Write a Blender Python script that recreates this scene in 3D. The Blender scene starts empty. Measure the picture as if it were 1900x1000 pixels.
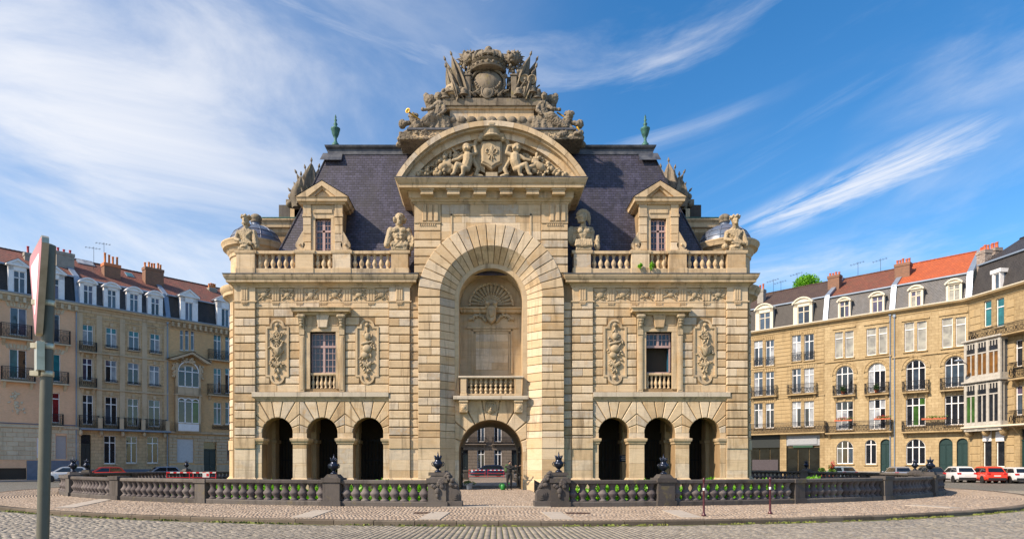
import bpy, math, random
import numpy as np
from mathutils import Vector, Matrix, noise as mnoise

# ------------------------------------------------------------------ camera, light
sc = bpy.context.scene
C = sc.collection
R = math.radians
F = 1200.0            # focal length in photograph pixels (photograph 1900 x 1000)
PX, PY = 897.0, 861.0 # vanishing point of the street axis / horizon in the photograph
EYE = 1.7
cam = bpy.data.cameras.new('camera')
cam.sensor_width = 36.0
cam.lens = 36.0 * F / 1900.0
cam.shift_x = (950 - PX) / 1900.0
cam.shift_y = (PY - 500) / 1900.0
cam.clip_end = 3000
camo = bpy.data.objects.new('camera', cam)
camo.location = (0, 0, EYE)
camo.rotation_euler = (R(90), 0, 0)
C.objects.link(camo)
sc.camera = camo

SUN_AZ = Vector((-0.88, -0.47, 0)).normalized()
SUN_EL = R(38)
tosun = Vector((SUN_AZ.x * math.cos(SUN_EL), SUN_AZ.y * math.cos(SUN_EL), math.sin(SUN_EL)))
sl = bpy.data.lights.new('sun', 'SUN')
sl.energy = 3.6
sl.angle = R(1.5)
sl.color = (1.0, 0.835, 0.65)
so = bpy.data.objects.new('sun', sl)
so.rotation_euler = (-tosun).to_track_quat('-Z', 'Y').to_euler()
so.location = (-60, -40, 60)
C.objects.link(so)

sc.view_settings.view_transform = 'Standard'
sc.view_settings.look = 'None'
sc.view_settings.exposure = 1.0
sc.view_settings.gamma = 1.0
sc.view_settings.use_curve_mapping = False
SKY_STRENGTH = 0.113

def make_world():
    w = bpy.data.worlds.new('World')
    sc.world = w
    w.use_nodes = True
    nt = w.node_tree
    nt.nodes.clear()
    N, L = nt.nodes.new, nt.links.new
    def math_(op, a, b=None, c=None, clamp=False):
        n = N('ShaderNodeMath'); n.operation = op; n.use_clamp = clamp
        for i, q in enumerate((a, b, c)):
            if q is None: continue
            if isinstance(q, (int, float)): n.inputs[i].default_value = q
            else: L(q, n.inputs[i])
        return n.outputs[0]
    out = N('ShaderNodeOutputWorld'); bg = N('ShaderNodeBackground')
    sky = N('ShaderNodeTexSky'); sky.sky_type = 'NISHITA'; sky.sun_disc = False
    sky.sun_elevation = SUN_EL
    sky.sun_rotation = math.atan2(SUN_AZ.x, SUN_AZ.y)
    sky.altitude = 50; sky.air_density = 1.0; sky.dust_density = 0.6; sky.ozone_density = 1.6
    hs = N('ShaderNodeHueSaturation'); hs.inputs['Saturation'].default_value = 1.38; hs.inputs['Value'].default_value = 0.88
    L(sky.outputs[0], hs.inputs['Color'])
    tc = N('ShaderNodeTexCoord')
    sp = N('ShaderNodeSeparateXYZ'); L(tc.outputs['Generated'], sp.inputs[0])
    X, Y, Z = sp.outputs
    zc = math_('MAXIMUM', Z, 0.03)
    # cloud layer plane coordinates: (x/z, y/z)
    zz = math_('ADD', zc, 0.12)
    u = math_('DIVIDE', X, zz); v = math_('DIVIDE', Y, zz)
    # streak frame: fibres fan out from a point low on the horizon (as a high cirrus layer does)
    def rot(ang):
        c, s = math.cos(ang), math.sin(ang)
        a = math_('ADD', math_('MULTIPLY', u, c), math_('MULTIPLY', v, s))
        b = math_('ADD', math_('MULTIPLY', u, -s), math_('MULTIPLY', v, c))
        return a, b
    def noise(a, b, sa, sb, detail, rough, dist, off=0.0):
        cb = N('ShaderNodeCombineXYZ')
        L(math_('MULTIPLY', a, sa), cb.inputs[0]); L(math_('MULTIPLY', b, sb), cb.inputs[1]); cb.inputs[2].default_value = off
        n = N('ShaderNodeTexNoise'); n.inputs['Scale'].default_value = 1.0
        n.inputs['Detail'].default_value = detail; n.inputs['Roughness'].default_value = rough
        n.inputs['Distortion'].default_value = dist
        L(cb.outputs[0], n.inputs['Vector'])
        return n.outputs['Fac']
    def ramp(x, lo, hi):
        n = N('ShaderNodeMapRange'); n.interpolation_type = 'SMOOTHSTEP'
        n.inputs['From Min'].default_value = lo; n.inputs['From Max'].default_value = hi
        L(x, n.inputs['Value'])
        return n.outputs[0]
    def noise3(sx, sz, detail, rough, dist, off, vec):
        cb = N('ShaderNodeCombineXYZ')
        L(math_('MULTIPLY', vec[0], sx), cb.inputs[0]); L(math_('MULTIPLY', vec[1], sx), cb.inputs[1]); L(math_('MULTIPLY_ADD', vec[2], sz, off), cb.inputs[2])
        n = N('ShaderNodeTexNoise'); n.inputs['Scale'].default_value = 1.0
        n.inputs['Detail'].default_value = detail; n.inputs['Roughness'].default_value = rough; n.inputs['Distortion'].default_value = dist
        L(cb.outputs[0], n.inputs['Vector'])
        return n.outputs['Fac']
    # cirrus bands lie flat across the sky and droop away from the middle
    Zt = math_('SUBTRACT', Z, math_('MULTIPLY', math_('ABSOLUTE', X), 0.20))
    vec = (X, Y, Zt)
    fib = noise3(1.9, 8.5, 10, 0.62, 0.7, 2.3, vec)
    big = noise3(1.7, 3.6, 3, 0.5, 0.5, 4.9, vec)
    fine = noise3(5.0, 22.0, 8, 0.68, 0.9, 0.7, vec)
    m1 = math_('MULTIPLY', ramp(fib, 0.44, 0.76), ramp(big, 0.36, 0.60))
    m1 = math_('MULTIPLY', m1, math_('ADD', math_('MULTIPLY', fine, 1.0), 0.18))
    # a veil that thickens towards the west
    west = ramp(math_('MULTIPLY', X, -1.0), -0.22, 0.50)
    veil = math_('MULTIPLY', west, math_('ADD', math_('MULTIPLY', ramp(noise3(2.1, 5.0, 10, 0.60, 0.6, 8.2, vec), 0.37, 0.68), 0.62), 0.22))
    # one feathered streak low in the east, and faint strands round it
    a2, b2 = rot(R(-61))
    fth = noise(a2, b2, 1.8, 8.0, 10, 0.66, 1.1, 5.4)
    da = math_('ABSOLUTE', math_('ADD', a2, 1.05)); db = math_('ABSOLUTE', math_('SUBTRACT', b2, 1.71))
    core = math_('MULTIPLY', ramp(math_('MULTIPLY', da, -1.0), -0.46, -0.16), ramp(math_('MULTIPLY', db, -1.0), -0.15, -0.02))
    st = math_('MULTIPLY', core, ramp(fth, 0.32, 0.70))
    st2 = math_('MULTIPLY', ramp(noise(a2, b2, 0.42, 2.6, 9, 0.66, 0.5, 2.4), 0.54, 0.80), ramp(X, 0.15, 0.45))
    m = math_('MAXIMUM', math_('MAXIMUM', m1, veil), math_('MAXIMUM', math_('MULTIPLY', st, 0.80), math_('MULTIPLY', st2, 0.34)))
    m = math_('MINIMUM', m, 0.95)
    m = math_('MULTIPLY', m, ramp(Z, -0.02, 0.10))
    mix = N('ShaderNodeMix'); mix.data_type = 'RGBA'
    L(m, mix.inputs['Factor']); L(hs.outputs[0], mix.inputs['A'])
    mix.inputs['B'].default_value = (4.5, 4.5, 4.6, 1)
    L(mix.outputs['Result'], bg.inputs['Color'])
    bg.inputs['Strength'].default_value = SKY_STRENGTH
    L(bg.outputs[0], out.inputs['Surface'])
make_world()

# ------------------------------------------------------------------ mesh helpers
class MB:
    def __init__(self):
        self.v = []; self.f = []; self.uv = {}
    def add(self, vs, fs, M=None):
        o = len(self.v)
        if M is not None: vs = [tuple(M @ Vector(p)) for p in vs]
        self.v += [tuple(p) for p in vs]
        self.f += [tuple(i + o for i in q) for q in fs]
        return self
    def box(self, x0, x1, y0, y1, z0, z1, M=None):
        if x0 > x1: x0, x1 = x1, x0
        if y0 > y1: y0, y1 = y1, y0
        if z0 > z1: z0, z1 = z1, z0
        return self.add([(x0,y0,z0),(x1,y0,z0),(x1,y1,z0),(x0,y1,z0),(x0,y0,z1),(x1,y0,z1),(x1,y1,z1),(x0,y1,z1)],
            [(0,1,5,4),(1,2,6,5),(2,3,7,6),(3,0,4,7),(4,5,6,7),(3,2,1,0)], M)
    def block(self, x0, x1, y0, y1, z0, z1, c=0.03, M=None):
        """stone block, chamfered round its front (low y) face"""
        if x0 > x1: x0, x1 = x1, x0
        vs = [(x0,y0+c,z0),(x1,y0+c,z0),(x1,y0+c,z1),(x0,y0+c,z1),
              (x0+c*.5,y0,z0+c),(x1-c*.5,y0,z0+c),(x1-c*.5,y0,z1-c),(x0+c*.5,y0,z1-c),
              (x0,y1,z0),(x1,y1,z0),(x1,y1,z1),(x0,y1,z1)]
        fs = [(4,5,6,7),(0,1,5,4),(1,2,6,5),(2,3,7,6),(3,0,4,7),(8,9,1,0),(9,10,2,1),(10,11,3,2),(11,8,0,3),(11,10,9,8)]
        return self.add(vs, fs, M)
    def prism(self, poly, y0, y1, c=0.0):
        """polygon in x-z extruded from y0 (front) to y1, optional front chamfer towards its centre"""
        n = len(poly)
        area = sum(poly[i][0]*poly[(i+1)%n][1]-poly[(i+1)%n][0]*poly[i][1] for i in range(n))
        if area < 0: poly = poly[::-1]
        vs = []; fs = []
        if c > 0:
            ins = []
            for i in range(n):
                p = Vector(poly[i]); a = (Vector(poly[i-1])-p); b = (Vector(poly[(i+1)%n])-p)
                if a.length < 1e-6 or b.length < 1e-6: ins.append(poly[i]); continue
                d1 = (p-Vector(poly[i-1])).normalized(); d2 = (Vector(poly[(i+1)%n])-p).normalized()
                n1 = Vector((-d1.y, d1.x)); n2 = Vector((-d2.y, d2.x)); m = n1+n2
                if m.length < 1e-4: ins.append(poly[i]); continue
                m.normalize(); k = c/max(0.35, m.dot(n1)); q = p+m*k; ins.append((q.x, q.y))
            vs = [(x,y0,z) for x,z in ins]+[(x,y0+c,z) for x,z in poly]+[(x,y1,z) for x,z in poly]
            fs = [tuple(range(n))]
            for r in (0, n):
                for i in range(n):
                    j = (i+1)%n; fs.append((r+i, r+n+i, r+n+j, r+j))
            fs.append(tuple(range(3*n-1, 2*n-1, -1)))
        else:
            vs = [(x,y0,z) for x,z in poly]+[(x,y1,z) for x,z in poly]
            fs = [tuple(range(n)), tuple(range(2*n-1, n-1, -1))]
            for i in range(n):
                j = (i+1)%n; fs.append((i, n+i, n+j, j))
        return self.add(vs, fs)
    def lathe(self, prof, c=(0,0,0), seg=16, M=None, a0=0.0, a1=2*math.pi):
        full = abs(a1-a0-2*math.pi) < 1e-6
        n = seg if full else seg+1
        vs = []
        for r, z in prof:
            for i in range(n):
                a = a0+(a1-a0)*i/seg
                vs.append((c[0]+r*math.cos(a), c[1]+r*math.sin(a), c[2]+z))
        fs = []
        for k in range(len(prof)-1):
            for i in range(seg):
                j = (i+1)%n if full else i+1
                fs.append((k*n+i, k*n+j, (k+1)*n+j, (k+1)*n+i))
        if full:
            if prof[0][0] > 1e-4: fs.append(tuple(range(n-1, -1, -1)))
            if prof[-1][0] > 1e-4: o = (len(prof)-1)*n; fs.append(tuple(range(o, o+n)))
        return self.add(vs, fs, M)
    def ell(self, c, r, M=None, seg=10, rings=6):
        if isinstance(r, (int, float)): r = (r, r, r)
        vs = [(0,0,-1)]; fs = []
        for k in range(1, rings):
            t = -math.pi/2+math.pi*k/rings
            for i in range(seg):
                a = 2*math.pi*i/seg
                vs.append((math.cos(t)*math.cos(a), math.cos(t)*math.sin(a), math.sin(t)))
        vs.append((0,0,1)); T = len(vs)-1
        for i in range(seg):
            j = (i+1)%seg
            fs.append((0, 1+j, 1+i))
            for k in range(rings-2):
                o = 1+k*seg; fs.append((o+i, o+j, o+seg+j, o+seg+i))
            o = 1+(rings-2)*seg; fs.append((o+i, o+j, T))
        S = Matrix.Translation(c) @ ((M or Matrix()).to_4x4()) @ Matrix.Diagonal((r[0], r[1], r[2], 1))
        return self.add(vs, fs, S)
    def cap(self, p, q, r0, r1=None, seg=8, ends=True):
        r1 = r0 if r1 is None else r1
        p, q = Vector(p), Vector(q); d = q-p; L = d.length
        if L < 1e-6: return self
        M = Matrix.Translation(p) @ d.to_track_quat('Z', 'Y').to_matrix().to_4x4()
        k = 0.7071
        prof = ([(0.001,-r0),(r0*k,-r0*k)] if ends else [])+[(r0,0),(r1,L)]+([(r1*k,L+r1*k),(0.001,L+r1)] if ends else [])
        return self.lathe(prof, (0,0,0), seg, M)
    def tube(self, pts, r, seg=6):
        for a, b in zip(pts[:-1], pts[1:]): self.cap(a, b, r, r, seg, True)
        return self
    def beam(self, p, q, w, h):
        p, q = Vector(p), Vector(q); d = q-p; L = d.length
        M = Matrix.Translation(p) @ d.to_track_quat('Y', 'Z').to_matrix().to_4x4()
        return self.box(-w/2, w/2, 0, L, -h/2, h/2, M)
    def sweep(self, prof, path, closed=False, side=1, caps=True):
        """profile [(offset, z)] swept along a plan polyline [(x, y)] with mitres; offset is to the
        right of the walking direction when side=1"""
        n = len(path); m = len(prof); vs = []
        for i in range(n):
            p = Vector(path[i])
            a = Vector(path[i-1]) if (i > 0 or closed) else None
            b = Vector(path[(i+1)%n]) if (i < n-1 or closed) else None
            d1 = (p-a).normalized() if a is not None else None
            d2 = (b-p).normalized() if b is not None else None
            d1 = d1 or d2; d2 = d2 or d1
            n1 = Vector((d1.y, -d1.x))*side; n2 = Vector((d2.y, -d2.x))*side
            mm = n1+n2
            if mm.length < 1e-5: mm = n1
            mm.normalize(); k = 1/max(0.3, mm.dot(n1))
            for o, z in prof: vs.append((p.x+mm.x*o*k, p.y+mm.y*o*k, z))
        fs = []
        for i in range(n if closed else n-1):
            j = (i+1)%n
            for k in range(m-1):
                q = (i*m+k, j*m+k, j*m+k+1, i*m+k+1)
                fs.append(q if side < 0 else q[::-1])
        if not closed and caps:
            fs.append(tuple(range(m))); fs.append(tuple(range(n*m-1, (n-1)*m-1, -1)))
        return self.add(vs, fs)
    def arcband(self, cx, zc, r0, r1, a0, a1, n, y0, y1):
        vs = []; fs = []
        for i in range(n+1):
            a = a0+(a1-a0)*i/n; ca, sa = math.cos(a), math.sin(a)
            vs += [(cx+r0*ca,y0,zc+r0*sa),(cx+r1*ca,y0,zc+r1*sa),(cx+r1*ca,y1,zc+r1*sa),(cx+r0*ca,y1,zc+r0*sa)]
        for i in range(n):
            o = i*4; p = o+4
            for k in range(4):
                l = (k+1)%4; fs.append((o+k, o+l, p+l, p+k))
        fs.append((3,2,1,0)); o = n*4; fs.append((o,o+1,o+2,o+3))
        return self.add(vs, fs)
    def archpanel(self, x0, x1, z0, z1, cx, zc, r, y0, y1, n=20):
        """wall between x0..x1, z0..z1 with an arched opening"""
        self.box(x0, cx-r, y0, y1, z0, z1); self.box(cx+r, x1, y0, y1, z0, z1)
        for i in range(n):
            a, b = math.pi-math.pi*i/n, math.pi-math.pi*(i+1)/n
            xa, za, xb, zb = cx+r*math.cos(a), zc+r*math.sin(a), cx+r*math.cos(b), zc+r*math.sin(b)
            self.add([(xa,y0,za),(xb,y0,zb),(xb,y0,z1),(xa,y0,z1),(xa,y1,za),(xb,y1,zb),(xb,y1,z1),(xa,y1,z1)],
                     [(0,1,2,3),(7,6,5,4),(0,4,5,1),(3,2,6,7)])
        return self
    def mesh(self, name='mesh', smooth=False):
        me = bpy.data.meshes.new(name)
        me.from_pydata(self.v, [], self.f)
        if self.uv:
            l = me.uv_layers.new(name='UVMap')
            for p in me.polygons:
                u = self.uv.get(p.index)
                if u:
                    for k, li in enumerate(p.loop_indices): l.data[li].uv = u[k]
        if smooth: me.polygons.foreach_set('use_smooth', [True]*len(me.polygons))
        me.update()
        return me
    def uvquad(self, pts, uv):
        self.add(pts, [tuple(range(len(pts)))]); self.uv[len(self.f)-1] = uv
        return self
    def build(self, name, mat, parent=None, smooth=False, angle=None):
        me = self.mesh(name, smooth)
        o = bpy.data.objects.new(name, me)
        if mat is not None: me.materials.append(mat)
        C.objects.link(o)
        if parent is not None: o.parent = parent
        if angle is not None:
            try: me.set_sharp_from_angle(angle=R(angle))
            except Exception: pass
        return o

def obj_of(me, name, parent=None, loc=(0,0,0), rot=(0,0,0), scale=(1,1,1)):
    o = bpy.data.objects.new(name, me); C.objects.link(o)
    o.location = loc; o.rotation_euler = rot; o.scale = scale
    if parent is not None: o.parent = parent
    return o
def tag(o, label=None, cat=None, group=None, kind=None):
    if label: o['label'] = label
    if cat: o['category'] = cat
    if group: o['group'] = group
    if kind: o['kind'] = kind
    return o
def empty(name, loc=(0,0,0), rz=0.0, label=None, cat=None, group=None, kind=None):
    o = bpy.data.objects.new(name, None); C.objects.link(o)
    o.empty_display_size = 0.2
    o.location = loc; o.rotation_euler = (0,0,rz)
    return tag(o, label, cat, group, kind)
def copy_tree(o, parent=None):
    c = o.copy(); C.objects.link(c); c.parent = parent
    for ch in list(o.children): copy_tree(ch, c)
    return c
def rz(a): return Matrix.Rotation(a, 4, 'Z')
def rx(a): return Matrix.Rotation(a, 4, 'X')
def ry(a): return Matrix.Rotation(a, 4, 'Y')
def remesh(o, vox=0.035, disp=0.0, dscale=0.12, smooth=1):
    m = o.modifiers.new('remesh', 'REMESH'); m.mode = 'VOXEL'; m.voxel_size = vox; m.use_smooth_shade = True
    if smooth:
        s = o.modifiers.new('smooth', 'SMOOTH'); s.factor = 0.4; s.iterations = smooth
    if disp:
        t = bpy.data.textures.new('weather', 'CLOUDS'); t.noise_scale = dscale; t.noise_depth = 2
        d = o.modifiers.new('disp', 'DISPLACE'); d.texture = t; d.strength = disp; d.mid_level = 0.5; d.texture_coords = 'GLOBAL'
    return o

# ------------------------------------------------------------------ materials
MATS = {}
def mat_base(name):
    m = bpy.data.materials.new(name); m.use_nodes = True
    nt = m.node_tree; nt.nodes.clear()
    out = nt.nodes.new('ShaderNodeOutputMaterial'); b = nt.nodes.new('ShaderNodeBsdfPrincipled')
    nt.links.new(b.outputs[0], out.inputs[0])
    MATS[name] = m
    return m, nt, b
def ramp_node(nt, fac, stops):
    r = nt.nodes.new('ShaderNodeValToRGB')
    e = r.color_ramp.elements
    while len(e) < len(stops): e.new(0.5)
    for k, (p, c) in enumerate(stops):
        e[k].position = p; e[k].color = (c[0], c[1], c[2], 1)
    nt.links.new(fac, r.inputs[0])
    return r.outputs[0]
def noise_node(nt, vec, scale, detail=4, rough=0.55, dist=0.0, stretch=None):
    if stretch:
        mp = nt.nodes.new('ShaderNodeMapping'); mp.inputs['Scale'].default_value = stretch
        nt.links.new(vec, mp.inputs[0]); vec = mp.outputs[0]
    n = nt.nodes.new('ShaderNodeTexNoise')
    n.inputs['Scale'].default_value = scale; n.inputs['Detail'].default_value = detail
    n.inputs['Roughness'].default_value = rough; n.inputs['Distortion'].default_value = dist
    nt.links.new(vec, n.inputs['Vector'])
    return n.outputs['Fac']
def mixc(nt, fac, a, b, mode='MIX'):
    n = nt.nodes.new('ShaderNodeMix'); n.data_type = 'RGBA'; n.blend_type = mode
    for s, q in (('Factor', fac), ('A', a), ('B', b)):
        if isinstance(q, (int, float)): n.inputs[s].default_value = q
        elif isinstance(q, tuple): n.inputs[s].default_value = (q[0], q[1], q[2], 1)
        else: nt.links.new(q, n.inputs[s])
    return n.outputs['Result']
def maprange(nt, x, a, b, c=0.0, d=1.0):
    n = nt.nodes.new('ShaderNodeMapRange'); n.clamp = True
    n.inputs[1].default_value = a; n.inputs[2].default_value = b; n.inputs[3].default_value = c; n.inputs[4].default_value = d
    nt.links.new(x, n.inputs[0]); return n.outputs[0]
def bump(nt, b, h, strength=0.3, dist=0.02):
    n = nt.nodes.new('ShaderNodeBump'); n.inputs['Strength'].default_value = strength; n.inputs['Distance'].default_value = dist
    nt.links.new(h, n.inputs['Height']); nt.links.new(n.outputs[0], b.inputs['Normal'])
def geo_pos(nt):
    return nt.nodes.new('ShaderNodeNewGeometry').outputs['Position']

def stone_mat(name, stops, stain=(0.10,0.09,0.08), stain_amt=0.35, var=True, scale=1.0, lichen=None, rough=0.85, streak=0.5, ochre=0.0):
    """cut stone: a tone per block (stops over the object's random number), mottling, rain streaks, fine grain"""
    m, nt, b = mat_base(name)
    p = geo_pos(nt)
    big = noise_node(nt, p, 0.55*scale, 4, 0.6, 0.3)
    med = noise_node(nt, p, 3.2*scale, 5, 0.6, 0.2)
    if var:
        oi = nt.nodes.new('ShaderNodeObjectInfo').outputs['Random']
        a = nt.nodes.new('ShaderNodeMath'); a.operation = 'MULTIPLY_ADD'
        nt.links.new(med, a.inputs[0]); a.inputs[1].default_value = 0.30
        s = nt.nodes.new('ShaderNodeMath'); s.operation = 'MULTIPLY_ADD'; nt.links.new(oi, s.inputs[0]); s.inputs[1].default_value = 0.80; s.inputs[2].default_value = -0.06
        nt.links.new(s.outputs[0], a.inputs[2]); fac = a.outputs[0]
    else:
        fac = maprange(nt, big, 0.25, 0.75)
    col = ramp_node(nt, fac, stops)
    sx = noise_node(nt, p, 1.0*scale, 6, 0.65, 0.6, (2.6, 2.6, 0.24))
    col = mixc(nt, maprange(nt, sx, 0.52, 0.70, 0.0, streak), col, stain)
    col = mixc(nt, maprange(nt, big, 0.52, 0.75, 0.0, stain_amt), col, stain)
    if lichen:
        ln = noise_node(nt, p, 2.4, 5, 0.7, 0.4)
        col = mixc(nt, maprange(nt, ln, 0.58, 0.70, 0.0, 0.65), col, lichen)
    if ochre:
        on = noise_node(nt, p, 0.9, 5, 0.62, 0.5, (1.0,1.0,1.7))
        col = mixc(nt, maprange(nt, on, 0.54, 0.72, 0.0, ochre), col, (0.50,0.285,0.085))
        bed = noise_node(nt, p, 1.0, 6, 0.7, 0.3, (0.8,0.8,9.0))
        col = mixc(nt, maprange(nt, bed, 0.48, 0.80, 0.0, 0.42), col, (0.30,0.215,0.13))
    gr = noise_node(nt, p, 26.0, 4, 0.7)
    col = mixc(nt, maprange(nt, gr, 0.3, 0.7, 0.0, 0.22), col, (0.12,0.10,0.08), 'MIX')
    nt.links.new(col, b.inputs['Base Color'])
    b.inputs['Roughness'].default_value = rough
    try: b.inputs['Specular IOR Level'].default_value = 0.25
    except Exception: pass
    bump(nt, b, gr, 0.35, 0.012)
    return m
def plain(name, col, rough=0.6, metal=0.0, var=0.0, nscale=4.0, spec=None, dirt=None):
    m, nt, b = mat_base(name)
    b.inputs['Roughness'].default_value = rough; b.inputs['Metallic'].default_value = metal
    p = geo_pos(nt)
    n = noise_node(nt, p, nscale, 5, 0.6, 0.2)
    d = dirt or (col[0]*0.55, col[1]*0.55, col[2]*0.55)
    c = mixc(nt, maprange(nt, n, 0.38, 0.72, 0.0, var), col, d)
    nt.links.new(c, b.inputs['Base Color'])
    if spec is not None: b.inputs['Specular IOR Level'].default_value = spec
    return m

CREAM = [(0.0,(0.40,0.265,0.135)),(0.20,(0.60,0.445,0.27)),(0.5,(0.68,0.53,0.345)),(0.74,(0.73,0.60,0.435)),(0.87,(0.50,0.435,0.35)),(1.0,(0.60,0.34,0.095))]
M_niche = stone_mat('niche_stone', [(0,(0.46,0.34,0.20)),(0.5,(0.58,0.45,0.29)),(1,(0.66,0.54,0.37))], stain=(0.20,0.145,0.09), stain_amt=0.4, var=False, streak=0.5, ochre=0.35)
M_stone = stone_mat('limestone_block', CREAM, stain=(0.17,0.125,0.08), stain_amt=0.34, streak=0.68, ochre=0.36)
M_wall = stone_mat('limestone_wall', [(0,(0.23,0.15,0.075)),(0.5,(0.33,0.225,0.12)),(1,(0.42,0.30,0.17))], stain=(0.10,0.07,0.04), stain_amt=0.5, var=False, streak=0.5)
M_trim = stone_mat('limestone_trim', [(0,(0.49,0.36,0.215)),(0.5,(0.62,0.475,0.30)),(1,(0.69,0.56,0.395))], stain=(0.10,0.075,0.05), stain_amt=0.5, var=False, streak=0.75, ochre=0.4)
M_pale = stone_mat('pale_ledge', [(0,(0.50,0.435,0.34)),(1,(0.62,0.55,0.45))], stain=(0.24,0.2,0.15), stain_amt=0.2, var=False)
M_sculpt = stone_mat('carved_stone', [(0,(0.33,0.245,0.145)),(0.5,(0.46,0.365,0.235)),(1,(0.60,0.51,0.37))], stain=(0.07,0.055,0.037), stain_amt=0.65, var=False, scale=1.6, streak=0.55)
M_weather = stone_mat('weathered_sculpture', [(0,(0.10,0.085,0.066)),(0.45,(0.215,0.18,0.135)),(1,(0.41,0.355,0.27))], stain=(0.022,0.02,0.018), stain_amt=0.9, var=False, scale=2.0, lichen=(0.24,0.20,0.06), streak=0.85)
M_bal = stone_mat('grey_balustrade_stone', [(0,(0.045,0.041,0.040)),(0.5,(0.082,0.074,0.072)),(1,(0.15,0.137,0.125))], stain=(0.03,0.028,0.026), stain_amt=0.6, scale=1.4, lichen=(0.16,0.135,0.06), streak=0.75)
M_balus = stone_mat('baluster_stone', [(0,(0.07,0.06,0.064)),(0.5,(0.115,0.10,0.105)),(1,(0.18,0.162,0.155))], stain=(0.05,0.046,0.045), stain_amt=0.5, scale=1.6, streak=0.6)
M_lead = plain('lead_sheet', (0.035,0.042,0.06), 0.55, 0.0, 0.75, 1.9, dirt=(0.15,0.155,0.17))
M_leadroof = plain('lead_dome', (0.115,0.155,0.225), 0.38, 0.3, 0.8, 1.2, dirt=(0.20,0.19,0.235))
M_verdigris = plain('verdigris', (0.045,0.16,0.13), 0.6, 0.2, 0.8, 5.0, dirt=(0.02,0.05,0.05))
M_gold = plain('gilding', (0.45,0.27,0.03), 0.45, 0.5, 0.5, 8)
M_iron = plain('black_iron', (0.012,0.014,0.02), 0.4, 0.5, 0.4)
M_blueiron = plain('dark_blue_iron', (0.02,0.028,0.05), 0.3, 0.6, 0.4, 6)
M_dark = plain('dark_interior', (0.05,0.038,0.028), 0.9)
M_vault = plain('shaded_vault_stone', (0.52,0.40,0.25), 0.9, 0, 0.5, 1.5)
M_pinkwood = plain('faded_pink_wood', (0.42,0.29,0.28), 0.6, 0, 0.35, 6)
M_white = plain('white_paint', (0.82,0.82,0.84), 0.45, 0, 0.35, 3)
M_cream_paint = plain('cream_paint', (0.66,0.60,0.48), 0.5, 0, 0.3, 5)
M_zinc = plain('zinc', (0.24,0.30,0.39), 0.42, 0.3, 0.4, 2.0)
M_terracotta = plain('terracotta', (0.46,0.115,0.05), 0.7, 0, 0.5, 7)
M_green = plain('green_door_paint', (0.006,0.034,0.036), 0.4, 0, 0.4, 4)
M_darkdoor = plain('dark_door_paint', (0.012,0.02,0.024), 0.35)
M_post = plain('olive_grey_pole', (0.115,0.115,0.092), 0.5, 0.3, 0.35, 9)
M_alu = plain('aluminium_bracket', (0.52,0.47,0.36), 0.35, 0.7, 0.5, 14, dirt=(0.25,0.20,0.12))
def glass(name, col, rough=0.04, spec=0.5):
    m, nt, b = mat_base(name)
    p = geo_pos(nt)
    n = noise_node(nt, p, 1.1, 3, 0.5, 0.6)
    c = mixc(nt, maprange(nt, n, 0.35, 0.7), col, (col[0]*0.45, col[1]*0.45, col[2]*0.5))
    nt.links.new(c, b.inputs['Base Color']); b.inputs['Roughness'].default_value = rough
    b.inputs['Specular IOR Level'].default_value = spec
    bump(nt, b, noise_node(nt, p, 2.0, 2, 0.5), 0.05, 0.05)
    return m
G_dark = glass('window_glass_dark', (0.018,0.022,0.03), 0.03, 0.7)
G_mid = glass('window_glass_sky', (0.05,0.075,0.11), 0.03, 0.9)
G_curtain = glass('window_glass_net_curtain', (0.40,0.43,0.46), 0.2, 0.4)
G_teal = glass('window_glass_teal_reflection', (0.02,0.17,0.20), 0.1, 0.6)  # teal of the window reflections is put into the pane colour
G_violet = glass('window_glass_violet', (0.09,0.075,0.13), 0.05, 0.8)
G_red = glass('window_glass_red_curtain', (0.22,0.012,0.02), 0.2, 0.4)
G_blind = glass('window_glass_pale_blind', (0.36,0.36,0.32), 0.25, 0.4)
G_wood = glass('window_slatted_blind', (0.20,0.09,0.018), 0.35, 0.4)
G_green = glass('window_green_inside', (0.05,0.13,0.03), 0.12, 0.5)
G_shop = glass('shop_glass', (0.012,0.015,0.016), 0.08, 0.15)
G_mon = glass('leaded_glass', (0.035,0.035,0.05), 0.06, 0.7)

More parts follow.
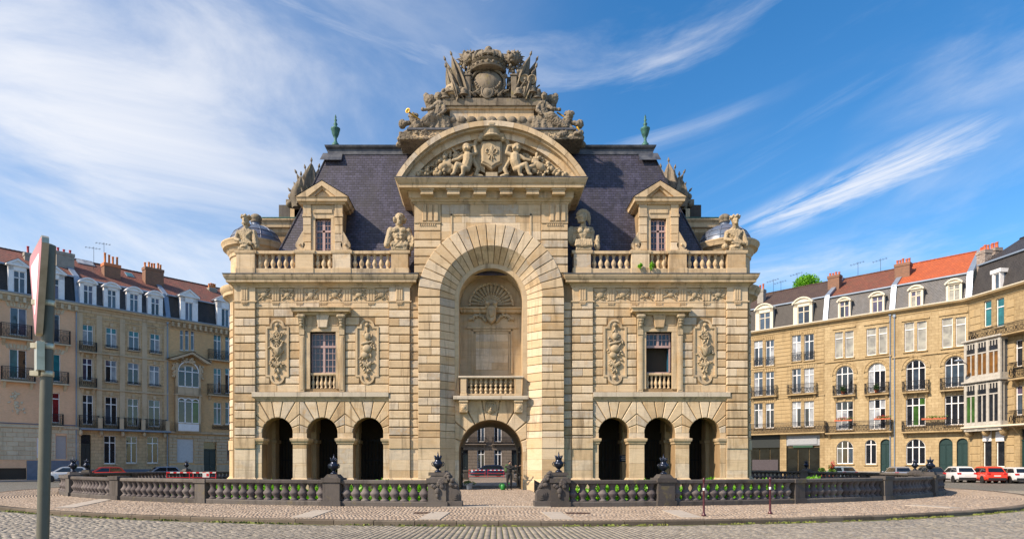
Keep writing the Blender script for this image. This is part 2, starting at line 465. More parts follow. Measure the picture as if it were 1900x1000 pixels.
def roof_mat(name, c1, c2, mortar, bw, bh, stain, rough=0.7, bumpd=0.03, squash=1.0):
    m, nt, b = mat_base(name)
    tc = nt.nodes.new('ShaderNodeTexCoord').outputs['UV']
    br = nt.nodes.new('ShaderNodeTexBrick')
    nt.links.new(tc, br.inputs['Vector'])
    br.inputs['Color1'].default_value = (*c1, 1); br.inputs['Color2'].default_value = (*c2, 1); br.inputs['Mortar'].default_value = (*mortar, 1)
    br.inputs['Scale'].default_value = 1.0; br.inputs['Mortar Size'].default_value = 0.016; br.inputs['Mortar Smooth'].default_value = 0.3
    br.inputs['Brick Width'].default_value = bw; br.inputs['Row Height'].default_value = bh
    p = geo_pos(nt)
    n1 = noise_node(nt, p, 0.6, 6, 0.65, 0.4, (1.6,1.6,0.45))
    n2 = noise_node(nt, p, 2.5, 5, 0.6)
    n3 = noise_node(nt, p, 1.0, 5, 0.7, 0.3, (2.6,2.6,0.35))
    col = mixc(nt, maprange(nt, n3, 0.50, 0.74, 0.0, 0.7), br.outputs['Color'], (c1[0]*1.4,c1[1]*1.4,c1[2]*1.4))
    col = mixc(nt, maprange(nt, n1, 0.42, 0.72, 0.0, 0.75), col, stain)
    col = mixc(nt, maprange(nt, n2, 0.3, 0.75, 0.0, 0.4), col, mortar)
    nt.links.new(col, b.inputs['Base Color'])
    b.inputs['Roughness'].default_value = rough
    # overlapping courses: saw-tooth height
    sep = nt.nodes.new('ShaderNodeSeparateXYZ'); nt.links.new(tc, sep.inputs[0])
    dv = nt.nodes.new('ShaderNodeMath'); dv.operation = 'DIVIDE'; nt.links.new(sep.outputs[1], dv.inputs[0]); dv.inputs[1].default_value = bh
    fr = nt.nodes.new('ShaderNodeMath'); fr.operation = 'FRACT'; nt.links.new(dv.outputs[0], fr.inputs[0])
    sb = nt.nodes.new('ShaderNodeMath'); sb.operation = 'SUBTRACT'; nt.links.new(br.outputs['Fac'], sb.inputs[1]); 
    inv = nt.nodes.new('ShaderNodeMath'); inv.operation = 'SUBTRACT'; inv.inputs[0].default_value = 1.0; nt.links.new(fr.outputs[0], inv.inputs[1])
    nt.links.new(inv.outputs[0], sb.inputs[0])
    bump(nt, b, sb.outputs[0], 0.6, bumpd)
    return m
M_slate = roof_mat('violet_slate', (0.082,0.078,0.125), (0.040,0.037,0.058), (0.009,0.008,0.012), 0.30, 0.19, (0.050,0.046,0.046), 0.5)
M_hslate = roof_mat('grey_slate', (0.105,0.11,0.125), (0.07,0.075,0.085), (0.03,0.03,0.035), 0.24, 0.17, (0.10,0.085,0.07), 0.55)
M_hslate2 = roof_mat('black_slate', (0.045,0.04,0.04), (0.028,0.025,0.026), (0.012,0.011,0.011), 0.24, 0.17, (0.055,0.05,0.046), 0.6)
M_tile_red = roof_mat('red_roof_tiles', (0.27,0.085,0.055), (0.17,0.055,0.042), (0.07,0.03,0.024), 0.25, 0.27, (0.12,0.075,0.055), 0.8, 0.06)
M_tile_orange = roof_mat('orange_roof_tiles', (0.50,0.115,0.032), (0.40,0.085,0.028), (0.20,0.045,0.018), 0.25, 0.27, (0.36,0.09,0.035), 0.8, 0.06)
M_tile_brown = roof_mat('brown_roof_tiles', (0.085,0.05,0.04), (0.055,0.034,0.028), (0.03,0.018,0.016), 0.25, 0.27, (0.10,0.065,0.045), 0.8, 0.06)
M_tile_rust = roof_mat('rust_roof_tiles', (0.24,0.075,0.04), (0.16,0.05,0.032), (0.07,0.03,0.02), 0.25, 0.27, (0.14,0.07,0.04), 0.8, 0.06)

def brick_mat(name, c1, c2, mortar, bw=0.23, bh=0.075, stain=(0.1,0.07,0.05), amt=0.35, msize=0.012, off=0.5):
    m, nt, b = mat_base(name)
    tc = nt.nodes.new('ShaderNodeTexCoord').outputs['Object']
    sep = nt.nodes.new('ShaderNodeSeparateXYZ'); nt.links.new(tc, sep.inputs[0])
    cb = nt.nodes.new('ShaderNodeCombineXYZ')
    ad = nt.nodes.new('ShaderNodeMath'); ad.operation = 'ADD'; nt.links.new(sep.outputs[0], ad.inputs[0]); nt.links.new(sep.outputs[1], ad.inputs[1])
    nt.links.new(ad.outputs[0], cb.inputs[0]); nt.links.new(sep.outputs[2], cb.inputs[1])
    br = nt.nodes.new('ShaderNodeTexBrick'); nt.links.new(cb.outputs[0], br.inputs['Vector'])
    br.offset = off
    br.inputs['Color1'].default_value = (*c1,1); br.inputs['Color2'].default_value = (*c2,1); br.inputs['Mortar'].default_value = (*mortar,1)
    br.inputs['Scale'].default_value = 1.0; br.inputs['Mortar Size'].default_value = msize; br.inputs['Brick Width'].default_value = bw; br.inputs['Row Height'].default_value = bh
    p = geo_pos(nt)
    n1 = noise_node(nt, p, 0.45, 6, 0.65, 0.4, (1.5,1.5,0.4)); n2 = noise_node(nt, p, 3.0, 5, 0.65)
    col = mixc(nt, maprange(nt, n1, 0.40, 0.75, 0, amt), br.outputs['Color'], stain)
    col = mixc(nt, maprange(nt, n2, 0.35, 0.8, 0, amt*0.8), col, stain)
    nt.links.new(col, b.inputs['Base Color']); b.inputs['Roughness'].default_value = 0.85
    iv = nt.nodes.new('ShaderNodeMath'); iv.operation = 'SUBTRACT'; iv.inputs[0].default_value = 1.0; nt.links.new(br.outputs['Fac'], iv.inputs[1])
    bump(nt, b, iv.outputs[0], 0.5, 0.012)
    return m
B_pink = brick_mat('pink_brick', (0.84,0.485,0.28), (0.75,0.42,0.235), (0.78,0.54,0.36), amt=0.25, stain=(0.36,0.24,0.16))
B_greystone = brick_mat('grey_stone_ashlar', (0.66,0.475,0.27), (0.56,0.39,0.21), (0.18,0.12,0.07), 0.75, 0.36, amt=0.6, stain=(0.22,0.15,0.09))
B_buff = brick_mat('buff_brick', (0.78,0.475,0.205), (0.62,0.36,0.145), (0.64,0.45,0.26), amt=0.35, stain=(0.28,0.2,0.13))
B_yellow = brick_mat('yellow_limestone', (0.44,0.335,0.185), (0.35,0.26,0.135), (0.17,0.12,0.06), 0.62, 0.31, amt=0.65, stain=(0.16,0.105,0.05))
B_ochre = brick_mat('ochre_ashlar', (0.49,0.385,0.225), (0.41,0.315,0.175), (0.24,0.175,0.09), 0.62, 0.31, amt=0.65, stain=(0.20,0.135,0.065))
B_chim = brick_mat('chimney_brick', (0.30,0.125,0.07), (0.21,0.09,0.055), (0.20,0.15,0.11), amt=0.4)
B_chimw = brick_mat('white_speckled_brick', (0.45,0.40,0.36), (0.16,0.12,0.11), (0.30,0.26,0.23), amt=0.3)
M_trim_grey = stone_mat('house_trim_grey', [(0,(0.44,0.33,0.21)),(0.5,(0.58,0.45,0.30)),(1,(0.68,0.55,0.39))], stain=(0.16,0.115,0.075), var=False)
M_trim_yel = stone_mat('house_trim_yellow', [(0,(0.31,0.22,0.11)),(0.5,(0.42,0.31,0.165)),(1,(0.50,0.39,0.23))], stain=(0.10,0.07,0.04), var=False)
M_trim_pale = stone_mat('house_trim_pale', [(0,(0.52,0.43,0.30)),(0.5,(0.60,0.51,0.37)),(1,(0.66,0.58,0.44))], stain=(0.28,0.22,0.16), var=True)
M_plinth = plain('blue_stone_plinth', (0.155,0.18,0.235), 0.7, 0, 0.5, 2.0)
M_concrete = plain('grey_render', (0.30,0.28,0.25), 0.9, 0, 0.5, 2.5)

# ------------------------------------------------------------------ ground
rng = np.random.default_rng(7)
random.seed(11)
ICX, ICY = 1.0, 46.0
KA, KB = 30.0, 28.0      # kerb ellipse of the island
BA, BB = 27.4, 22.0      # balustrade ellipse
def ell_pt(a, b, t): return (ICX + a*math.cos(t), ICY + b*math.sin(t))

def cobble_mat(name, c1, c2, joint, bw, bh, gloss=0.55, joint_grass=True):
    m, nt, b = mat_base(name)
    p = geo_pos(nt)
    wn = nt.nodes.new('ShaderNodeTexNoise'); wn.inputs['Scale'].default_value = 0.35; nt.links.new(p, wn.inputs['Vector'])
    wv = nt.nodes.new('ShaderNodeVectorMath'); wv.operation = 'MULTIPLY_ADD'
    nt.links.new(wn.outputs['Color'], wv.inputs[0]); wv.inputs[1].default_value = (0.9,0.9,0); nt.links.new(p, wv.inputs[2])
    br = nt.nodes.new('ShaderNodeTexBrick'); nt.links.new(wv.outputs[0], br.inputs['Vector'])
    br.inputs['Color1'].default_value = (*c1,1); br.inputs['Color2'].default_value = (*c2,1); br.inputs['Mortar'].default_value = (*joint,1)
    br.inputs['Scale'].default_value = 1.0; br.inputs['Mortar Size'].default_value = 0.018; br.inputs['Mortar Smooth'].default_value = 0.5
    br.inputs['Brick Width'].default_value = bw; br.inputs['Row Height'].default_value = bh
    n1 = noise_node(nt, p, 0.25, 5, 0.6, 0.5); n2 = noise_node(nt, p, 9.0, 4, 0.7)
    col = mixc(nt, maprange(nt, n1, 0.35, 0.7, 0, 0.5), br.outputs['Color'], (c2[0]*0.75,c2[1]*0.75,c2[2]*0.75))
    col = mixc(nt, maprange(nt, n2, 0.3, 0.8, 0, 0.35), col, joint)
    nt.links.new(col, b.inputs['Base Color']); b.inputs['Roughness'].default_value = gloss
    iv = nt.nodes.new('ShaderNodeMath'); iv.operation = 'SUBTRACT'; iv.inputs[0].default_value = 1.0; nt.links.new(br.outputs['Fac'], iv.inputs[1])
    bump(nt, b, iv.outputs[0], 0.6, 0.03)
    return m
M_road = cobble_mat('road_cobbles', (0.21,0.20,0.185), (0.155,0.15,0.145), (0.085,0.085,0.05), 0.22, 0.16)
M_pave = cobble_mat('pavement_setts_far', (0.37,0.285,0.215), (0.29,0.225,0.17), (0.17,0.135,0.10), 0.13, 0.12, 0.8)
M_footway = plain('grey_footway', (0.22,0.21,0.21), 0.8, 0, 0.5, 1.2)
def sett_mat(name, stops, joint, rough):
    m, nt, b = mat_base(name)
    at = nt.nodes.new('ShaderNodeAttribute'); at.attribute_name = 'tone'
    p = geo_pos(nt); n1 = noise_node(nt, p, 0.3, 4, 0.6, 0.4); n2 = noise_node(nt, p, 30, 3, 0.7)
    ad = nt.nodes.new('ShaderNodeMath'); ad.operation = 'MULTIPLY_ADD'; nt.links.new(n1, ad.inputs[0]); ad.inputs[1].default_value = 0.55; 
    sm = nt.nodes.new('ShaderNodeMath'); sm.operation = 'MULTIPLY_ADD'; nt.links.new(at.outputs['Fac'], sm.inputs[0]); sm.inputs[1].default_value = 0.75; sm.inputs[2].default_value = -0.15
    nt.links.new(sm.outputs[0], ad.inputs[2])
    col = ramp_node(nt, ad.outputs[0], stops)
    col = mixc(nt, maprange(nt, n2, 0.3, 0.8, 0, 0.3), col, joint)
    nt.links.new(col, b.inputs['Base Color']); b.inputs['Roughness'].default_value = rough
    bump(nt, b, n2, 0.3, 0.006)
    return m
M_cob = sett_mat('grey_cobblestone', [(0,(0.19,0.168,0.138)),(0.5,(0.275,0.245,0.20)),(1,(0.36,0.325,0.268))], (0.12,0.11,0.10), 0.5)
M_sett = sett_mat('pink_sett', [(0,(0.22,0.17,0.13)),(0.5,(0.345,0.27,0.205)),(1,(0.45,0.375,0.30))], (0.2,0.15,0.11), 0.8)
M_joint = plain('mossy_joint_sand', (0.12,0.11,0.055), 0.95, 0, 0.8, 1.3, dirt=(0.10,0.13,0.02))
M_sandjoint = plain('sand_joint', (0.24,0.185,0.135), 0.95, 0, 0.5, 3.0)

def ring(name, a0, b0, a1, b1, z, mat, n=144, rings=(0, .2, .5, 1), kind='structure'):
    mb = MB()
    for k in rings:
        a, b = a0+(a1-a0)*k, b0+(b1-b0)*k
        for i in range(n):
            t = 2*math.pi*i/n; x, y = ell_pt(a, b, t); mb.v.append((x, y, z))
    for k in range(len(rings)-1):
        for i in range(n):
            j = (i+1) % n; mb.f.append((k*n+i, (k+1)*n+i, (k+1)*n+j, k*n+j))
    o = mb.build(name, mat); tag(o, kind=kind); return o
road = ring('road', KA+0.25, KB+0.25, 1500, 1500, 0.0, M_road, rings=(0, .004, .012, .03, .1, .3, 1))
pave = ring('island_pavement', BA-1.0, BB-1.0, KA-0.03, KB-0.03, 0.125, M_sandjoint, rings=(0, .5, 1))

def tone_attr(me, vals):
    at = me.attributes.new('tone', 'FLOAT', 'FACE'); at.data.foreach_set('value', vals.astype(np.float32))
def setts_mesh(name, cx, cy, ang, lx, ly, z0, h):
    n = len(cx)
    jx = lambda s: rng.normal(0, s, n)
    vs = np.zeros((n, 8, 3)); ca, sa = np.cos(ang), np.sin(ang)
    hh = z0+h+jx(0.002)
    tilt = jx(0.0015); tilt2 = jx(0.0015)
    for k, (sx, sy) in enumerate(((-1,-1),(1,-1),(1,1),(-1,1))):
        for top in (0, 1):
            q = 0.90 if top else 1.0
            dx = sx*lx/2*q; dy = sy*ly/2*q
            vs[:, k+4*top, 0] = cx+dx*ca-dy*sa
            vs[:, k+4*top, 1] = cy+dx*sa+dy*ca
            vs[:, k+4*top, 2] = (hh+tilt*sx+tilt2*sy) if top else z0
    base = (np.arange(n)*8)[:, None, None]
    fq = np.array([(4,5,6,7),(0,1,5,4),(1,2,6,5),(2,3,7,6),(3,0,4,7)])[None]
    faces = (base+fq).reshape(-1, 4)
    me = bpy.data.meshes.new(name)
    V = vs.reshape(-1, 3)
    me.vertices.add(len(V)); me.vertices.foreach_set('co', V.ravel())
    me.loops.add(faces.size); me.loops.foreach_set('vertex_index', faces.ravel().astype(np.int32))
    me.polygons.add(len(faces)); me.polygons.foreach_set('loop_start', np.arange(0, faces.size, 4, dtype=np.int32))
    me.update(calc_edges=True)
    tone_attr(me, np.repeat(rng.random(n), 5))
    return me
# cobbles of the carriageway, in courses that run out from the kerb
def road_cobbles():
    xs, ys, an, lx, ly = [], [], [], [], []
    wcol, lst = 0.155, 0.21
    d = 0.0
    t0, t1 = R(180+28), R(360-8)
    a, b = KA+4, KB+4
    # equal arc steps
    T = np.linspace(t0, t1, 4000); P = np.array([ell_pt(a, b, t) for t in T])
    s = np.concatenate([[0], np.cumsum(np.hypot(*np.diff(P, axis=0).T))])
    ts = np.interp(np.arange(0, s[-1], wcol), s, T)
    for i, t in enumerate(ts):
        nx, ny = math.cos(t)/KA, math.sin(t)/KB; l = math.hypot(nx, ny); nx /= l; ny /= l
        x0, y0 = ell_pt(KA+0.27, KB+0.27, t)
        off = 0.12+random.random()*lst
        while off < 11.5:
            L = lst*random.uniform(0.8, 1.2)
            x, y = x0+nx*(off+L/2), y0+ny*(off+L/2)
            px = PX+F*x/max(y, 1); py = PY+F*EYE/max(y, 1)
            if y > 11.5 and -250 < px < 2350:
                xs.append(x); ys.append(y); an.append(math.atan2(ny, nx)); lx.append(L-0.022)
                sc_ = 1.0+off/30.0
                ly.append(wcol*0.93*(0.93+off*0.006))
            off += L
    return map(np.array, (xs, ys, an, lx, ly))
cx, cy, an, lx, ly = road_cobbles()
d2 = np.hypot(cx, cy-0)
vis = (PX+F*cx/cy > 0) & (PX+F*cx/cy < 1900) & (PY+F*EYE/cy < 1000)
order = np.argsort(np.where(vis, d2, 1e9))[:300]
mask = np.ones(len(cx), bool); mask[order] = False
me = setts_mesh('road_cobbles', cx[mask], cy[mask], an[mask], lx[mask], ly[mask], -0.03, 0.042)
me.materials.append(M_cob)
o = obj_of(me, 'road_cobbles'); tag(o, 'grey cobbles laid in courses out from the island kerb', 'cobblestones', kind='stuff')
variants = []
for k in range(6):
    m_ = setts_mesh('cobble', np.array([0.0]), np.array([0.0]), np.array([0.0]), np.array([0.215]), np.array([0.16]), 0, 0.042)
    m_.materials.append(M_cob); variants.append(m_)
for k, i in enumerate(order):
    obj_of(variants[k % 6], 'cobble', road, (cx[i], cy[i], -0.03), (0, 0, an[i]), (lx[i]/0.215, ly[i]/0.16, 1))
# a bed under the foreground cobbles: sandy, mossy joints just below their tops
def cobble_bed():
    mb = MB(); n = 120; t0, t1 = R(180+28), R(360-8)
    for k in (0.22, 11.4):
        for i in range(n+1):
            t = t0+(t1-t0)*i/n; x, y = ell_pt(KA, KB, t); nx, ny = math.cos(t)/KA, math.sin(t)/KB; l = math.hypot(nx, ny)
            mb.v.append((x+nx/l*k, y+ny/l*k, 0.004))
    for i in range(n): mb.f.append((i, n+1+i, n+2+i, i+1))
    tag(mb.build('cobble_bed', M_joint), kind='structure')
cobble_bed()
def moss_fringe():
    r = np.random.default_rng(3); n = 2600
    t = r.uniform(R(180+30), R(360-15), n); k = .26+np.abs(r.normal(0, .09, n))
    x = ICX+KA*np.cos(t); y = ICY+KB*np.sin(t); nx = np.cos(t)/KA; ny = np.sin(t)/KB; l = np.hypot(nx, ny)
    keep = np.sin(t*37)+np.sin(t*91+1)+r.normal(0,.5,n) > -.2
    c = np.stack([x+nx/l*k, y+ny/l*k, np.full(n, .012)], 1)[keep]; n = len(c)
    u = r.normal(0, .035, (n, 3)); u[:, 2] = 0; w = np.stack([-u[:, 1], u[:, 0], np.zeros(n)], 1)*.5; up = np.stack([r.normal(0,.012,n), r.normal(0,.012,n), r.uniform(.02,.055,n)], 1)
    vs = np.stack([c-u, c+u, c+u*.4+up, c-u*.4+up], 1).reshape(-1, 3)
    me = bpy.data.meshes.new('kerb_weeds'); me.from_pydata(vs.tolist(), [], np.arange(n*4).reshape(-1, 4).tolist()); me.update()
    me.materials.append(plain('kerb_moss', (0.13,0.17,0.03), .9, 0, .6, 5, dirt=(.22,.19,.07)))
    tag(obj_of(me, 'kerb_weeds'), 'low weeds and moss growing in the gutter along the island kerb', 'weeds', kind='stuff')
moss_fringe()
M_rust = plain('rusty_iron', (0.075,0.04,0.028), .8, .3, .5, 12)
def pave_setts():
    xs, ys, an = [], [], []
    w = 0.125
    for k in range(60):
        f = (k+0.5)/48
        off = 0.22+k*w
        a, b = KA-off, KB-off
        n = int(2*math.pi*29/w)
        t = R(178)+random.random()*0.01
        while t < R(362):
            t += w*random.uniform(0.92, 1.1)/math.hypot(a*math.sin(t), b*math.cos(t))
            x, y = ell_pt(a, b, t)
            if ((x-ICX)/(BA+0.25))**2+((y-ICY)/(BB+0.25))**2 < 1 and not (abs(x-0.5) < 2.2): continue
            if y < 16 or y > 40: continue
            px = PX+F*x/y
            if px < -220 or px > 2200: continue
            xs.append(x+random.gauss(0, .006)); ys.append(y+random.gauss(0, .006)); an.append(t+math.pi/2+random.gauss(0, .06))
    return map(np.array, (xs, ys, an))
cx, cy, an = pave_setts()
n = len(cx)
me = setts_mesh('pavement_setts', cx, cy, an, rng.uniform(0.09, 0.115, n), rng.uniform(0.092, 0.112, n), 0.10, 0.037)
me.materials.append(M_sett)
o = obj_of(me, 'pavement_setts'); tag(o, 'small pinkish setts paving the island round the balustrade', 'setts', kind='stuff')

# kerb of the island, stone by stone
kerb = empty('kerb', (ICX, ICY, 0), kind='structure')
M_kerb = stone_mat('kerb_stone', [(0,(0.075,0.06,0.045)),(0.5,(0.125,0.102,0.078)),(1,(0.18,0.152,0.12))], stain=(0.03,0.027,0.022), stain_amt=0.6)
def kerbs():
    T = np.linspace(0, 2*math.pi, 6000); P = np.array([(KA*math.cos(t), KB*math.sin(t)) for t in T])
    s = np.concatenate([[0], np.cumsum(np.hypot(*np.diff(P, axis=0).T))]); Ltot = s[-1]
    n = int(Ltot/1.15)
    for i in range(n):
        ta, tb = np.interp(Ltot*(i+0.006)/n, s, T), np.interp(Ltot*(i+0.994)/n, s, T)
        mb = MB(); tm = (ta+tb)/2; h = 0.14+random.gauss(0, .004)
        prof = [(0.25,-0.06),(0.25,h-0.03),(0.22,h),(-0.04,h),(-0.05,-0.06)]
        pts = []
        for t in (ta, tm, tb):
            pts.append((KA*math.cos(t), KB*math.sin(t)))
        mb.sweep(prof, pts, side=1)
        mb.build('kerbstone', M_kerb, kerb)
kerbs()

# moat: grassed bottom, retaining wall inside the balustrade, causeway through the gate
M_grass = plain('moat_lawn', (0.07,0.15,0.02), 0.95, 0, 0.7, 1.2)
AX = 0.467
mb = MB(); n = 96
mb.v = [(*ell_pt(BA-1.0, BB-1.0, 2*math.pi*i/n), -2.2) for i in range(n)]; mb.f = [tuple(range(n))]
tag(mb.build('moat_lawn', M_grass), kind='structure')
mb = MB()
for k, z in enumerate((0.125, -2.25)):
    mb.v += [(*ell_pt(BA-1.0, BB-1.0, 2*math.pi*i/n), z) for i in range(n)]
for i in range(n): mb.f.append((i, (i+1) % n, n+(i+1) % n, n+i))
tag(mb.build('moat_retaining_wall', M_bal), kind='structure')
mb = MB(); mb.box(AX-2.45, AX+2.45, 24.6, 67.4, -2.3, 0.10)
cway = tag(mb.build('causeway', M_pave), kind='structure')
def cway_setts():
    xs, ys = [], []
    y = 24.3; r_ = 0
    while y < 48:
        x = AX-2.4+(0.06 if r_ % 2 else 0)
        while x < AX+2.4:
            if ((x-ICX)/(KA-0.3))**2+((y-ICY)/(KB-0.3))**2 < 1: xs.append(x+random.gauss(0,.005)); ys.append(y+random.gauss(0,.005))
            x += 0.125
        y += 0.125; r_ += 1
    return np.array(xs), np.array(ys)
cx, cy = cway_setts(); n = len(cx)
me = setts_mesh('causeway_setts', cx, cy, rng.normal(0, .05, n), rng.uniform(0.095, 0.115, n), rng.uniform(0.095, 0.115, n), 0.08, 0.045)
me.materials.append(M_sett)
tag(obj_of(me, 'causeway_setts'), 'pinkish setts on the causeway leading through the arch', 'setts', kind='stuff')
# pale stone bands across the island pavement
M_band = plain('pale_paving_band', (0.42,0.37,0.31), 0.75, 0, 0.4, 3.0)
def band(x0a, ya, x0b, yb, w):
    mb = MB(); n = 4
    for i in range(n):
        p = Vector((x0a, ya, 0)).lerp(Vector((x0b, yb, 0)), i/n); q = Vector((x0a, ya, 0)).lerp(Vector((x0b, yb, 0)), (i+0.985)/n)
        d = (q-p).normalized(); s = Vector((-d.y, d.x, 0))*w/2
        mb.add([(*(p-s)[:2], .11), (*(p+s)[:2], .11), (*(q+s)[:2], .11), (*(q-s)[:2], .11), (*(p-s)[:2], .155), (*(p+s)[:2], .155), (*(q+s)[:2], .155), (*(q-s)[:2], .155)],
               [(4,7,6,5),(0,1,5,4),(1,2,6,5),(2,3,7,6),(3,0,4,7)])
    tag(mb.build('paving_band', M_band), kind='structure')
def gpt(px, py, z=0.15):
    d = (EYE-z)*F/(py-PY); return ((px-PX)*d/F, d)
for (a, b, c, d_) in ((818,949,796,962.5),(1022,949,1044,962.5),(600,946,560,959),(1245,946,1284,959),(200,925,120,941),(1690,936,1775,941.5)):
    pa, pb = gpt(a, b), gpt(c, d_)
    band(*pa, *pb, 0.62)
mb = MB(); mb.box(AX-2.0, AX+2.0, 23.6, 24.25, 0.11, 0.152); tag(mb.build('threshold_band', M_band), kind='structure')
for (px, py, w, lab) in ((790,950.5,.75,'rusty iron trap plate in the setts beside the carved gate pillar, barrier side'),(1072,951,.75,'rusty iron trap plate in the setts beside the carved gate pillar, bollard side')):
    x, y = gpt(px, py); e = empty('trap_plate', (x, y, .14), 0, lab, 'iron plate', 'iron plates in the pavement')
    MB().block(-w/2, w/2, -.22, .22, -.02, .012, .006).build('plate', M_rust, e)
    for i in range(6): MB().box(-w/2+.06+i*(w-.12)/6, -w/2+.10+i*(w-.12)/6, -.18, .18, .012, .018).build('rib', M_rust, e)

# ------------------------------------------------------------------ the monument
MY = 40.0
gate = empty('city_gate', (AX, MY, 0), 0, 'cream limestone triumphal city gate with violet slate mansard and giant arched niche', 'monument')
WS = 1/30.0
PS = 39.55/1200
def xs(s, px): return s*(911-px)*WS
def zw(py): return 1.7+(861-py)*WS
def mp(px, py, dy):
    Y = MY+dy; return ((px-PX)*Y/F-AX, 1.7+(PY-py)*Y/F)
def hexa(mb, fr, bk):
    return mb.add(list(fr)+list(bk), [(0,1,2,3),(7,6,5,4),(0,4,5,1),(1,5,6,2),(2,6,7,3),(3,7,4,0)])
def course(parent, x0, x1, z0, z1, y0, y1, mean=1.35, gap=0.062, c=0.034, name='stone', mat=None):
    """a row of blocks with open bed joints and tight vertical joints"""
    if x0 > x1: x0, x1 = x1, x0
    w = x1-x0; n = max(1, int(round(w/mean+random.uniform(-.25,.25))))
    cuts = [x0]+[x0+w*(i+random.uniform(-.22,.22))/n for i in range(1, n)]+[x1]
    for a, b in zip(cuts[:-1], cuts[1:]):
        MB().block(a+0.004, b-0.004, y0, y1, z0+gap/2, z1-gap/2, c).build(name, mat or M_stone, parent)
def fan(parent, cx, zc, r, x0, x1, zt, n, y0, y1, gap=0.05, c=0.03, name='voussoir', low=0.0):
    """voussoirs round an arch, carried out to a rectangle"""
    def hit(a):
        dx, dz = math.cos(a), math.sin(a); t = 1e9
        if dx > 1e-6: t = min(t, (x1-cx)/dx)
        if dx < -1e-6: t = min(t, (x0-cx)/dx)
        if dz > 1e-6: t = min(t, (zt-zc)/dz)
        return (cx+dx*t, zc+dz*t)
    corners = [math.atan2(zt-zc, x1-cx), math.atan2(zt-zc, x0-cx)]
    for k in range(n):
        a0, a1 = math.pi*k/n, math.pi*(k+1)/n
        g = gap/2/r
        b0, b1 = a0+(g if k > 0 else 0.0), a1-(g if k < n-1 else 0.0)
        poly = [(cx+r*math.cos(b0+(b1-b0)*i/4), zc+r*math.sin(b0+(b1-b0)*i/4)) for i in range(4, -1, -1)]
        g2 = gap/2/2.0
        outer = [hit(a0+(g2 if k > 0 else 0))]
        for ca in corners:
            if a0 < ca < a1: outer.append(((x1 if ca < math.pi/2 else x0), zt))
        outer.append(hit(a1-(g2 if k < n-1 else 0)))
        MB().prism(poly+outer, y0, y1, c).build(name, M_stone, parent)

# --- body behind the facing stones
wall = None
def body():
    mb = MB()
    for s in (-1, 1):
        mb.box(xs(s,432), xs(s,476), 0.0, 8.6, -2.3, 13.3)             # end blocks
        for (c, a, b) in ((515,475,556.5),(598,556.5,640.5),(683,640.5,723)):
            xa, xb = sorted((xs(s,a), xs(s,b)))
            mb.archpanel(xa, xb, -2.3, zw(745), xs(s,c), zw(803), 28.5*WS, 0.0, 0.95)
        mb.box(xs(s,723), xs(s,800), 0.0, 0.95, -2.3, zw(745))
        # upper wall with window hole
        zt, zb = zw(616), zw(721)
        z0, z1 = zw(745), 13.3
        mb.box(xs(s,476), xs(s,576), 0.0, 0.55, z0, z1); mb.box(xs(s,623.5), xs(s,790), 0.0, 0.55, z0, z1)
        mb.box(xs(s,576), xs(s,623.5), 0.0, 0.55, z0, zb); mb.box(xs(s,576), xs(s,623.5), 0.0, 0.55, zt, z1)
        mb.box(xs(s,476), xs(s,800), 0.80, 8.6, zw(745)+0.25, 13.3)      # upper core
        mb.box(xs(s,476), xs(s,800), 4.6, 8.6, -2.3, zw(745)+0.25)
        mb.box(xs(s,776), xs(s,838), 0.95, 8.6, -2.3, zw(745)+0.25)
    # pavilion
    zc = 1.7+(861-551)*PS
    mb.archpanel(-134.5*PS, 134.5*PS, -2.3, 1.7+(861-410)*PS, 0, zc, 95*PS, -0.40, 0.30, 36)
    for s in (-1, 1): mb.box(s*97*PS, s*134.5*PS, 0.30, 8.6, -2.3, 13.4)
    for s in (-1, 1): mb.box(s*2.24, s*97*PS, 1.0, 8.6, -2.3, 13.4)
    nb = MB(); nb.archpanel(-3.3, 3.3, 5.72, 15.2, 0, zc, 60.5*PS, 0.36, 2.0, 30); nb.box(-3.3, 3.3, 2.0, 2.3, 5.5, 15.2); nb.build('niche_wall', M_niche, gate)
    mb.box(-142*PS, 142*PS, 0.36, 8.4, 15.2, 17.6)
    mb.box(-134*PS, 134*PS, 2.3, 8.6, 5.7, 15.2)
    mb.box(-142*PS, 142*PS, -0.39, 0.36, 1.7+(861-410)*PS, 17.6)
    mb.archpanel(-2.24, 2.24, -2.3, 5.72, 0, 1.7+(861-838)*WS, 59.5*WS, 0.36, 7.9, 28)
    # attic behind the pediment
    mb.box(-4.7, 4.7, 0.4, 8.0, 17.6, 18.6)
    o = mb.build('wall', M_wall, gate)
    return o
wall = body()

# vaulted arcade behind each set of three arches
mbv = MB(); mbd = MB()
for s in (-1, 1):
    mbv = MB(); mbd = MB()
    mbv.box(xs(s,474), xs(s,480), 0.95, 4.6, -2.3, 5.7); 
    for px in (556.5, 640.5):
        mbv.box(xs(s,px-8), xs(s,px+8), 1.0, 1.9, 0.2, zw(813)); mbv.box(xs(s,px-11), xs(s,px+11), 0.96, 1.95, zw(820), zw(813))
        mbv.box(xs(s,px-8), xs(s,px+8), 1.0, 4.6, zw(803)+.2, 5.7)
    mbv.box(xs(s,476), xs(s,800), 0.96, 4.6, -2.3, 0.35)
    for px in (476, 556.5, 640.5, 722):
        ip = MB(); ip.block(xs(s,px-11), xs(s,px+11), 2.5, 3.3, 0.35, zw(813), .03); ip.block(xs(s,px-14), xs(s,px+14), 2.4, 3.4, zw(820), zw(813), .04); ip.block(xs(s,px-11), xs(s,px+11), 2.5, 3.3, zw(813), 5.6, .03)
        ip.build('inner_pier', M_vault, gate)
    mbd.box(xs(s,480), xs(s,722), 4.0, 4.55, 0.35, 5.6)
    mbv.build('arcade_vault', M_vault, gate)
    mbd.build('arcade_back_wall', M_dark, gate)  # closes the whole arcade back in the dark interior colour
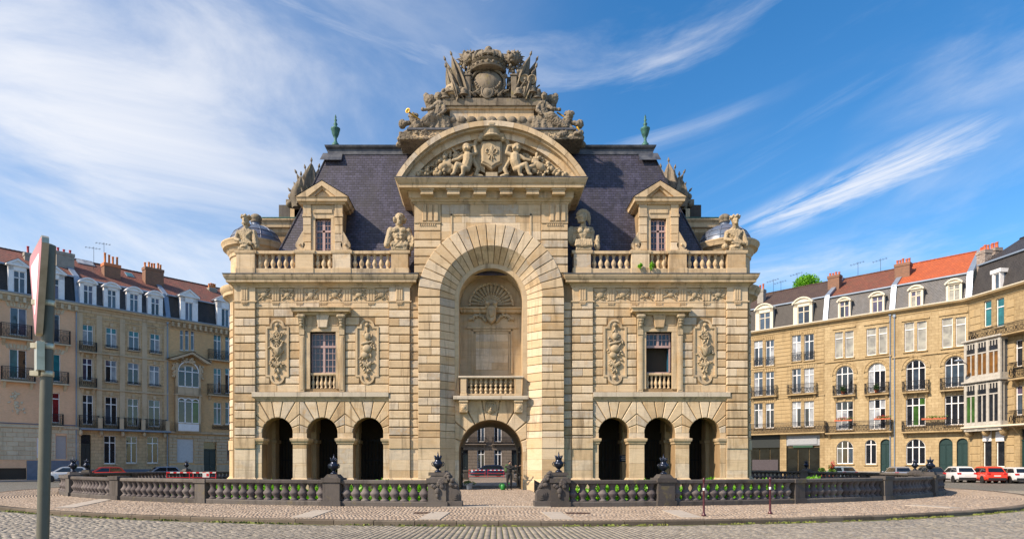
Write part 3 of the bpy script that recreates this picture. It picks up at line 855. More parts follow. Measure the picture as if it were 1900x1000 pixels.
for s in (-1, 1):
    for c in (515, 598, 683):
        mb = MB()
        for i in range(9):
            x = xs(s, c-26+i*6.5); mb.cap((x,3.7,0.35), (x,3.7,3.4), 0.02, 0.02, 6)
        for z in (0.6, 2.0, 3.3): mb.beam((xs(s,c-27),3.7,z), (xs(s,c+27),3.7,z), 0.03, 0.05)
        mb.build('iron_grille', M_iron, gate)

zc_n = 1.7+(861-551)*PS
P15 = 15.5
for s in (-1, 1):
    # arcade voussoirs
    for (c, a, b) in ((515,475.5,556.5),(598,556.5,640.5),(683,640.5,722)):
        x0, x1 = sorted((xs(s,a), xs(s,b)))
        fan(wall, xs(s,c), zw(803), 28.6*WS, x0+0.008, x1-0.008, zw(745), 9, -0.055, 0.02)
    # arcade piers, imposts and bases
    for (a, b) in ((475.5,486.4),(543.6,569.4),(626.6,655.2),(711.4,722)):
        x0, x1 = sorted((xs(s,a), xs(s,b)))
        zz = [0.86, 1.75, zw(832)]
        for k in range(2):
            MB().block(x0+.005, x1-.005, -0.055, 0.02, zz[k]+.004, zz[k+1]-.004, 0.012).build('pier_block', M_stone, wall)
        MB().block(x0+.005, x1-.005, -0.055, 0.02, zw(832)+.004, zw(824), 0.012).build('pier_block', M_stone, wall)
        e = 0.13
        prof = [(0,zw(824)),(0.05,zw(823)),(0.07,zw(820)),(0.13,zw(818)),(0.15,zw(815)),(0.15,zw(813)),(0.0,zw(812))]
        MB().sweep(prof, [(x0,0.94),(x0,-0.05),(x1,-0.05),(x1,0.94)], side=1).build('impost', M_trim, wall)
        MB().box(x0,x1,-0.055,0.02,zw(812),zw(803)).build('pier_block', M_stone, wall)
        prof = [(0.16,-2.2),(0.16,0.66),(0.12,0.70),(0.05,0.82),(0.0,0.87)]
        MB().sweep(prof, [(x0,0.9),(x0,-0.05),(x1,-0.05),(x1,0.9)], side=1).build('pier_base', M_trim, wall)
    # quoin piers: outer and inner, and the recessed strip beside the pavilion
    for (a, b, y0, y1) in ((436.5,475,-0.17,0.02),(722.5,761,-0.17,0.02),(761.5,778,-0.055,0.02)):
        k = 0
        while 560+P15*k < 812:
            t, u = 560+P15*k, min(560+P15*(k+1), 813)
            course(wall, xs(s,a), xs(s,b), zw(u), zw(t), y0, y1, 1.15 if k % 2 else 0.75, name='quoin'); k += 1
        MB().block(xs(s,a)-.0, xs(s,b)+.0, y0-0.04, y1, zw(832), zw(813), 0.02).build('impost_block', M_trim, wall)
        for (t, u) in ((832,853),(853,872),(872,886)):
            course(wall, xs(s,a), xs(s,b), zw(u), zw(t), y0+0.02, y1, 1.3, 0.008, 0.008, name='quoin')
        x0, x1 = sorted((xs(s,a), xs(s,b)))
        prof = [(0.20,-2.2),(0.20,0.66),(0.15,0.70),(0.06,0.84),(0.0,0.88)]
        MB().sweep(prof, [(x0,0.3),(x0,y0+.02),(x1,y0+.02),(x1,0.3)], side=1).build('pier_base', M_trim, wall)
    # string course above the arcade
    xa, xb = sorted((xs(s,469), xs(s,722)))
    MB().sweep([(0,zw(745)),(0.05,zw(744)),(0.08,zw(741)),(0.14,zw(739)),(0.16,zw(737)),(0,zw(737))], [(xa,0),(xb,0)]).build('string_course', M_trim, wall)
    w3 = (xb-xa)/6
    for i in range(6):
        MB().block(xa+i*w3+.004, xa+(i+1)*w3-.004, -0.24, 0.0, zw(737)+.003, zw(728), 0.02).build('ledge_slab', M_pale, wall)
    # wall courses
    for k in range(11):
        u, t = 728-P15*k, 728-P15*(k+1)
        if t < 560: t = 561
        segs = [(475.5, 544.5), (652, 722)]
        mid = (t+u)/2
        if mid > 585: segs = [(475.5, 556), (641, 722)]
        if mid < 574: segs = [(475.5, 722)]
        out = []
        for (a, b) in segs:
            if 592 < mid < 713:
                tab = mid < 604 or mid > 700
                for (p, q) in (((493.5,537),) if a < 600 else ((660,703.5),)):
                    if tab: p, q = p+7, q-7
                    out += [(a, p), (q, b)]
            else: out.append((a, b))
        for (a, b) in out:
            course(wall, xs(s,a), xs(s,b), zw(u), zw(t), -0.055, 0.02, 1.35)
    # frieze: architrave line, triglyphs and carved metopes
    x0, x1 = sorted((xs(s,436.5), xs(s,761)))
    for (a, b, y0) in ((475,722.5,-0.07),(434,478,-0.23),(720,764,-0.23)):
        xa, xb = sorted((xs(s,a), xs(s,b)))
        MB().sweep([(0,zw(562)),(0.05,zw(561.5)),(0.05,zw(559.5)),(0,zw(559))], [(xa,y0+.06),(xb,y0+.06)]).build('architrave_fillet', M_trim, wall)
    MB().box(xs(s,475), xs(s,722.5), -0.03, 0.02, zw(560), zw(535)).build('frieze', M_trim, wall)
    def triglyph(px, w, y):
        tg = MB()
        xa = xs(s,px)
        hw = w*WS/2
        for i in range(3):
            c_ = xa-hw+2*hw*(i+.5)/3; tg.block(c_-hw*0.25, c_+hw*0.25, y-0.06, y+.02, zw(559), zw(537), 0.025)
        tg.box(xa-hw*1.05, xa+hw*1.05, y-0.07, y+.02, zw(537), zw(535)); tg.box(xa-hw*1.02, xa+hw*1.02, y-0.03, y+.02, zw(559), zw(537))
        tg.box(xa-hw*.95, xa+hw*.95, y-0.07, y+.02, zw(563), zw(562))
        for i in range(6):
            c_ = xa-hw*.9+1.8*hw*(i+.5)/6; tg.lathe([(0.012,0.10),(0.026,0)], (c_,y-0.045,zw(566)), 6)
        tg.build('triglyph', M_trim, wall)
    for px in (512,556,600,644.5,689): triglyph(px, 14.5, -0.03)
    for a, b in ((436.5,475),(722.5,761)):
        MB().box(xs(s,a), xs(s,b), -0.17, 0.02, zw(560), zw(535)).build('pier_frieze_block', M_stone, wall)
        triglyph((a+b)/2, 13, -0.17)
    for i, px in enumerate((490.5,534,578,622,667,708)):
        mt = MB(); r_ = random.Random(i*7+s)
        cxx = xs(s,px); czz = zw(547.5)
        for k in range(2):
            a = r_.uniform(.35,.8)*(1 if k else -1)
            d = Vector((math.cos(a),0,math.sin(a)))
            c_ = Vector((cxx,-0.06,czz)); mt.cap(c_-d*0.46, c_+d*0.46, 0.035, 0.05, 6)
        mt.ell((cxx,-0.06,czz), (r_.uniform(.15,.24),0.09,r_.uniform(.15,.22)))
        for k in range(16):
            a = r_.uniform(0,6.283); q = r_.uniform(.15,.42)
            mt.ell((cxx+q*1.05*math.cos(a),-0.05,czz+q*0.72*math.sin(a)), (r_.uniform(.04,.10),0.06,r_.uniform(.03,.08)), ry(r_.uniform(0,3)), 7, 5)
        mt.build('metope_relief', M_sculpt, wall, True)
    # main cornice of the wing, returned round its corner
    zb = zw(535)
    prof = [(-0.02,zb-.0),(0.04,zb+.015),(0.05,zb+.12),(0.10,zb+.15),(0.14,zb+.22),(0.19,zb+.25),(0.38,zb+.27),(0.39,zb+.42),(0.43,zb+.44),(0.49,zb+.56),(0.52,zb+.65),(0.52,zb+.72),(-0.1,zb+.74)]
    pth = [(xs(-1,436)-0.0,4.0),(xs(-1,436),-0.10),(xs(-1,762),-0.10),(xs(-1,762),0.4)]
    if s > 0: pth = [(-x,y) for x,y in pth][::-1]
    MB().sweep(prof, pth, side=1).build('wing_cornice', M_trim, wall)
    pth2 = [(x*1.0,y) for x,y in pth]
    MB().sweep([(-0.1,zb+.722),(0.55,zb+.722),(0.55,zb+.765),(-0.1,zb+.79)], pth2, side=1).build('cornice_lead', M_lead, wall)
    ztop = zb+.77
    MB().box(xs(s,430), xs(s,775), -0.1, 8.6, 13.25, ztop-.02).build('cornice_core', M_wall, wall)

    # roof-edge balustrade
    bal = empty('parapet_balustrade', (0,0,0)); bal.parent = gate
    zb2, zt2, zr = zw(499), zw(472), zw(466)
    MB().block(xs(s,438), xs(s,760), -0.12, 0.55, ztop-.02, zb2, 0.02).build('plinth', M_trim, bal)
    posts = ((438.5,475),(547.5,583),(616.6,652),(725,759))
    for a, b in posts:
        MB().block(xs(s,a), xs(s,b), -0.16, 0.55, ztop-.01, zb2+.03, 0.02).build('post_base', M_trim, bal)
        MB().block(xs(s,a+1.2), xs(s,b-1.2), -0.12, 0.5, zb2+.03, zt2, 0.015).build('post', M_stone, bal)
        xa, xb = sorted((xs(s,a), xs(s,b)))
        MB().sweep([(0,zt2),(0.05,zt2+.02),(0.07,zt2+.1),(0.07,zr),(-.05,zr+.015)], [(xa,0.5),(xa,-0.10),(xb,-0.10),(xb,0.5)]).box(xa+.02,xb-.02,-.08,.5,zt2,zr+.01).build('post_cap', M_trim, bal)
    for a, b in zip(posts[:-1], posts[1:]):
        MB().block(xs(s,a[1]), xs(s,b[0]), -0.10, 0.42, zt2, zr-.01, 0.02).build('rail', M_trim, bal)
        w = b[0]-a[1]; n = 3 if w < 40 else 6
        hb = zt2-zb2
        pr = [(0.12,0),(0.12,.06),(0.085,.09),(0.07,.13),(0.10,.22),(0.135,.32),(0.125,.42),(0.075,.56),(0.06,.66),(0.085,.72),(0.085,.76),(0.065,.79),(0.11,.84),(0.12,.9)]
        for i in range(n):
            c_ = a[1]+w*(i+.5)/n
            MB().lathe([(r_*1.15,z/0.9*hb) for r_,z in pr], (xs(s,c_),0.16,zb2), 10).build('baluster', M_trim, bal, True)

    # big window with balustraded sill
    xw0, xw1 = sorted((xs(s,576), xs(s,623.5)))
    win = empty('window', (0,0,0)); win.parent = gate
    zt_, zm, zb_ = zw(617), zw(642), zw(691)
    fr = MB(); y0, y1 = 0.26, 0.34
    openw = (s > 0)
    fr.box(xw0, xw0+.09, y0, y1, zb_, zt_); fr.box(xw1-.09, xw1, y0, y1, zb_, zt_)
    fr.box(xw0, xw1, y0-.01, y1, zt_-.09, zt_); fr.box(xw0, xw1, y0-.03, y1, zm-.07, zm+.07); fr.box(xw0, xw1, y0, y1, zb_-.02, zb_+.06)
    xm = (xw0+xw1)/2
    fr.box(xm-.07, xm+.07, y0-.02, y1, zm if openw else zb_, zt_)
    def bars(xa, xb, za, zb3, nc, nr):
        for i in range(1, nc): x = xa+(xb-xa)*i/nc; fr.box(x-.018, x+.018, y0+.01, y1-.01, za, zb3)
        for i in range(1, nr): z = za+(zb3-za)*i/nr; fr.box(xa, xb, y0+.012, y1-.012, z-.018, z+.018)
    bars(xw0, xm, zm, zt_, 3, 2); bars(xm, xw1, zm, zt_, 3, 2)
    if not openw: bars(xw0, xm, zb_, zm, 3, 4); bars(xm, xw1, zb_, zm, 3, 4)
    fr.build('window_frame', M_pinkwood, win)
    for (xa, xb) in ((xw0, xm), (xm, xw1)):
        MB().box(xa+.01, xb-.01, 0.30, 0.315, zm, zt_).build('pane', G_mon, win)
        if not openw: MB().box(xa+.01, xb-.01, 0.30, 0.315, zb_, zm).build('pane', G_mon, win)
    if openw:
        MB().box(xw0+.02, xw1-.02, 0.76, 0.78, zb_, zm).build('dark_room', M_dark, win)
        MB().box(xw1-.10, xw1-.05, 0.34, 0.72, zb_, zm).build('open_casement', plain('blue_casement', (0.02,0.09,0.16), .4), win)
    MB().block(xw0, xw1, 0.02, 0.32, zw(696), zw(691)-.02, 0.02).build('sill_rail', M_trim, win)
    hb = zw(696)-zw(720)
    for i in range(6):
        c_ = xw0+(xw1-xw0)*(i+.5)/6
        MB().lathe([(r_*0.85,z/0.9*hb) for r_,z in pr], (c_,0.18,zw(720)), 9).build('baluster', M_trim, win, True)
    MB().box(xw0, xw1, 0.46, 0.5, zw(722), zw(691)).build('sill_back', M_dark, win)
    # surround: pilaster strips with consoles, lattice panels, keystone, entablature
    sur = empty('window_surround', (0,0,0)); sur.parent = gate
    for (a, b) in ((556.5,566),(630,640)):
        MB().block(xs(s,a), xs(s,b), -0.16, 0.0, zw(727), zw(622), 0.02).block(xs(s,a+2.2), xs(s,b-2.2), -0.185, -.1, zw(724), zw(625), 0.02).build('pilaster', M_trim, sur)
        con = MB(); xa, xb = sorted((xs(s,a), xs(s,b)))
        con.prism([(0,0)], 0, 0) if False else None
        pts = [(-0.02,zw(622)),(-0.20,zw(622)),(-0.17,zw(612)),(-0.24,zw(604)),(-0.40,zw(595)),(-0.44,zw(588)),(-0.40,zw(585)),(-0.02,zw(585))]
        k = len(pts); con.add([(xa,y,z) for y,z in pts]+[(xb,y,z) for y,z in pts], [tuple(range(k)), tuple(range(2*k-1,k-1,-1))]+[(i,k+i,k+(i+1)%k,(i+1)%k) for i in range(k)])
        for q in range(4): con.ell(((xa+xb)/2,-0.40+q*0.05,zw(590+q*5)), (0.17-.02*q,0.09,0.10))
        con.cap((xa,-0.38,zw(589)), (xb,-0.38,zw(589)), 0.12, 0.12, 10)
        con.build('console', M_sculpt, sur)
    fr2 = MB()
    for (a, b) in ((566.5,576),(623.5,629.5)): fr2.block(xs(s,a), xs(s,b), -0.09, 0.26, zw(722), zw(616), 0.02)
    fr2.block(xs(s,566.5), xs(s,629.5), -0.10, 0.26, zw(616), zw(606), 0.02)
    fr2.box(xs(s,566.5), xs(s,629.5), -0.06, 0.02, zw(606), zw(585)); fr2.build('architrave', M_trim, sur)
    for (a, b) in ((569,588),(612,628)):
        lat = MB(); xa, xb = sorted((xs(s,a), xs(s,b))); z0, z1 = zw(604.5), zw(588)
        lat.box(xa, xb, -0.10, -0.05, z0, z0+.04); lat.box(xa, xb, -0.10, -0.05, z1-.04, z1); lat.box(xa, xa+.04, -0.10, -0.05, z0, z1); lat.box(xb-.04, xb, -0.10, -0.05, z0, z1)
        for i in range(4):
            for j in range(4):
                lat.box(xa+.05+(xb-xa-.1)*(i+.15+.15*(j%2))/4, xa+.05+(xb-xa-.1)*(i+.75+.15*(j%2))/4, -0.085, -.05, z0+.05+(z1-z0-.1)*(j+.2)/4, z0+.05+(z1-z0-.1)*(j+.75)/4)
        lat.build('lattice_panel', M_trim, sur)
    kx = xs(s,600)
    MB().prism([(kx-.27,zw(609)),(kx+.27,zw(609)),(kx+.40,zw(585.5)),(kx-.40,zw(585.5))], -0.24, 0.0, 0.03).build('keystone', M_stone, sur)
    xa, xb = sorted((xs(s,555.5), xs(s,641)))
    MB().sweep([(0,zw(586)),(0.06,zw(585.5)),(0.10,zw(583)),(0.14,zw(582)),(0.36,zw(581)),(0.38,zw(577)),(0.46,zw(574.5)),(0.46,zw(573.8)),(-.02,zw(573))], [(xa,0.02),(xa,-0.16),(xb,-0.16),(xb,0.02)]).box(xa,xb,-.16,0,zw(586),zw(574)).build('entablature', M_trim, sur)

    # carved trophy panels
    for (pc, kind) in ((515,0),(681.5,1)):
        pan = empty('trophy_panel', (0,0,0)); pan.parent = gate
        cxx = xs(s,pc); hw = 21.5*WS; tw = 13.5*WS
        def outline(g):
            pts = []
            zt0, zb0 = zw(606), zw(699.5)
            pts += [(cxx-hw+g,zb0+g),(cxx-tw+g,zb0+g)]
            for i in range(11):
                a = math.pi+math.pi*i/10; pts.append((cxx+(tw-g)*math.cos(a), zb0+(tw-g)*math.sin(a)*1.0))
            pts += [(cxx+tw-g,zb0+g),(cxx+hw-g,zb0+g),(cxx+hw-g,zt0-g),(cxx+tw-g,zt0-g)]
            for i in range(11):
                a = math.pi*i/10; pts.append((cxx+(tw-g)*math.cos(a), zt0+(tw-g)*math.sin(a)))
            pts += [(cxx-tw+g,zt0-g),(cxx-hw+g,zt0-g)]
            return pts
        A, B = outline(0), outline(0.12); n = len(A)
        fm = MB(); ya, yb = -0.10, 0.0
        fm.v = [(x,ya,z) for x,z in A]+[(x,ya,z) for x,z in B]+[(x,yb,z) for x,z in A]+[(x,yb+.0,z) for x,z in B]
        for i in range(n):
            j = (i+1)%n; fm.f += [(i,j,n+j,n+i),(2*n+i,2*n+j,j,i),(n+i,n+j,3*n+j,3*n+i)]
        fm.build('panel_frame', M_trim, pan)
        MB().prism(B, -0.025, 0.02).build('panel_field', M_trim, pan)
        tr = MB(); r_ = random.Random(100+pc*3+s*17)
        def P(u, v, d=0.0): return (cxx+u, -0.07-d, zw(652)+v)
        for v in (1.62,-1.60): tr.ell(P(0,v,.02), 0.13, None, 12, 8)
        tr.cap(P(0,1.5), P(0,-1.45), 0.05, 0.05)
        # crossed staves / tools
        for k in range(3):
            a = r_.uniform(.9,1.35); L = r_.uniform(.55,.75); z0 = 0.55-0.55*k
            for q in (-1,1):
                d = Vector((math.cos(a)*q,0,math.sin(a))); c_ = Vector(P(0,z0,.03)); tr.cap(c_-d*L*.7, c_+d*L, 0.028, 0.045, 6)
        if kind == 0:
            for i in range(10):   # wheel
                a0, a1 = 2*math.pi*i/10, 2*math.pi*(i+1)/10
                tr.cap(P(-.03+.21*math.cos(a0),.98+.21*math.sin(a0),.06), P(-.03+.21*math.cos(a1),.98+.21*math.sin(a1),.06), 0.04, 0.04, 6)
            for i in range(2):
                a = math.pi*i/2+.4; tr.cap(P(-.03-.2*math.cos(a),.98-.2*math.sin(a),.06), P(-.03+.2*math.cos(a),.98+.2*math.sin(a),.06), .025, .025, 6)
            tr.prism([(cxx-.42,zw(652)+.35),(cxx-.2,zw(652)+.12),(cxx-.12,zw(652)-.28),(cxx+.1,zw(652)-.3),(cxx+.42,zw(652)-.02),(cxx+.25,zw(652)+.2),(cxx+.38,zw(652)+.45),(cxx,zw(652)+.2)], -0.22, -0.02, 0.05)
        else:
            tr.ell(P(0.02,.92,.04), (.20,.13,.24)); tr.ell(P(0,.15,.05), (.30,.16,.26)); tr.ell(P(-.12,-.25,.05), (.26,.14,.20), ry(.5))
            tr.cap(P(-.3,.45,.05), P(.3,.6,.05), .09, .06)
        for k in range(34):       # leaves, ribbons, fruit
            v = r_.uniform(-1.25,1.3); env = 0.50*math.sqrt(max(0.05,1-((v-.05)/1.35)**2))
            u = r_.uniform(-env,env); a = math.atan2(-1, u*2)+r_.gauss(0,.5)
            tr.ell(P(u,v,r_.uniform(0,.06)), (r_.uniform(.08,.15),0.07,r_.uniform(.035,.07)), ry(-a), 7, 5)
        for k in range(7):        # hanging leaf tip
            u = (k-3)*.07; tr.ell(P(u,-.75-.05*(3-abs(k-3)),.05), (.16,.07,.055), ry(math.pi/2+u*1.2), 7, 5)
        for q in (-1,1): tr.ell(P(q*.1,-1.22,.03), (.16,.06,.07), ry(math.pi/2-q*.35), 7, 5)
        tr.build('trophy_relief', M_sculpt, pan, True)

# --- giant arch: courses of the splayed jambs, voussoirs
zsp = zc_n
R0, R1, R2, R3 = 60.5*PS, 67.5*PS, 94.5*PS, 135.5*PS
def zp(py): return 1.7+(861-py)*PS
for s in (-1, 1):
    k = 0
    while True:
        t, u = 551+P15*k, 551+P15*(k+1)
        if t > 806: break
        u = min(u, 812)
        za, zb = zp(u)+.022, zp(t)-.022
        course(wall, s*R2+s*.004, s*R3, zp(u), zp(t), -0.46, -0.38, 0.9, name='jamb_block')
        # splayed block
        xo, xi = s*R2, s*R1; y_o, y_i = -0.46, 0.34
        mb = MB()
        fr = [(xo,y_o,za),(xi,y_i,za),(xi,y_i,zb),(xo,y_o,zb)]; bk = [(xo+s*.0,y_o+.12,za),(xi+s*.12,y_i+.02,za),(xi+s*.12,y_i+.02,zb),(xo+s*.0,y_o+.12,zb)]
        if s > 0: fr = [fr[1],fr[0],fr[3],fr[2]]; bk = [bk[1],bk[0],bk[3],bk[2]]
        hexa(mb, fr, bk); mb.build('splay_block', M_stone, wall)
        k += 1
    # backing of the splay
    mb = MB(); hexa(mb, [(s*(R2+.02),-0.40,-2.2),(s*(R1+.06),.37,-2.2),(s*(R1+.06),.37,zsp),(s*(R2+.02),-.40,zsp)], [(s*(R2+.05),.2,-2.2),(s*(R2+.05),.5,-2.2),(s*(R2+.05),.5,zsp),(s*(R2+.05),.2,zsp)])
    mb.build('splay_backing', M_wall, wall)
    # impost and lower jamb
    for (t, u, e) in ((812,831,0.04),(831,852,0),(852,872,0),(872,887,0.0)):
        course(wall, s*(R2+.005), s*(R3), zp(u), zp(t), -0.45-e, -0.36, 3 if e else 1.2, 0.008, 0.01, name='jamb_block')
        mb = MB(); g = .004
        xo, xi = s*R2, s*R1; dx = e*.7
        fr = [(xo-s*dx*0,-0.45-e,zp(u)+g),(xi-s*dx,.34-e*.5,zp(u)+g),(xi-s*dx,.34-e*.5,zp(t)-g),(xo,-0.45-e,zp(t)-g)]
        bk = [(xo,-.3,zp(u)+g),(xi+s*.15,.38,zp(u)+g),(xi+s*.15,.38,zp(t)-g),(xo,-.3,zp(t)-g)]
        hexa(mb, fr, bk); mb.build('splay_block', M_stone, wall)
    prof = [(0.16,-2.2),(0.16,0.60),(0.12,0.66),(0.0,0.84)]
    MB().sweep(prof, [(s*R3,-.3),(s*R3,-.44),(s*R2,-.44),(s*R1,.35),(s*R1,.6)] if s < 0 else [(R1,.6),(R1,.35),(R2,-.44),(R3,-.44),(R3,-.3)], side=1).build('jamb_base', M_trim, wall)
NV = 23
for k in range(NV):
    a0, a1 = math.pi*k/NV, math.pi*(k+1)/NV
    g = 0.02
    def pt(r, a, y): return (r*math.cos(a), y, zsp+r*math.sin(a))
    def ring_poly(r, ga, gb): 
        return [(r*math.cos(a), zsp+r*math.sin(a)) for a in np.linspace(a0+g/r, a1-g/r, 4)]
    jut = 0.0; g = 0.026
    o_ = ring_poly(R3, 0, 0); i_ = ring_poly(R2+.005, 0, 0)
    MB().prism(o_+i_[::-1], -0.50, -0.36, 0.022).build('voussoir', M_stone, wall)
    mb = MB()
    A = np.linspace(a0+g/R2*0.9, a1-g/R2*0.9, 4)
    vs = []; 
    for a in A: vs += [pt(R2,a,-.48), pt(R1,a,.34), pt(R1+.12,a,.37), pt(R2,a,-.3)]
    fs = []
    for i in range(3):
        o = i*4; p = o+4
        fs += [(o,p,p+1,o+1),(o+1,p+1,p+2,o+2),(o+3,p+3,p,o)]
    fs += [(0,1,2,3),(15,14,13,12)]
    mb.add(vs, fs).build('splay_voussoir', M_stone, wall)
mb = MB()
for i in range(40):
    a, b = math.pi*i/40, math.pi*(i+1)/40
    mb.add([pt(R2+.03,a,-.39), pt(R2+.03,b,-.39), pt(R1+.06,b,.39), pt(R1+.06,a,.39)], [(0,1,2,3)])
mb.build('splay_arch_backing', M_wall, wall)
MB().arcband(0, zsp, R0, R1+.03, 0, math.pi, 40, 0.30, 0.45).build('niche_archivolt', M_trim, wall)
for s in (-1,1): MB().box(s*R0, s*(R1+.03), 0.30, 0.45, 5.97, zsp).build('niche_jamb', M_trim, wall)

# upper pavilion: pilasters, panel, entablature
for s in (-1, 1):
    x0, x1 = sorted((s*93.5*PS, s*142.5*PS))
    for (t, u) in ((414,429),(429,445),(445,460),(460,476),(476,491),(491,507)):
        course(wall, x0, x1, zp(u), zp(t), -0.45, -0.36, 1.3, name='pilaster_block')
    MB().sweep([(0,zp(415)),(0.05,zp(414.5)),(0.06,zp(412.5)),(0,zp(412))], [(x0,-.44),(x1,-.44)]).build('pilaster_necking', M_trim, wall)
    cpt = MB(); cpt.box(x0, x1, -0.45, -0.36, zp(412), zp(378))
    for i in range(4):
        c_ = x0+(x1-x0)*(i+.75)/4.5; 
        if 0.2 < (c_-x0)/(x1-x0) < 0.85: cpt.block(c_-.12, c_+.12, -.53, -.4, zp(411), zp(380), .04)
    for i in range(8): cpt.lathe([(0.015,0.12),(0.035,0)], (x0+.35+(x1-x0-.7)*i/7,-.48,zp(419)), 6)
    cpt.build('pilaster_capital', M_trim, wall)
mb = MB()
for (a, b, t, u) in ((836,839,397,470),(983,986,397,470),(836,986,397,400)):
    mb.box((a-911)*PS, (b-911)*PS, -0.46, -0.36, zp(u), zp(t))
mb.build('panel_moulding', M_trim, wall)
for k, (t, u) in enumerate(((379,397),(397,413),(413,429),(429,445))):
    course(wall, -92*PS, 92*PS, zp(u), zp(t), -0.415-.006*(k%2), -0.36, 1.7, 0.006, 0.004, name='stone')
ex = 142.5*PS
z0 = zp(379.5)
zE = 18.78
prof = [(-.02,z0),(0.06,z0+.02),(0.08,z0+.10),(0.16,z0+.14),(0.20,z0+.24),(0.30,z0+.30),(0.34,z0+.66),(0.84,z0+.70),(0.86,z0+.90),(0.92,z0+.93),(1.02,z0+1.10),(1.06,zE-.04),(1.06,zE),(-.1,zE)]
pth = [(-ex,5),(-ex,-.42),(ex,-.42),(ex,5)]
MB().sweep(prof, pth).build('great_cornice', M_trim, wall)
MB().box(-ex+.05, ex-.05, -.38, 7, 17.4, zE-.02).build('cornice_core', M_wall, wall)
MB().box(-ex-1.08, ex+1.08, -1.5, 5, zE+.002, zE+.045).build('cornice_lead', M_lead, wall)
for i, px in enumerate((792,841,890,939,988,1036)):
    x = (px-911)*0.0325
    MB().block(x-.38, x+.38, -1.12, -.7, z0+.34, z0+.62, .03).box(x-.44, x+.44, -1.18, -.7, z0+.60, z0+.71).build('modillion', M_trim, wall)
# segmental pediment
sc_ = 38.75/1200
zap = 1.7+(861-227)*sc_; Rp = 6.53; zpc = zap-Rp
aa = math.asin((zE+.05-zpc)/Rp)
ped = empty('pediment', (0,0,0)); ped.parent = gate
NP = 15
for i in range(NP):
    a0, a1 = aa+(math.pi-2*aa)*i/NP, aa+(math.pi-2*aa)*(i+1)/NP
    MB().arcband(0, zpc, Rp-.30, Rp, a0+.0012, a1-.0012, 4, -1.45, 0.6).build('coping_stone', M_stone, ped)
MB().arcband(0, zpc, Rp-.42, Rp-.298, aa, math.pi-aa, 40, -1.25, 0.5).build('cornice_bead', M_trim, ped)
for i in range(NP):
    a0, a1 = aa+(math.pi-2*aa)*i/NP, aa+(math.pi-2*aa)*(i+1)/NP
    MB().arcband(0, zpc, Rp-.80, Rp-.418, max(aa,a0)+.001, min(math.pi-aa,a1)-.001, 4, -.95, 0.4).build('archivolt_stone', M_stone, ped)
MB().arcband(0, zpc, Rp-.98, Rp-.798, aa*.97, math.pi-aa*.97, 40, -.70, 0.4).build('inner_moulding', M_trim, ped)
poly = [((Rp-.9)*math.cos(a), zpc+(Rp-.9)*math.sin(a)) for a in np.linspace(aa*1.0, math.pi-aa*1.0, 30)]
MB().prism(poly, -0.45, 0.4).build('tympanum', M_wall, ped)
poly = [((Rp-.06)*math.cos(a), zpc+(Rp-.06)*math.sin(a)) for a in np.linspace(aa, math.pi-aa, 30)]
MB().prism(poly, 0.55, 4.2).build('pediment_backing', M_lead, ped)
def sp(px, py, dy=-0.7):       # pediment sculpture coordinates
    x, z = mp(px, py, dy); return Vector((x, dy, z))
# shield and crown
sh = MB()
c_ = sp(912, 288)
w, h = 0.56, 0.66
poly = [(c_.x-w,c_.z+h),(c_.x-w,c_.z-h*.8),(c_.x-w*.45,c_.z-h),(c_.x,c_.z-h*1.28),(c_.x+w,c_.z-h*.8) if False else (c_.x+w*.45,c_.z-h),(c_.x+w,c_.z-h*.8),(c_.x+w,c_.z+h)]
sh.prism(poly, -1.0, -.6, .05)
fr_ = [(x+(x-c_.x)*.14, z+(z-c_.z)*.12) for x,z in poly]
sh.prism(fr_, -0.92, -.5, .04)
for s in (-1,1):
    pts = [(c_.x+s*.62,c_.z+.95),(c_.x+s*.95,c_.z+.75),(c_.x+s*1.12,c_.z+.2),(c_.x+s*1.1,c_.z-.4),(c_.x+s*.8,c_.z-.9),(c_.x+s*.95,c_.z-1.25),(c_.x+s*.6,c_.z-1.35)]
    for a, b in zip(pts[:-1], pts[1:]): sh.cap((a[0],-.82,a[1]), (b[0],-.82,b[1]), .13, .11)
    sh.prism([(c_.x+s*.5,c_.z+.9)]+pts[1:5]+[(c_.x+s*.4,c_.z-1.1)], -.72, -.5)
    sh.cap((c_.x+s*.15,-.95,c_.z+1.0), (c_.x+s*.62,-.95,c_.z+1.0), .2, .2); sh.ell((c_.x+s*.7,-.95,c_.z+.85), .18)
sh.box(c_.x-.35, c_.x+.35, -.95, -.5, c_.z-1.55, c_.z-1.15); sh.ell((c_.x,-.95,c_.z+1.0), .14)
sh.build('shield', M_sculpt, ped, True, 40)
# fleur-de-lis on the shield
fl = MB(); y = -1.03
fl.prism([(c_.x,c_.z+.48),(c_.x+.11,c_.z+.2),(c_.x+.05,c_.z-.08),(c_.x-.05,c_.z-.08),(c_.x-.11,c_.z+.2)], y-.03, -.98, .02)
for s in (-1,1):
    pts = [(.04,-.06),(.12,.14),(.24,.24),(.34,.16),(.33,.02),(.26,-.02)]
    for a, b in zip(pts[:-1], pts[1:]): fl.cap((c_.x+s*a[0],y,c_.z+a[1]), (c_.x+s*b[0],y,c_.z+b[1]), .05, .045, 6)
    fl.cap((c_.x+s*.03,y,c_.z-.1), (c_.x+s*.16,y,c_.z-.36), .04, .05, 6)
fl.cap((c_.x-.2,y,c_.z-.1), (c_.x+.2,y,c_.z-.1), .045, .045, 6); fl.cap((c_.x,y,c_.z-.1), (c_.x,y,c_.z-.5), .045, .03, 6)
fl.build('fleur_de_lis', M_sculpt, ped, True)
cr = MB()
cc = sp(912, 247)
cr.lathe([(0.62,-.45),(0.66,-.4),(0.60,-.3),(0.64,.05),(0.74,.12),(0.74,.22)], (cc.x,-.75,cc.z), 18)
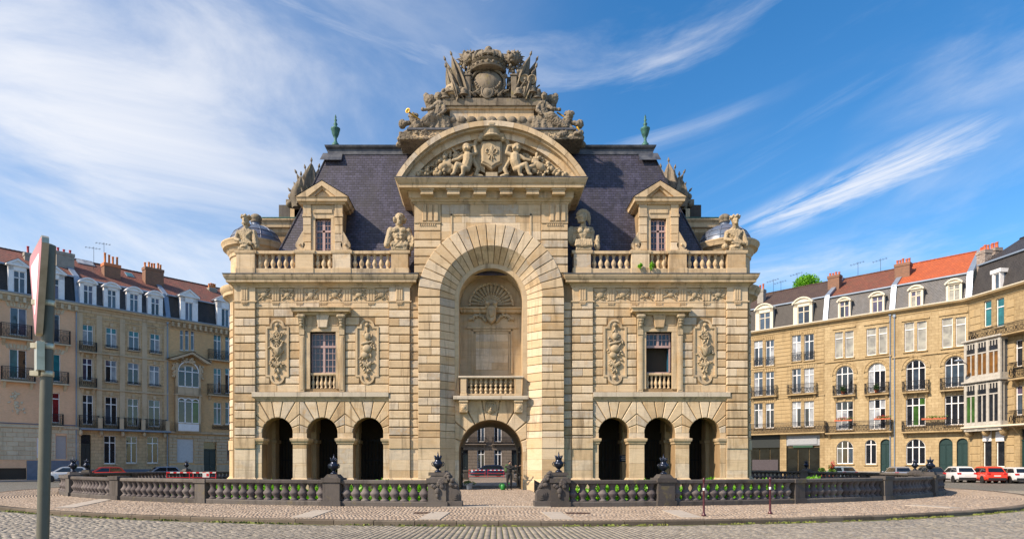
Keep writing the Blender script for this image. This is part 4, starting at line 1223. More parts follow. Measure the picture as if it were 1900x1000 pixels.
for i in range(9):
    a = math.pi+math.pi*i/8; cr.box(-.07,.07,-.05,.05,.2,.42, Matrix.Translation((cc.x+.68*math.cos(a),-.75+.6*math.sin(a),cc.z)) @ rz(a))
cr.build('mural_crown', M_sculpt, ped, False)
# palm scrolls
for s in (-1,1):
    pm = MB()
    for k in range(3):
        for i in range(8):
            a0, a1 = math.pi*.15+2.2*i/8, math.pi*.15+2.2*(i+1)/8
            q = sp(912+s*38, 262+2); rr = .62-.14*k
            pm.cap((q.x+s*(.25+rr*-math.cos(a0)*1.1),-.62,q.z-.15+rr*.8*math.sin(a0)), (q.x+s*(.25+rr*-math.cos(a1)*1.1),-.62,q.z-.15+rr*.8*math.sin(a1)), .05, .05, 6)
    pm.build('palm_scroll', M_sculpt, ped, True)
# putti, cornucopias of fruit
def limb(mb, pts, rs):
    for (a, b, r0, r1) in zip(pts[:-1], pts[1:], rs[:-1], rs[1:]): mb.cap(a, b, r0, r1, 10)
for s in (-1, 1):
    pu = MB()
    X = lambda px: 912+s*(912-px)*-1 if False else (912-s*(px)) 
    def q(px, py, dy=-.85): return sp(912+s*px, py, dy)
    hd = q(46, 276, -1.0)
    pu.ell(hd, (.26,.26,.29)); pu.ell(hd+Vector((s*.02,.03,.08)), (.29,.28,.25)); pu.ell(hd+Vector((-s*.1,-.24,-.03)), (.06,.06,.07))
    for e in (-1,1): pu.ell(hd+Vector((e*.13-s*.04,-.2,-.08)), .09)
    neck, bel, hip = q(45,285,-.95), q(44,300,-1.0), q(48,312,-.95)
    limb(pu, [neck, q(44,291,-.98), bel, hip], [.15,.30,.31,.30])
    limb(pu, [q(37,288,-.98), q(28,284,-.95), q(31,272,-.95), q(40,270,-.95)], [.13,.11,.09,.08])      # raised arm
    limb(pu, [q(53,290,-1.0), q(62,296,-1.05), q(72,298,-1.1)], [.13,.11,.08])                             # other arm
    limb(pu, [q(50,312,-1.05), q(64,305,-1.2), q(70,322,-1.15), q(74,324,-1.2)], [.20,.15,.11,.07])        # bent leg
    limb(pu, [q(45,314,-1.05), q(52,312,-1.25), q(53,324,-1.15), q(58,326,-1.25)], [.19,.15,.11,.07])
    o = pu.build('putto', M_sculpt, ped); remesh(o, 0.03, 0.012, .1)
    co = MB(); r_ = random.Random(5+s)
    pts = [q(62,318,-.9), q(74,310,-.9), q(84,306,-.9), q(92,312,-.9)]
    limb(co, pts, [.10,.16,.22,.27])
    co.prism([(q(75,290).x,q(75,296).z),(q(88,290).x,q(88,298).z),(q(84,322).x,q(84,322).z),(q(74,322).x,q(74,322).z)], -1.0, -.6, .05)
    for k in range(8):
        a, b = r_.uniform(60,92), r_.uniform(284,300)
        p0 = q(a, b, -.75); d = Vector((r_.uniform(-1,1)*.4,0,r_.uniform(-.2,.35))); co.cap(p0-d, p0+d, .06, .1, 7)
    for k in range(120):
        a = r_.uniform(86,138); top = 291+(a-86)*.62; b = r_.uniform(top, 326)
        rr = r_.uniform(.06,.15); co.ell(q(a,b,-.72-r_.uniform(0,.3)), (rr,rr*r_.uniform(.8,1.1),rr*r_.uniform(.7,1.1)), None, 7, 5)
    for k in range(60):      # leaves, ribbons and tools filling the field behind the child
        a = r_.uniform(26,112); top = 262+max(0,(a-26))*.44; b = r_.uniform(top, 320)
        p0 = q(a, b, -.58); co.ell(p0, (r_.uniform(.10,.24),.08,r_.uniform(.035,.08)), ry(r_.uniform(0,3.1)), 7, 5)
    for k in range(7):
        a0_ = r_.uniform(60,100); p0 = q(a0_, 296+(a0_-60)*.2, -.68); d = Vector((s*r_.uniform(.15,.5),0,r_.uniform(-.05,.45))); co.cap(p0-d*.6, p0+d, .035, .05, 6)
    co.build('cornucopia', M_sculpt, ped, True)

# --- niche: shell lunette, entablature, panel, mask
ni = empty('niche', (0,0,0)); ni.parent = gate
def np_(px, py, dy=1.9): 
    x, z = mp(px, py, dy); return Vector((x, dy, z))
a0 = np_(858,572); a1 = np_(967,580)
MB().sweep([(0,a1.z-.05),(0.10,a1.z),(0.14,a0.z-.12),(0.26,a0.z-.08),(0.28,a0.z),(0,a0.z+.02)], [(a0.x,2.0),(a0.x,1.82),(a1.x,1.82),(a1.x,2.0)]).box(a0.x,a1.x,1.82,2.0,a1.z-.05,a0.z).build('niche_entablature', M_trim, ni)
cc = np_(911.5,567); Rl = 42*0.0349
MB().arcband(cc.x, cc.z, Rl-.14, Rl, 0, math.pi, 24, 1.80, 2.0).build('lunette_frame', M_trim, ni)
mb = MB()
for i in range(15):
    a = math.pi*(i+.5)/15; d = Vector((math.cos(a),0,math.sin(a)))
    p = Vector((cc.x,1.93,cc.z)); mb.cap(p+d*.3, p+d*(Rl-.22), .05, .12, 7)
    mb.ell(p+d*(Rl*.55)+Vector((0,-.08,0)), (.09,.08,.09), None, 7, 5); mb.ell(p+d*(Rl-.07)+Vector((0,-.1,0)), .07, None, 6, 4)
mb.ell((cc.x,1.9,cc.z+.1), (.4,.15,.3)); mb.build('shell', M_sculpt, ni, True)
mk = MB(); m0 = np_(911.5,572)
mk.prism([(m0.x-.33,m0.z+.1),(m0.x+.33,m0.z+.1),(m0.x+.28,m0.z-.8),(m0.x,m0.z-1.05),(m0.x-.28,m0.z-.8)], 1.45, 1.95, .08)
for s in (-1,1):
    mk.cap((m0.x+s*.2,1.5,m0.z+.25), (m0.x+s*.3,1.5,m0.z+.0), .12, .1); mk.ell((m0.x+s*.26,1.42,m0.z+.22), .14)
mk.ell((m0.x,1.42,m0.z-.4), (.2,.12,.3)); mk.build('cartouche', M_sculpt, ni, True, 40)
for s in (-1,1):
    mb = MB(); r_ = random.Random(9)
    for k in range(26):
        t = k/25; u = .35+t*1.05; v = -.78+.35*math.sin(t*3.0)*(1-t*.2)+r_.gauss(0,.07)
        mb.ell((m0.x+s*u,1.88,m0.z+v), (r_.uniform(.09,.16),.08,r_.uniform(.05,.09)), ry(r_.uniform(0,3)), 7, 5)
    mb.build('garland', M_sculpt, ni, True)
p0, p1 = np_(875,611), np_(951,692)
for (g, y) in ((0,1.93),(0.16,1.965)):
    mb = MB()
    mb.box(p0.x+g,p0.x+g+.09,y,2.0,p1.z,p0.z-g); mb.box(p1.x-g-.09,p1.x-g,y,2.0,p1.z,p0.z-g); mb.box(p0.x+g,p1.x-g,y,2.0,p0.z-g-.09,p0.z-g); mb.build('panel_moulding', M_trim, ni)
q0, q1 = np_(868,606), np_(955,609)
MB().box(q0.x-.2,q1.x+.2,1.9,2.0,q1.z,q0.z).build('panel_cornice', M_trim, ni)
for r_i in range(5):
    zt_, zb_ = p0.z-.3-r_i*.46, p0.z-.3-(r_i+1)*.46
    course(ni, p0.x+.28, p1.x-.28, zb_, zt_, 1.972, 2.0, 1.0, 0.006, 0.004, mat=M_stone)

# --- balcony over the portal
bc = empty('balcony', (0,0.20,0)); bc.parent = gate
MB().block(-70.5*PS, 70.5*PS, -0.42, 0.9, zp(740), zp(733), .03).build('balcony_slab', M_pale, bc)
for s in (-1,1):
    MB().block(s*44*PS, s*59*PS, -.30, .5, zp(764), zp(745), .03).block(s*47*PS, s*56*PS, -.34, -.2, zp(761), zp(748), .04).ell((s*51.5*PS,-.34,zp(754.5)), (.12,.05,.12)).build('console', M_trim, bc)
    MB().block(s*43*PS, s*60*PS, -.36, .5, zp(745), zp(740.5), .02).build('console_cap', M_trim, bc)
    MB().block(s*44.5*PS, s*58*PS, -.26, .25, zp(732.5), zp(728), .02).block(s*46*PS, s*57*PS, -.24, .2, zp(728), zp(700), .02).build('pedestal', M_trim, bc)
MB().block(-61*PS, 61*PS, -.30, .28, zp(699.5), zp(695.5), .03).build('rail', M_pale, bc)
MB().block(-45*PS, 45*PS, -.20, .18, zp(732), zp(729), .02).build('plinth', M_trim, bc)
mb = MB()
for r_i in range(2):
    for i in range(9):
        x = -42*PS+84*PS*(i+.5)/9; z = zp(727.5)-.0+(r_i)*.46
        mb.lathe([(.11,0),(.06,.1),(.12,.22),(.06,.34),(.11,.44)], (x,0,z), 8)
    mb.box(-44*PS, 44*PS, -.06, .06, zp(715)-.04, zp(715)+.04)
mb.build('balcony_balusters', M_trim, bc, False)
MB().box(-44*PS, 44*PS, .22, .26, zp(732), zp(699)).build('balcony_back', M_vault, bc)
# portal arch
zpo = 1.7+(861-838)*WS
fan(wall, 0, zpo, 59.8*WS, -2.235, 2.235, 5.70, 9, 0.29, 0.37, 0.06, 0.03, name='portal_voussoir')
for s in (-1,1):
    for (t, u) in ((838,853),(853,872),(872,890),(890,913)):
        course(wall, s*1.99, s*2.235, zw(u), zw(t), 0.30, .37, 3, 0.008, 0.01, name='jamb_block')
mk = MB()
def mpq(px, py, dy=.2):
    x, z = mp(px, py, dy); return Vector((x, dy, z))
h = mpq(911,757,.12)
mk.ell(h, (.30,.20,.38)); mk.ell(h+Vector((0,-.18,-.02)), (.06,.09,.1))
for s in (-1,1):
    mk.ell(h+Vector((s*.11,-.17,.07)), .055); mk.ell(h+Vector((s*.26,0,.05)), (.13,.16,.34))
    for k in range(14):
        t = k/13; mk.ell(h+Vector((s*(.3+t*1.0),.08,.32*math.sin(t*4)-.05+.25*t)), (.16-.05*t,.09,.08), ry(s*(.5-t*1.5)), 8, 5)
    mk.cap(h+Vector((s*.2,.05,-.35)), h+Vector((s*.55,.08,-.1)), .1, .06)
mk.cap(h+Vector((-.09,-.17,-.16)), h+Vector((.09,-.17,-.16)), .03, .03, 6)
mk.ell(h+Vector((0,.02,.36)), (.42,.16,.14)); mk.build('mask_keystone', M_sculpt, bc, True)

# ------------------------------------------------------------------ roof of the gate
def roof():
    mb = MB()
    B = [(-14.4,.8),(14.4,.8),(14.4,7.8),(-14.4,7.8)]; T = [(-10.9,3.4),(10.9,3.4),(10.9,5.2),(-10.9,5.2)]
    zs = [13.6, 15.3, 18.6, 22.55]; fr = [0.0, 0.235, 0.60, 1.0]
    for i in range(4):
        j = (i+1) % 4
        for k in range(3):
            def L(p, q, f): return (p[0]+(q[0]-p[0])*f, p[1]+(q[1]-p[1])*f)
            a, b = L(B[i],T[i],fr[k]), L(B[j],T[j],fr[k]); c, d = L(B[j],T[j],fr[k+1]), L(B[i],T[i],fr[k+1])
            hor = lambda p: p[0] if i % 2 == 0 else p[1]
            v0, v1 = (zs[k]-13.6)*1.07, (zs[k+1]-13.6)*1.07
            mb.uvquad([(*a,zs[k]),(*b,zs[k]),(*c,zs[k+1]),(*d,zs[k+1])], [(hor(a),v0),(hor(b),v0),(hor(c),v1),(hor(d),v1)])
    o = mb.build('slate_roof', M_slate, gate)
    rec = [(-10.9,3.4),(10.9,3.4),(10.9,5.2),(-10.9,5.2)]
    MB().sweep([(0.08,22.42),(0.08,22.50),(0.02,22.54),(0.02,22.80),(0.08,22.84),(0.16,22.90),(0.20,23.02),(0,23.08)], rec, closed=True).box(-10.9,10.9,3.4,5.2,22.5,23.06).build('lead_ridge', M_lead, o)
    for s in (-1,1):
        for k in range(1):
            x0, x1 = sorted((s*9.9, s*11.2))
            MB().add([(x0,3.28,22.5),(x1,3.28,22.5),(x1+.15,2.95,21.9) if s>0 else (x1,2.95,21.9),(x0 if s>0 else x0-.15,2.95,21.9)], [(0,3,2,1)]).build('corner_flashing', M_lead, o)
        mb = MB()   # hip rolls
        for (f0, f1, za, zb) in ((0,.235,13.6,15.3),(.235,.6,15.3,18.6),(.6,1,18.6,22.5)):
            mb.cap((s*(14.4-3.5*f0),.8+2.6*f0,za), (s*(14.4-3.5*f1),.8+2.6*f1,zb), .06, .06, 6)
        mb.build('hip_roll', M_slate, o)
    return o
roof_o = roof()
for s, nm in ((-1,'left'),(1,'right')):
    mb = MB()
    x = s*10.45
    mb.lathe([(.30,0),(.30,.25),(.22,.3),(.16,.42),(.1,.6),(.13,.66),(.1,.7),(.2,.85),(.30,1.1),(.36,1.35),(.40,1.42),(.40,1.5),(.26,1.55),(.16,1.62),(.12,1.75),(.18,1.85),(.12,1.95),(.07,2.05),(.13,2.18),(.06,2.3),(.09,2.4),(.02,2.62)], (0,0,0), 14)
    o = mb.build('ridge_finial', M_verdigris, None, True); o.location = (AX+x, MY+3.65, 23.06); o.scale = (.80,.80,.84)
    tag(o, 'green copper urn finial on the ridge, end %s' % ('above the bare-chested bust' if s < 0 else 'above the helmeted bust'), 'finial', 'green copper finials on the ridge')

def dormer(s):
    dm = empty('dormer', (0,0,0)); dm.parent = gate
    dy = 0.6; k = (MY+dy)/F
    def X(px): return s*(911-px)*k
    def Z(py): return 1.7+(861-py)*k
    zb = 13.9
    MB().box(X(566), X(634), dy+.32, 3.6, zb, Z(380)).box(X(566), X(580), dy+.04, dy+.32, zb, Z(380)).box(X(620), X(634), dy+.04, dy+.32, zb, Z(380)).build('cheek_wall', M_wall, dm)
    for (a, b) in ((563.5,578),(622,636.5)):
        n = 4
        for i in range(n):
            t0, t1 = 466-(466-404)*i/n, 466-(466-404)*(i+1)/n
            MB().block(X(a), X(b), dy-.12, dy+.1, Z(t0)+.015, Z(t1)-.015, .02).build('pilaster_block', M_stone, dm)
        MB().block(X(a), X(b), dy-.12, dy+.1, zb, Z(466)-.01, .02).build('pilaster_block', M_stone, dm)
        MB().block(X(a-1), X(b+1), dy-.16, dy+.1, Z(404), Z(399), .02).block(X(a), X(b), dy-.12, dy+.1, Z(399), Z(381), .02).build('capital', M_trim, dm)
    MB().block(X(578), X(622), dy-.04, dy+.1, Z(406), Z(381), .02).block(X(583), X(617), dy-.10, dy, Z(397), Z(390), .02).build('lintel', M_trim, dm)
    mb = MB()
    for (a, b) in ((578,585.4),(614.6,622)): mb.block(X(a), X(b), dy-.04, dy+.3, zb, Z(406), .02)
    mb.build('architrave', M_trim, dm)
    x0, x1 = sorted((X(585.4), X(614.6))); xm = (x0+x1)/2
    zt, zm, z0 = Z(407), Z(428), Z(472)
    fr = MB(); ya, yb = dy+.18, dy+.26
    fr.box(x0,x0+.07,ya,yb,z0,zt); fr.box(x1-.07,x1,ya,yb,z0,zt); fr.box(x0,x1,ya,yb,zt-.07,zt); fr.box(x0,x1,ya-.02,yb,zm-.06,zm+.06); fr.box(xm-.08,xm+.08,ya-.02,yb,z0,zt)
    for (a, b) in ((x0,xm),(xm,x1)):
        c_ = (a+b)/2; fr.box(c_-.015,c_+.015,ya,yb,z0,zt)
        fr.box(a,b,ya,yb,(zm+zt)/2-.015,(zm+zt)/2+.015)
        for i in range(1,4): z = z0+(zm-z0)*i/4; fr.box(a,b,ya,yb,z-.015,z+.015)
    fr.build('window_frame', M_pinkwood, dm)
    for (a, b) in ((x0,xm),(xm,x1)):
        MB().box(a,b,dy+.22,dy+.23,zm,zt).build('pane', G_mon, dm); MB().box(a,b,dy+.22,dy+.23,z0,zm).build('pane', G_mon, dm)
    xa, xb = sorted((X(560.5), X(639.5)))
    MB().sweep([(0,Z(381)),(.06,Z(380.5)),(.10,Z(378)),(.22,Z(377)),(.24,Z(372)),(.30,Z(370)),(0,Z(369.5))], [(xa,2.6),(xa,dy-.12),(xb,dy-.12),(xb,2.6)]).box(xa,xb,dy-.12,2.6,Z(381),Z(370)).build('cornice', M_trim, dm)
    za, zp_ = Z(370), Z(340.5); cxm = (xa+xb)/2; e = .30
    mb = MB()
    for q in (-1,1):
        w = (xb-xa)/2+e
        mb.prism([(cxm+q*w,za),(cxm,zp_),(cxm,zp_-.30),(cxm+q*(w-.75),za)], dy-.40, 3.0)
        mb.prism([(cxm+q*(w-.7),za),(cxm,zp_-.28),(cxm,zp_-.42),(cxm+q*(w-1.05),za)], dy-.26, 1.0)
    mb.build('raking_cornice', M_trim, dm)
    MB().prism([(xa,za),(xb,za),(cxm,zp_-.2)], dy-.08, 1.5).prism([(cxm-.75,za+.06),(cxm+.75,za+.06),(cxm,za+.46)], dy-.12, dy, .03).build('tympanum', M_trim, dm)
    for q in (-1,1):
        w = (xb-xa)/2+e+.03
        MB().add([(cxm,dy-.42,zp_+.04),(cxm+q*w,dy-.42,za+.03),(cxm+q*w,3.2,za+.03),(cxm,3.2,zp_+.04)], [(0,1,2,3)]).build('lead_covering', M_lead, dm)
    for (pa, q) in ((558,1),(642,-1)):
        vo = MB(); c_ = X(pa); zz = Z(456); yy = dy
        dirx = 1 if X(pa) < X(600) else -1
        vo.lathe([(.30,-.12),(.30,.12)], (0,0,0), 14, Matrix.Translation((c_,yy,zz+.02)) @ rx(math.pi/2))
        vo.lathe([(.17,-.16),(.17,.1)], (0,0,0), 12, Matrix.Translation((c_,yy,zz+.02)) @ rx(math.pi/2)); vo.ell((c_,yy-.16,zz+.02), .08)
        vo.prism([(c_-dirx*.28,zz+.1),(c_-dirx*.12,zz+.42),(c_+dirx*.10,zz+.8),(c_+dirx*.28,zz+1.05),(c_+dirx*.28,zz-.3),(c_-dirx*.0,zz-.28)], yy-.10, yy+.15, .02)
        vo.box(c_-.32,c_+.32,yy-.14,yy+.2,zb,zz-.26)
        vo.build('volute', M_trim, dm)
for s in (-1,1): dormer(s)

# ------------------------------------------------------------------ corner turrets
def turret(s):
    tu = empty('corner_turret', (s*16.12, 4.5, 0)); tu.parent = gate
    prof0 = [(1.60,-2.3),(1.60,13.0)]
    MB().lathe(prof0, (0,0,0), 32).build('drum_wall', M_wall, tu, True, 30)
    k = 0
    while 560+P15*k < 812:
        z1, z0 = zw(560+P15*k)-.022, zw(min(813,560+P15*(k+1)))+.022
        MB().lathe([(1.55,z0),(1.66,z0),(1.69,z0+.03),(1.69,z1-.03),(1.66,z1),(1.55,z1)], (0,0,0), 32).build('drum_course', M_stone, tu, True, 30); k += 1
    MB().lathe([(1.55,2.66),(1.76,2.66),(1.76,3.3),(1.55,3.3)], (0,0,0), 32).build('impost_ring', M_trim, tu, True, 30)
    MB().lathe([(2.0,-2.3),(2.0,.62),(1.92,.68),(1.74,.86),(1.70,.9),(1.70,2.66)], (0,0,0), 32).build('drum_base', M_stone, tu, True, 30)
    zb = zw(535)
    MB().lathe([(1.60,zw(562)),(1.72,zw(561)),(1.66,zw(559)),(1.66,zb),(1.74,zb+.16),(1.90,zb+.3),(2.1,zb+.36),(2.12,zb+.55),(2.25,zb+.7),(2.3,zb+.86),(2.3,zb+.95),(1.6,zb+1.0)], (0,0,0), 36).build('cornice_ring', M_trim, tu, True, 30)
    MB().lathe([(1.66,13.5),(1.70,13.6),(1.62,13.8),(1.62,15.55),(1.70,15.6),(1.72,15.8),(1.86,15.95),(1.9,16.1),(2.12,16.2),(2.16,16.38),(2.24,16.5),(2.24,16.58),(1.5,16.62)], (0,0,0), 36).build('upper_drum', M_trim, tu, True, 30)
    MB().lathe([(1.72,16.58),(1.74,16.64),(1.72,16.75),(1.62,17.1),(1.42,17.45),(1.05,17.78),(.62,17.98),(.36,18.04),(.30,18.2),(.34,18.28)], (0,0,0), 32).build('dome', M_leadroof, tu, True, 40)
    mb = MB()
    for i in range(12):
        a = 2*math.pi*i/12
        pts = [(r*math.cos(a), r*math.sin(a), z) for r, z in ((1.735,16.62),(1.73,16.75),(1.63,17.1),(1.43,17.45),(1.06,17.78),(.63,17.98))]
        mb.tube(pts, .028, 5)
    for r, z in ((1.66,17.02),(1.44,17.44)): mb.lathe([(r,z-.02),(r+.03,z),(r,z+.03)], (0,0,0), 32)
    mb.build('dome_seams', M_leadroof, tu, True)
    MB().lathe([(.34,18.26),(.38,18.34),(.30,18.40),(.40,18.5),(.40,18.6),(.34,18.75),(.2,18.85),(.01,18.87)], (0,0,0), 16).build('dome_finial', M_weather, tu, True)
for s in (-1,1): turret(s)

# side frontispieces that rise behind the turrets
def side(s):
    sd = empty('side_frontispiece', (0,0,0)); sd.parent = gate
    x0, x1 = sorted((s*16.3, s*12.5))
    MB().box(x0, x1, 6.2, 8.2, 13, 18.5).build('attic_wall', M_wall, sd)
    pth = [(x0,8.2),(x0,6.2),(x1,6.2),(x1,8.2)]
    MB().sweep([(0,18.1),(.1,18.2),(.15,18.45),(.35,18.5),(.38,18.8),(.55,18.95),(.55,19.05),(0,19.1)], pth).box(x0,x1,6.2,8.2,18.1,19.08).build('attic_cornice', M_trim, sd)
    MB().sweep([(0,19.06),(.58,19.06),(.58,19.12),(0,19.16)], pth).build('cornice_copper', M_verdigris, sd)
    # stepped pedestals
    for (a, b, z0, z1, mt) in ((14.2,15.0,19.1,20.1,M_bal),(13.0,14.2,17.5,20.0,M_stone),(12.85,14.35,20.0,20.22,M_trim),(12.7,14.5,20.22,20.5,M_weather),(12.2,13.9,18.5,19.8,M_stone),(12.0,14.3,19.8,20.1,M_weather)):
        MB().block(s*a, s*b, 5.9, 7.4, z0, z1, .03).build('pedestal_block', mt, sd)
for s in (-1,1): side(s)

def furled(mb, b, t, r, seed, flat=.62, lobes=6):
    """flag furled loosely round its staff: fluted cone that swells and gathers towards the foot"""
    rr = random.Random(seed); b, t = Vector(b), Vector(t); d = (t-b); Lg = d.length
    Mx = Matrix.Translation(b) @ d.to_track_quat('Z','Y').to_matrix().to_4x4()
    mb.cap(b, t, .05, .04, 6); mb.lathe([(.0,-.02),(.06,0),(.09,.10),(.02,.30)], (0,0,0), 6, Matrix.Translation(t) @ d.to_track_quat('Z','Y').to_matrix().to_4x4())
    n, m = 36, 14; ph = rr.uniform(0,6); vs = []; fs = []
    for j in range(m):
        f = j/(m-1); z = Lg*(.95-.95*f)
        R_ = r*(.12+1.0*math.sin(min(1,f*1.15)*math.pi*.62))*(1 if f < .8 else 1-.6*(f-.8))
        for i in range(n):
            a = 2*math.pi*i/n
            k = R_*(1+.30*math.sin(lobes*a+ph+1.6*f)+.16*math.sin(lobes*1.9*a-ph+2.3*f))
            sag = .22*r*math.sin(a*2+ph)*f
            vs.append((k*math.cos(a), k*math.sin(a)*flat, z+sag*1.2-(.25*r*abs(math.sin(lobes*a/2+ph)) if j == m-1 else 0)))
    for j in range(m-1):
        for i in range(n):
            i2 = (i+1)%n; fs.append((j*n+i,(j+1)*n+i,(j+1)*n+i2,j*n+i2))
    fs.append(tuple(range((m-1)*n, m*n))[::-1])
    mb.add(vs, fs, Mx)
def flag_trophy(s):
    mb = MB()
    r_ = random.Random(31)
    # side trophy of banners leaning outwards, local to its base
    base = Vector((s*12.9, 6.2, 20.1))
    for k, (dx, dz, y, r) in enumerate(((.75,2.1,-.5,.50),(.30,2.7,.1,.56),(-.25,3.0,-.3,.60),(-.6,2.9,.4,.5),(1.05,1.55,.3,.46),(1.25,.95,-.2,.40),(.35,1.8,-.8,.50))):
        furled(mb, base+Vector((s*(-.35+.12*k), y, -.3)), base+Vector((s*dx, y-.1, dz)), r, 40+k)
    for k in range(12): mb.ell(base+Vector((s*r_.uniform(-.8,1.5), r_.uniform(-.6,.4), r_.uniform(-.1,.7))), (r_.uniform(.2,.4),.3,r_.uniform(.15,.35)), ry(r_.uniform(0,3)))
    o = mb.build('banner_trophy', M_weather, None, True, 55); o.location = (AX, MY, 0)
    tag(o, 'carved stone banners and spears beside the roof, towards the %s houses' % ('grey stone' if s < 0 else 'ochre'), 'sculpture', 'banner trophies beside the roof')
for s in (-1,1): flag_trophy(s)

# ------------------------------------------------------------------ statues on the parapet
def bust(px, kind, label):
    dy = 0.2; k = (MY+dy)/F
    x = (px-911)*k
    mb = MB()
    V = Vector
    mb.box(-.46,.46,-.36,.36,0,.22); mb.lathe([(.46,.2),(.42,.32),(.36,.42)], (0,0,0), 14)
    sg = 1 if px > 911 else -1
    # torso ending in the plinth
    mb.ell((0,0,.60), (.38,.28,.42)); mb.ell((0,-.02,.98), (.47,.30,.36)); mb.ell((0,0,1.20), (.52,.25,.18)); mb.cap((-.34,0,1.28),(0,.02,1.46),.15,.16); mb.cap((.34,0,1.28),(0,.02,1.46),.15,.16)
    for q in (-1,1):
        mb.ell((q*.49,0,1.18), (.19,.2,.20)); mb.cap((q*.52,.02,1.12), (q*.50,.03,.62), .15, .13)
    mb.cap((0,0,1.3), (0,-.04,1.72), .17, .16)
    hz = 1.95; hx = {0:-.02,1:.0,2:-.06,3:.02}[kind]
    mb.ell((hx,-.05,hz), (.24,.27,.32)); mb.ell((hx-.0,-.33,hz-.04), (.05,.07,.11)); mb.ell((hx,-.24,hz-.22), (.14,.11,.11))
    for q in (-1,1): mb.ell((hx+q*.09,-.24,hz+.05), .04)
    if kind == 1:          # bearded hero, bare chest, lion pelt over the head
        for q in (-1,1):
            mb.ell((q*.21,-.24,1.2), (.21,.13,.16)); mb.ell((q*.1,-.27,.92), (.11,.08,.09)); mb.ell((q*.1,-.28,.74), (.11,.08,.09))
        mb.ell((hx,-.2,hz-.28), (.16,.15,.2)); mb.ell((hx,.03,hz+.14), (.3,.28,.2))
        for i in range(9): mb.ell((hx+.3*math.cos(i*.7),-.02+.15*math.sin(i*1.1),hz-.05-.1*(i%4)), .11)
        mb.cap((-.55,.05,1.3), (-.72,-.1,.4), .2, .22); mb.cap((.5,.05,1.32), (.62,-.05,.7), .17, .2)
        mb.lathe([(.52,-.06),(.50,.05),(.3,.1),(.1,.14)], (0,0,0), 18, Matrix.Translation((.55,.12,.55)) @ rz(-.9) @ rx(math.pi/2))
        for i in range(12): mb.ell((-.42+.08*i,-.32,.36+.06*math.sin(i*2)), (.1,.1,.14))
    if kind == 2:          # crested helmet, cuirass, shield
        mb.ell((hx+.02,.0,hz+.10), (.30,.27,.27)); mb.cap((hx-.16,-.2,hz+.10), (hx-.40,-.12,hz+.02), .09, .03); mb.cap((hx-.16,.1,hz+.10), (hx-.40,-.05,hz+.02), .09, .03)
        mb.ell((hx-.27,-.12,hz-.06), (.05,.06,.09)); mb.ell((hx-.18,-.1,hz-.22), (.1,.1,.09))
        for i in range(13):        # plumed crest sweeping over the crown and down behind the neck
            a = R(158-15.5*i); mb.ell((hx+.06+.34*math.cos(a), .02, hz+.13+.36*math.sin(a)), (.115,.085,.115))
        mb.cap((hx+.40,.03,hz+.10), (hx+.44,.05,hz-.34), .12, .05)
        mb.lathe([(.60,-.05),(.58,.06),(.3,.14),(.05,.16)], (0,0,0), 20, Matrix.Translation((-.58,.1,.95)) @ rz(.75) @ rx(math.pi/2))
        for i in range(9): mb.cap((-.42+.105*i,-.28,.62), (-.46+.115*i,-.36,.3), .07, .09)
        for q in (-1,1): mb.ell((q*.2,-.22,1.16), (.2,.13,.16)); mb.cap((q*.5,-.1,1.35), (q*.1,-.27,1.34), .09, .06)
        mb.ell((.82,-.02,.62), .17); mb.ell((.82,0,.35), (.18,.2,.3)); mb.cap((.82,0,.7),(.85,0,.9),.15,.12)
    if kind in (0, 3):     # draped figures, wreath / broad hat
        mb.ell((hx,.04,hz+.13), (.25,.26,.2))
        for i in range(14):
            a = 2*math.pi*i/14; mb.ell((hx+.29*math.cos(a),.0+.28*math.sin(a),hz+.2+.04*math.sin(i*3)), (.10,.10,.09))
        if kind == 3: mb.cap((hx+.15,.12,hz), (hx+.26,.1,hz-.5), .12, .09)
        else:
            for i in range(8): mb.ell((hx+.2*math.cos(i),-.02+.1*math.sin(i*2),hz-.18-.06*(i%3)), .1)
        for i in range(9):
            t = i/8; mb.cap((-.55+.12*i,-.20,1.32-.1*abs(i-4)/4), (.5-.16*i*.6,-.32,.42+.03*(i%3)), .075, .10)
        mb.cap((-.56,-.02,1.2), (-.70,-.12,.75), .15, .13); mb.cap((-.70,-.12,.75), (-.35,-.35,.62), .12, .1)
        mb.cap((.55,0,1.2), (.74,-.1,.45), .2, .24); mb.ell((.78 if kind==0 else -.72,-.1,.3), (.24,.22,.2))
    o = mb.build('statue', M_sculpt)
    o.location = (AX+x, MY+dy, zw(466)+.0)
    sc_ = 1.06 if kind in (1,2) else 1.0
    o.scale = (sc_*(.88 if kind in (0,3) else 1), sc_, sc_)
    remesh(o, 0.028, .05, .07)
    tag(o, label, 'statue', 'half-length statues on the parapet')
bust(457, 0, 'stone bust with leafy wreath on the parapet corner beside the left turret dome' if False else 'stone bust with bushy wreath on the parapet corner facing the grey stone house')
bust(742, 1, 'bare-chested bearded stone bust with round shield on the parapet')
bust(1082, 2, 'stone bust in crested helmet and cuirass on the parapet')
bust(1363, 3, 'stone bust of a draped woman in flower crown on the parapet corner')

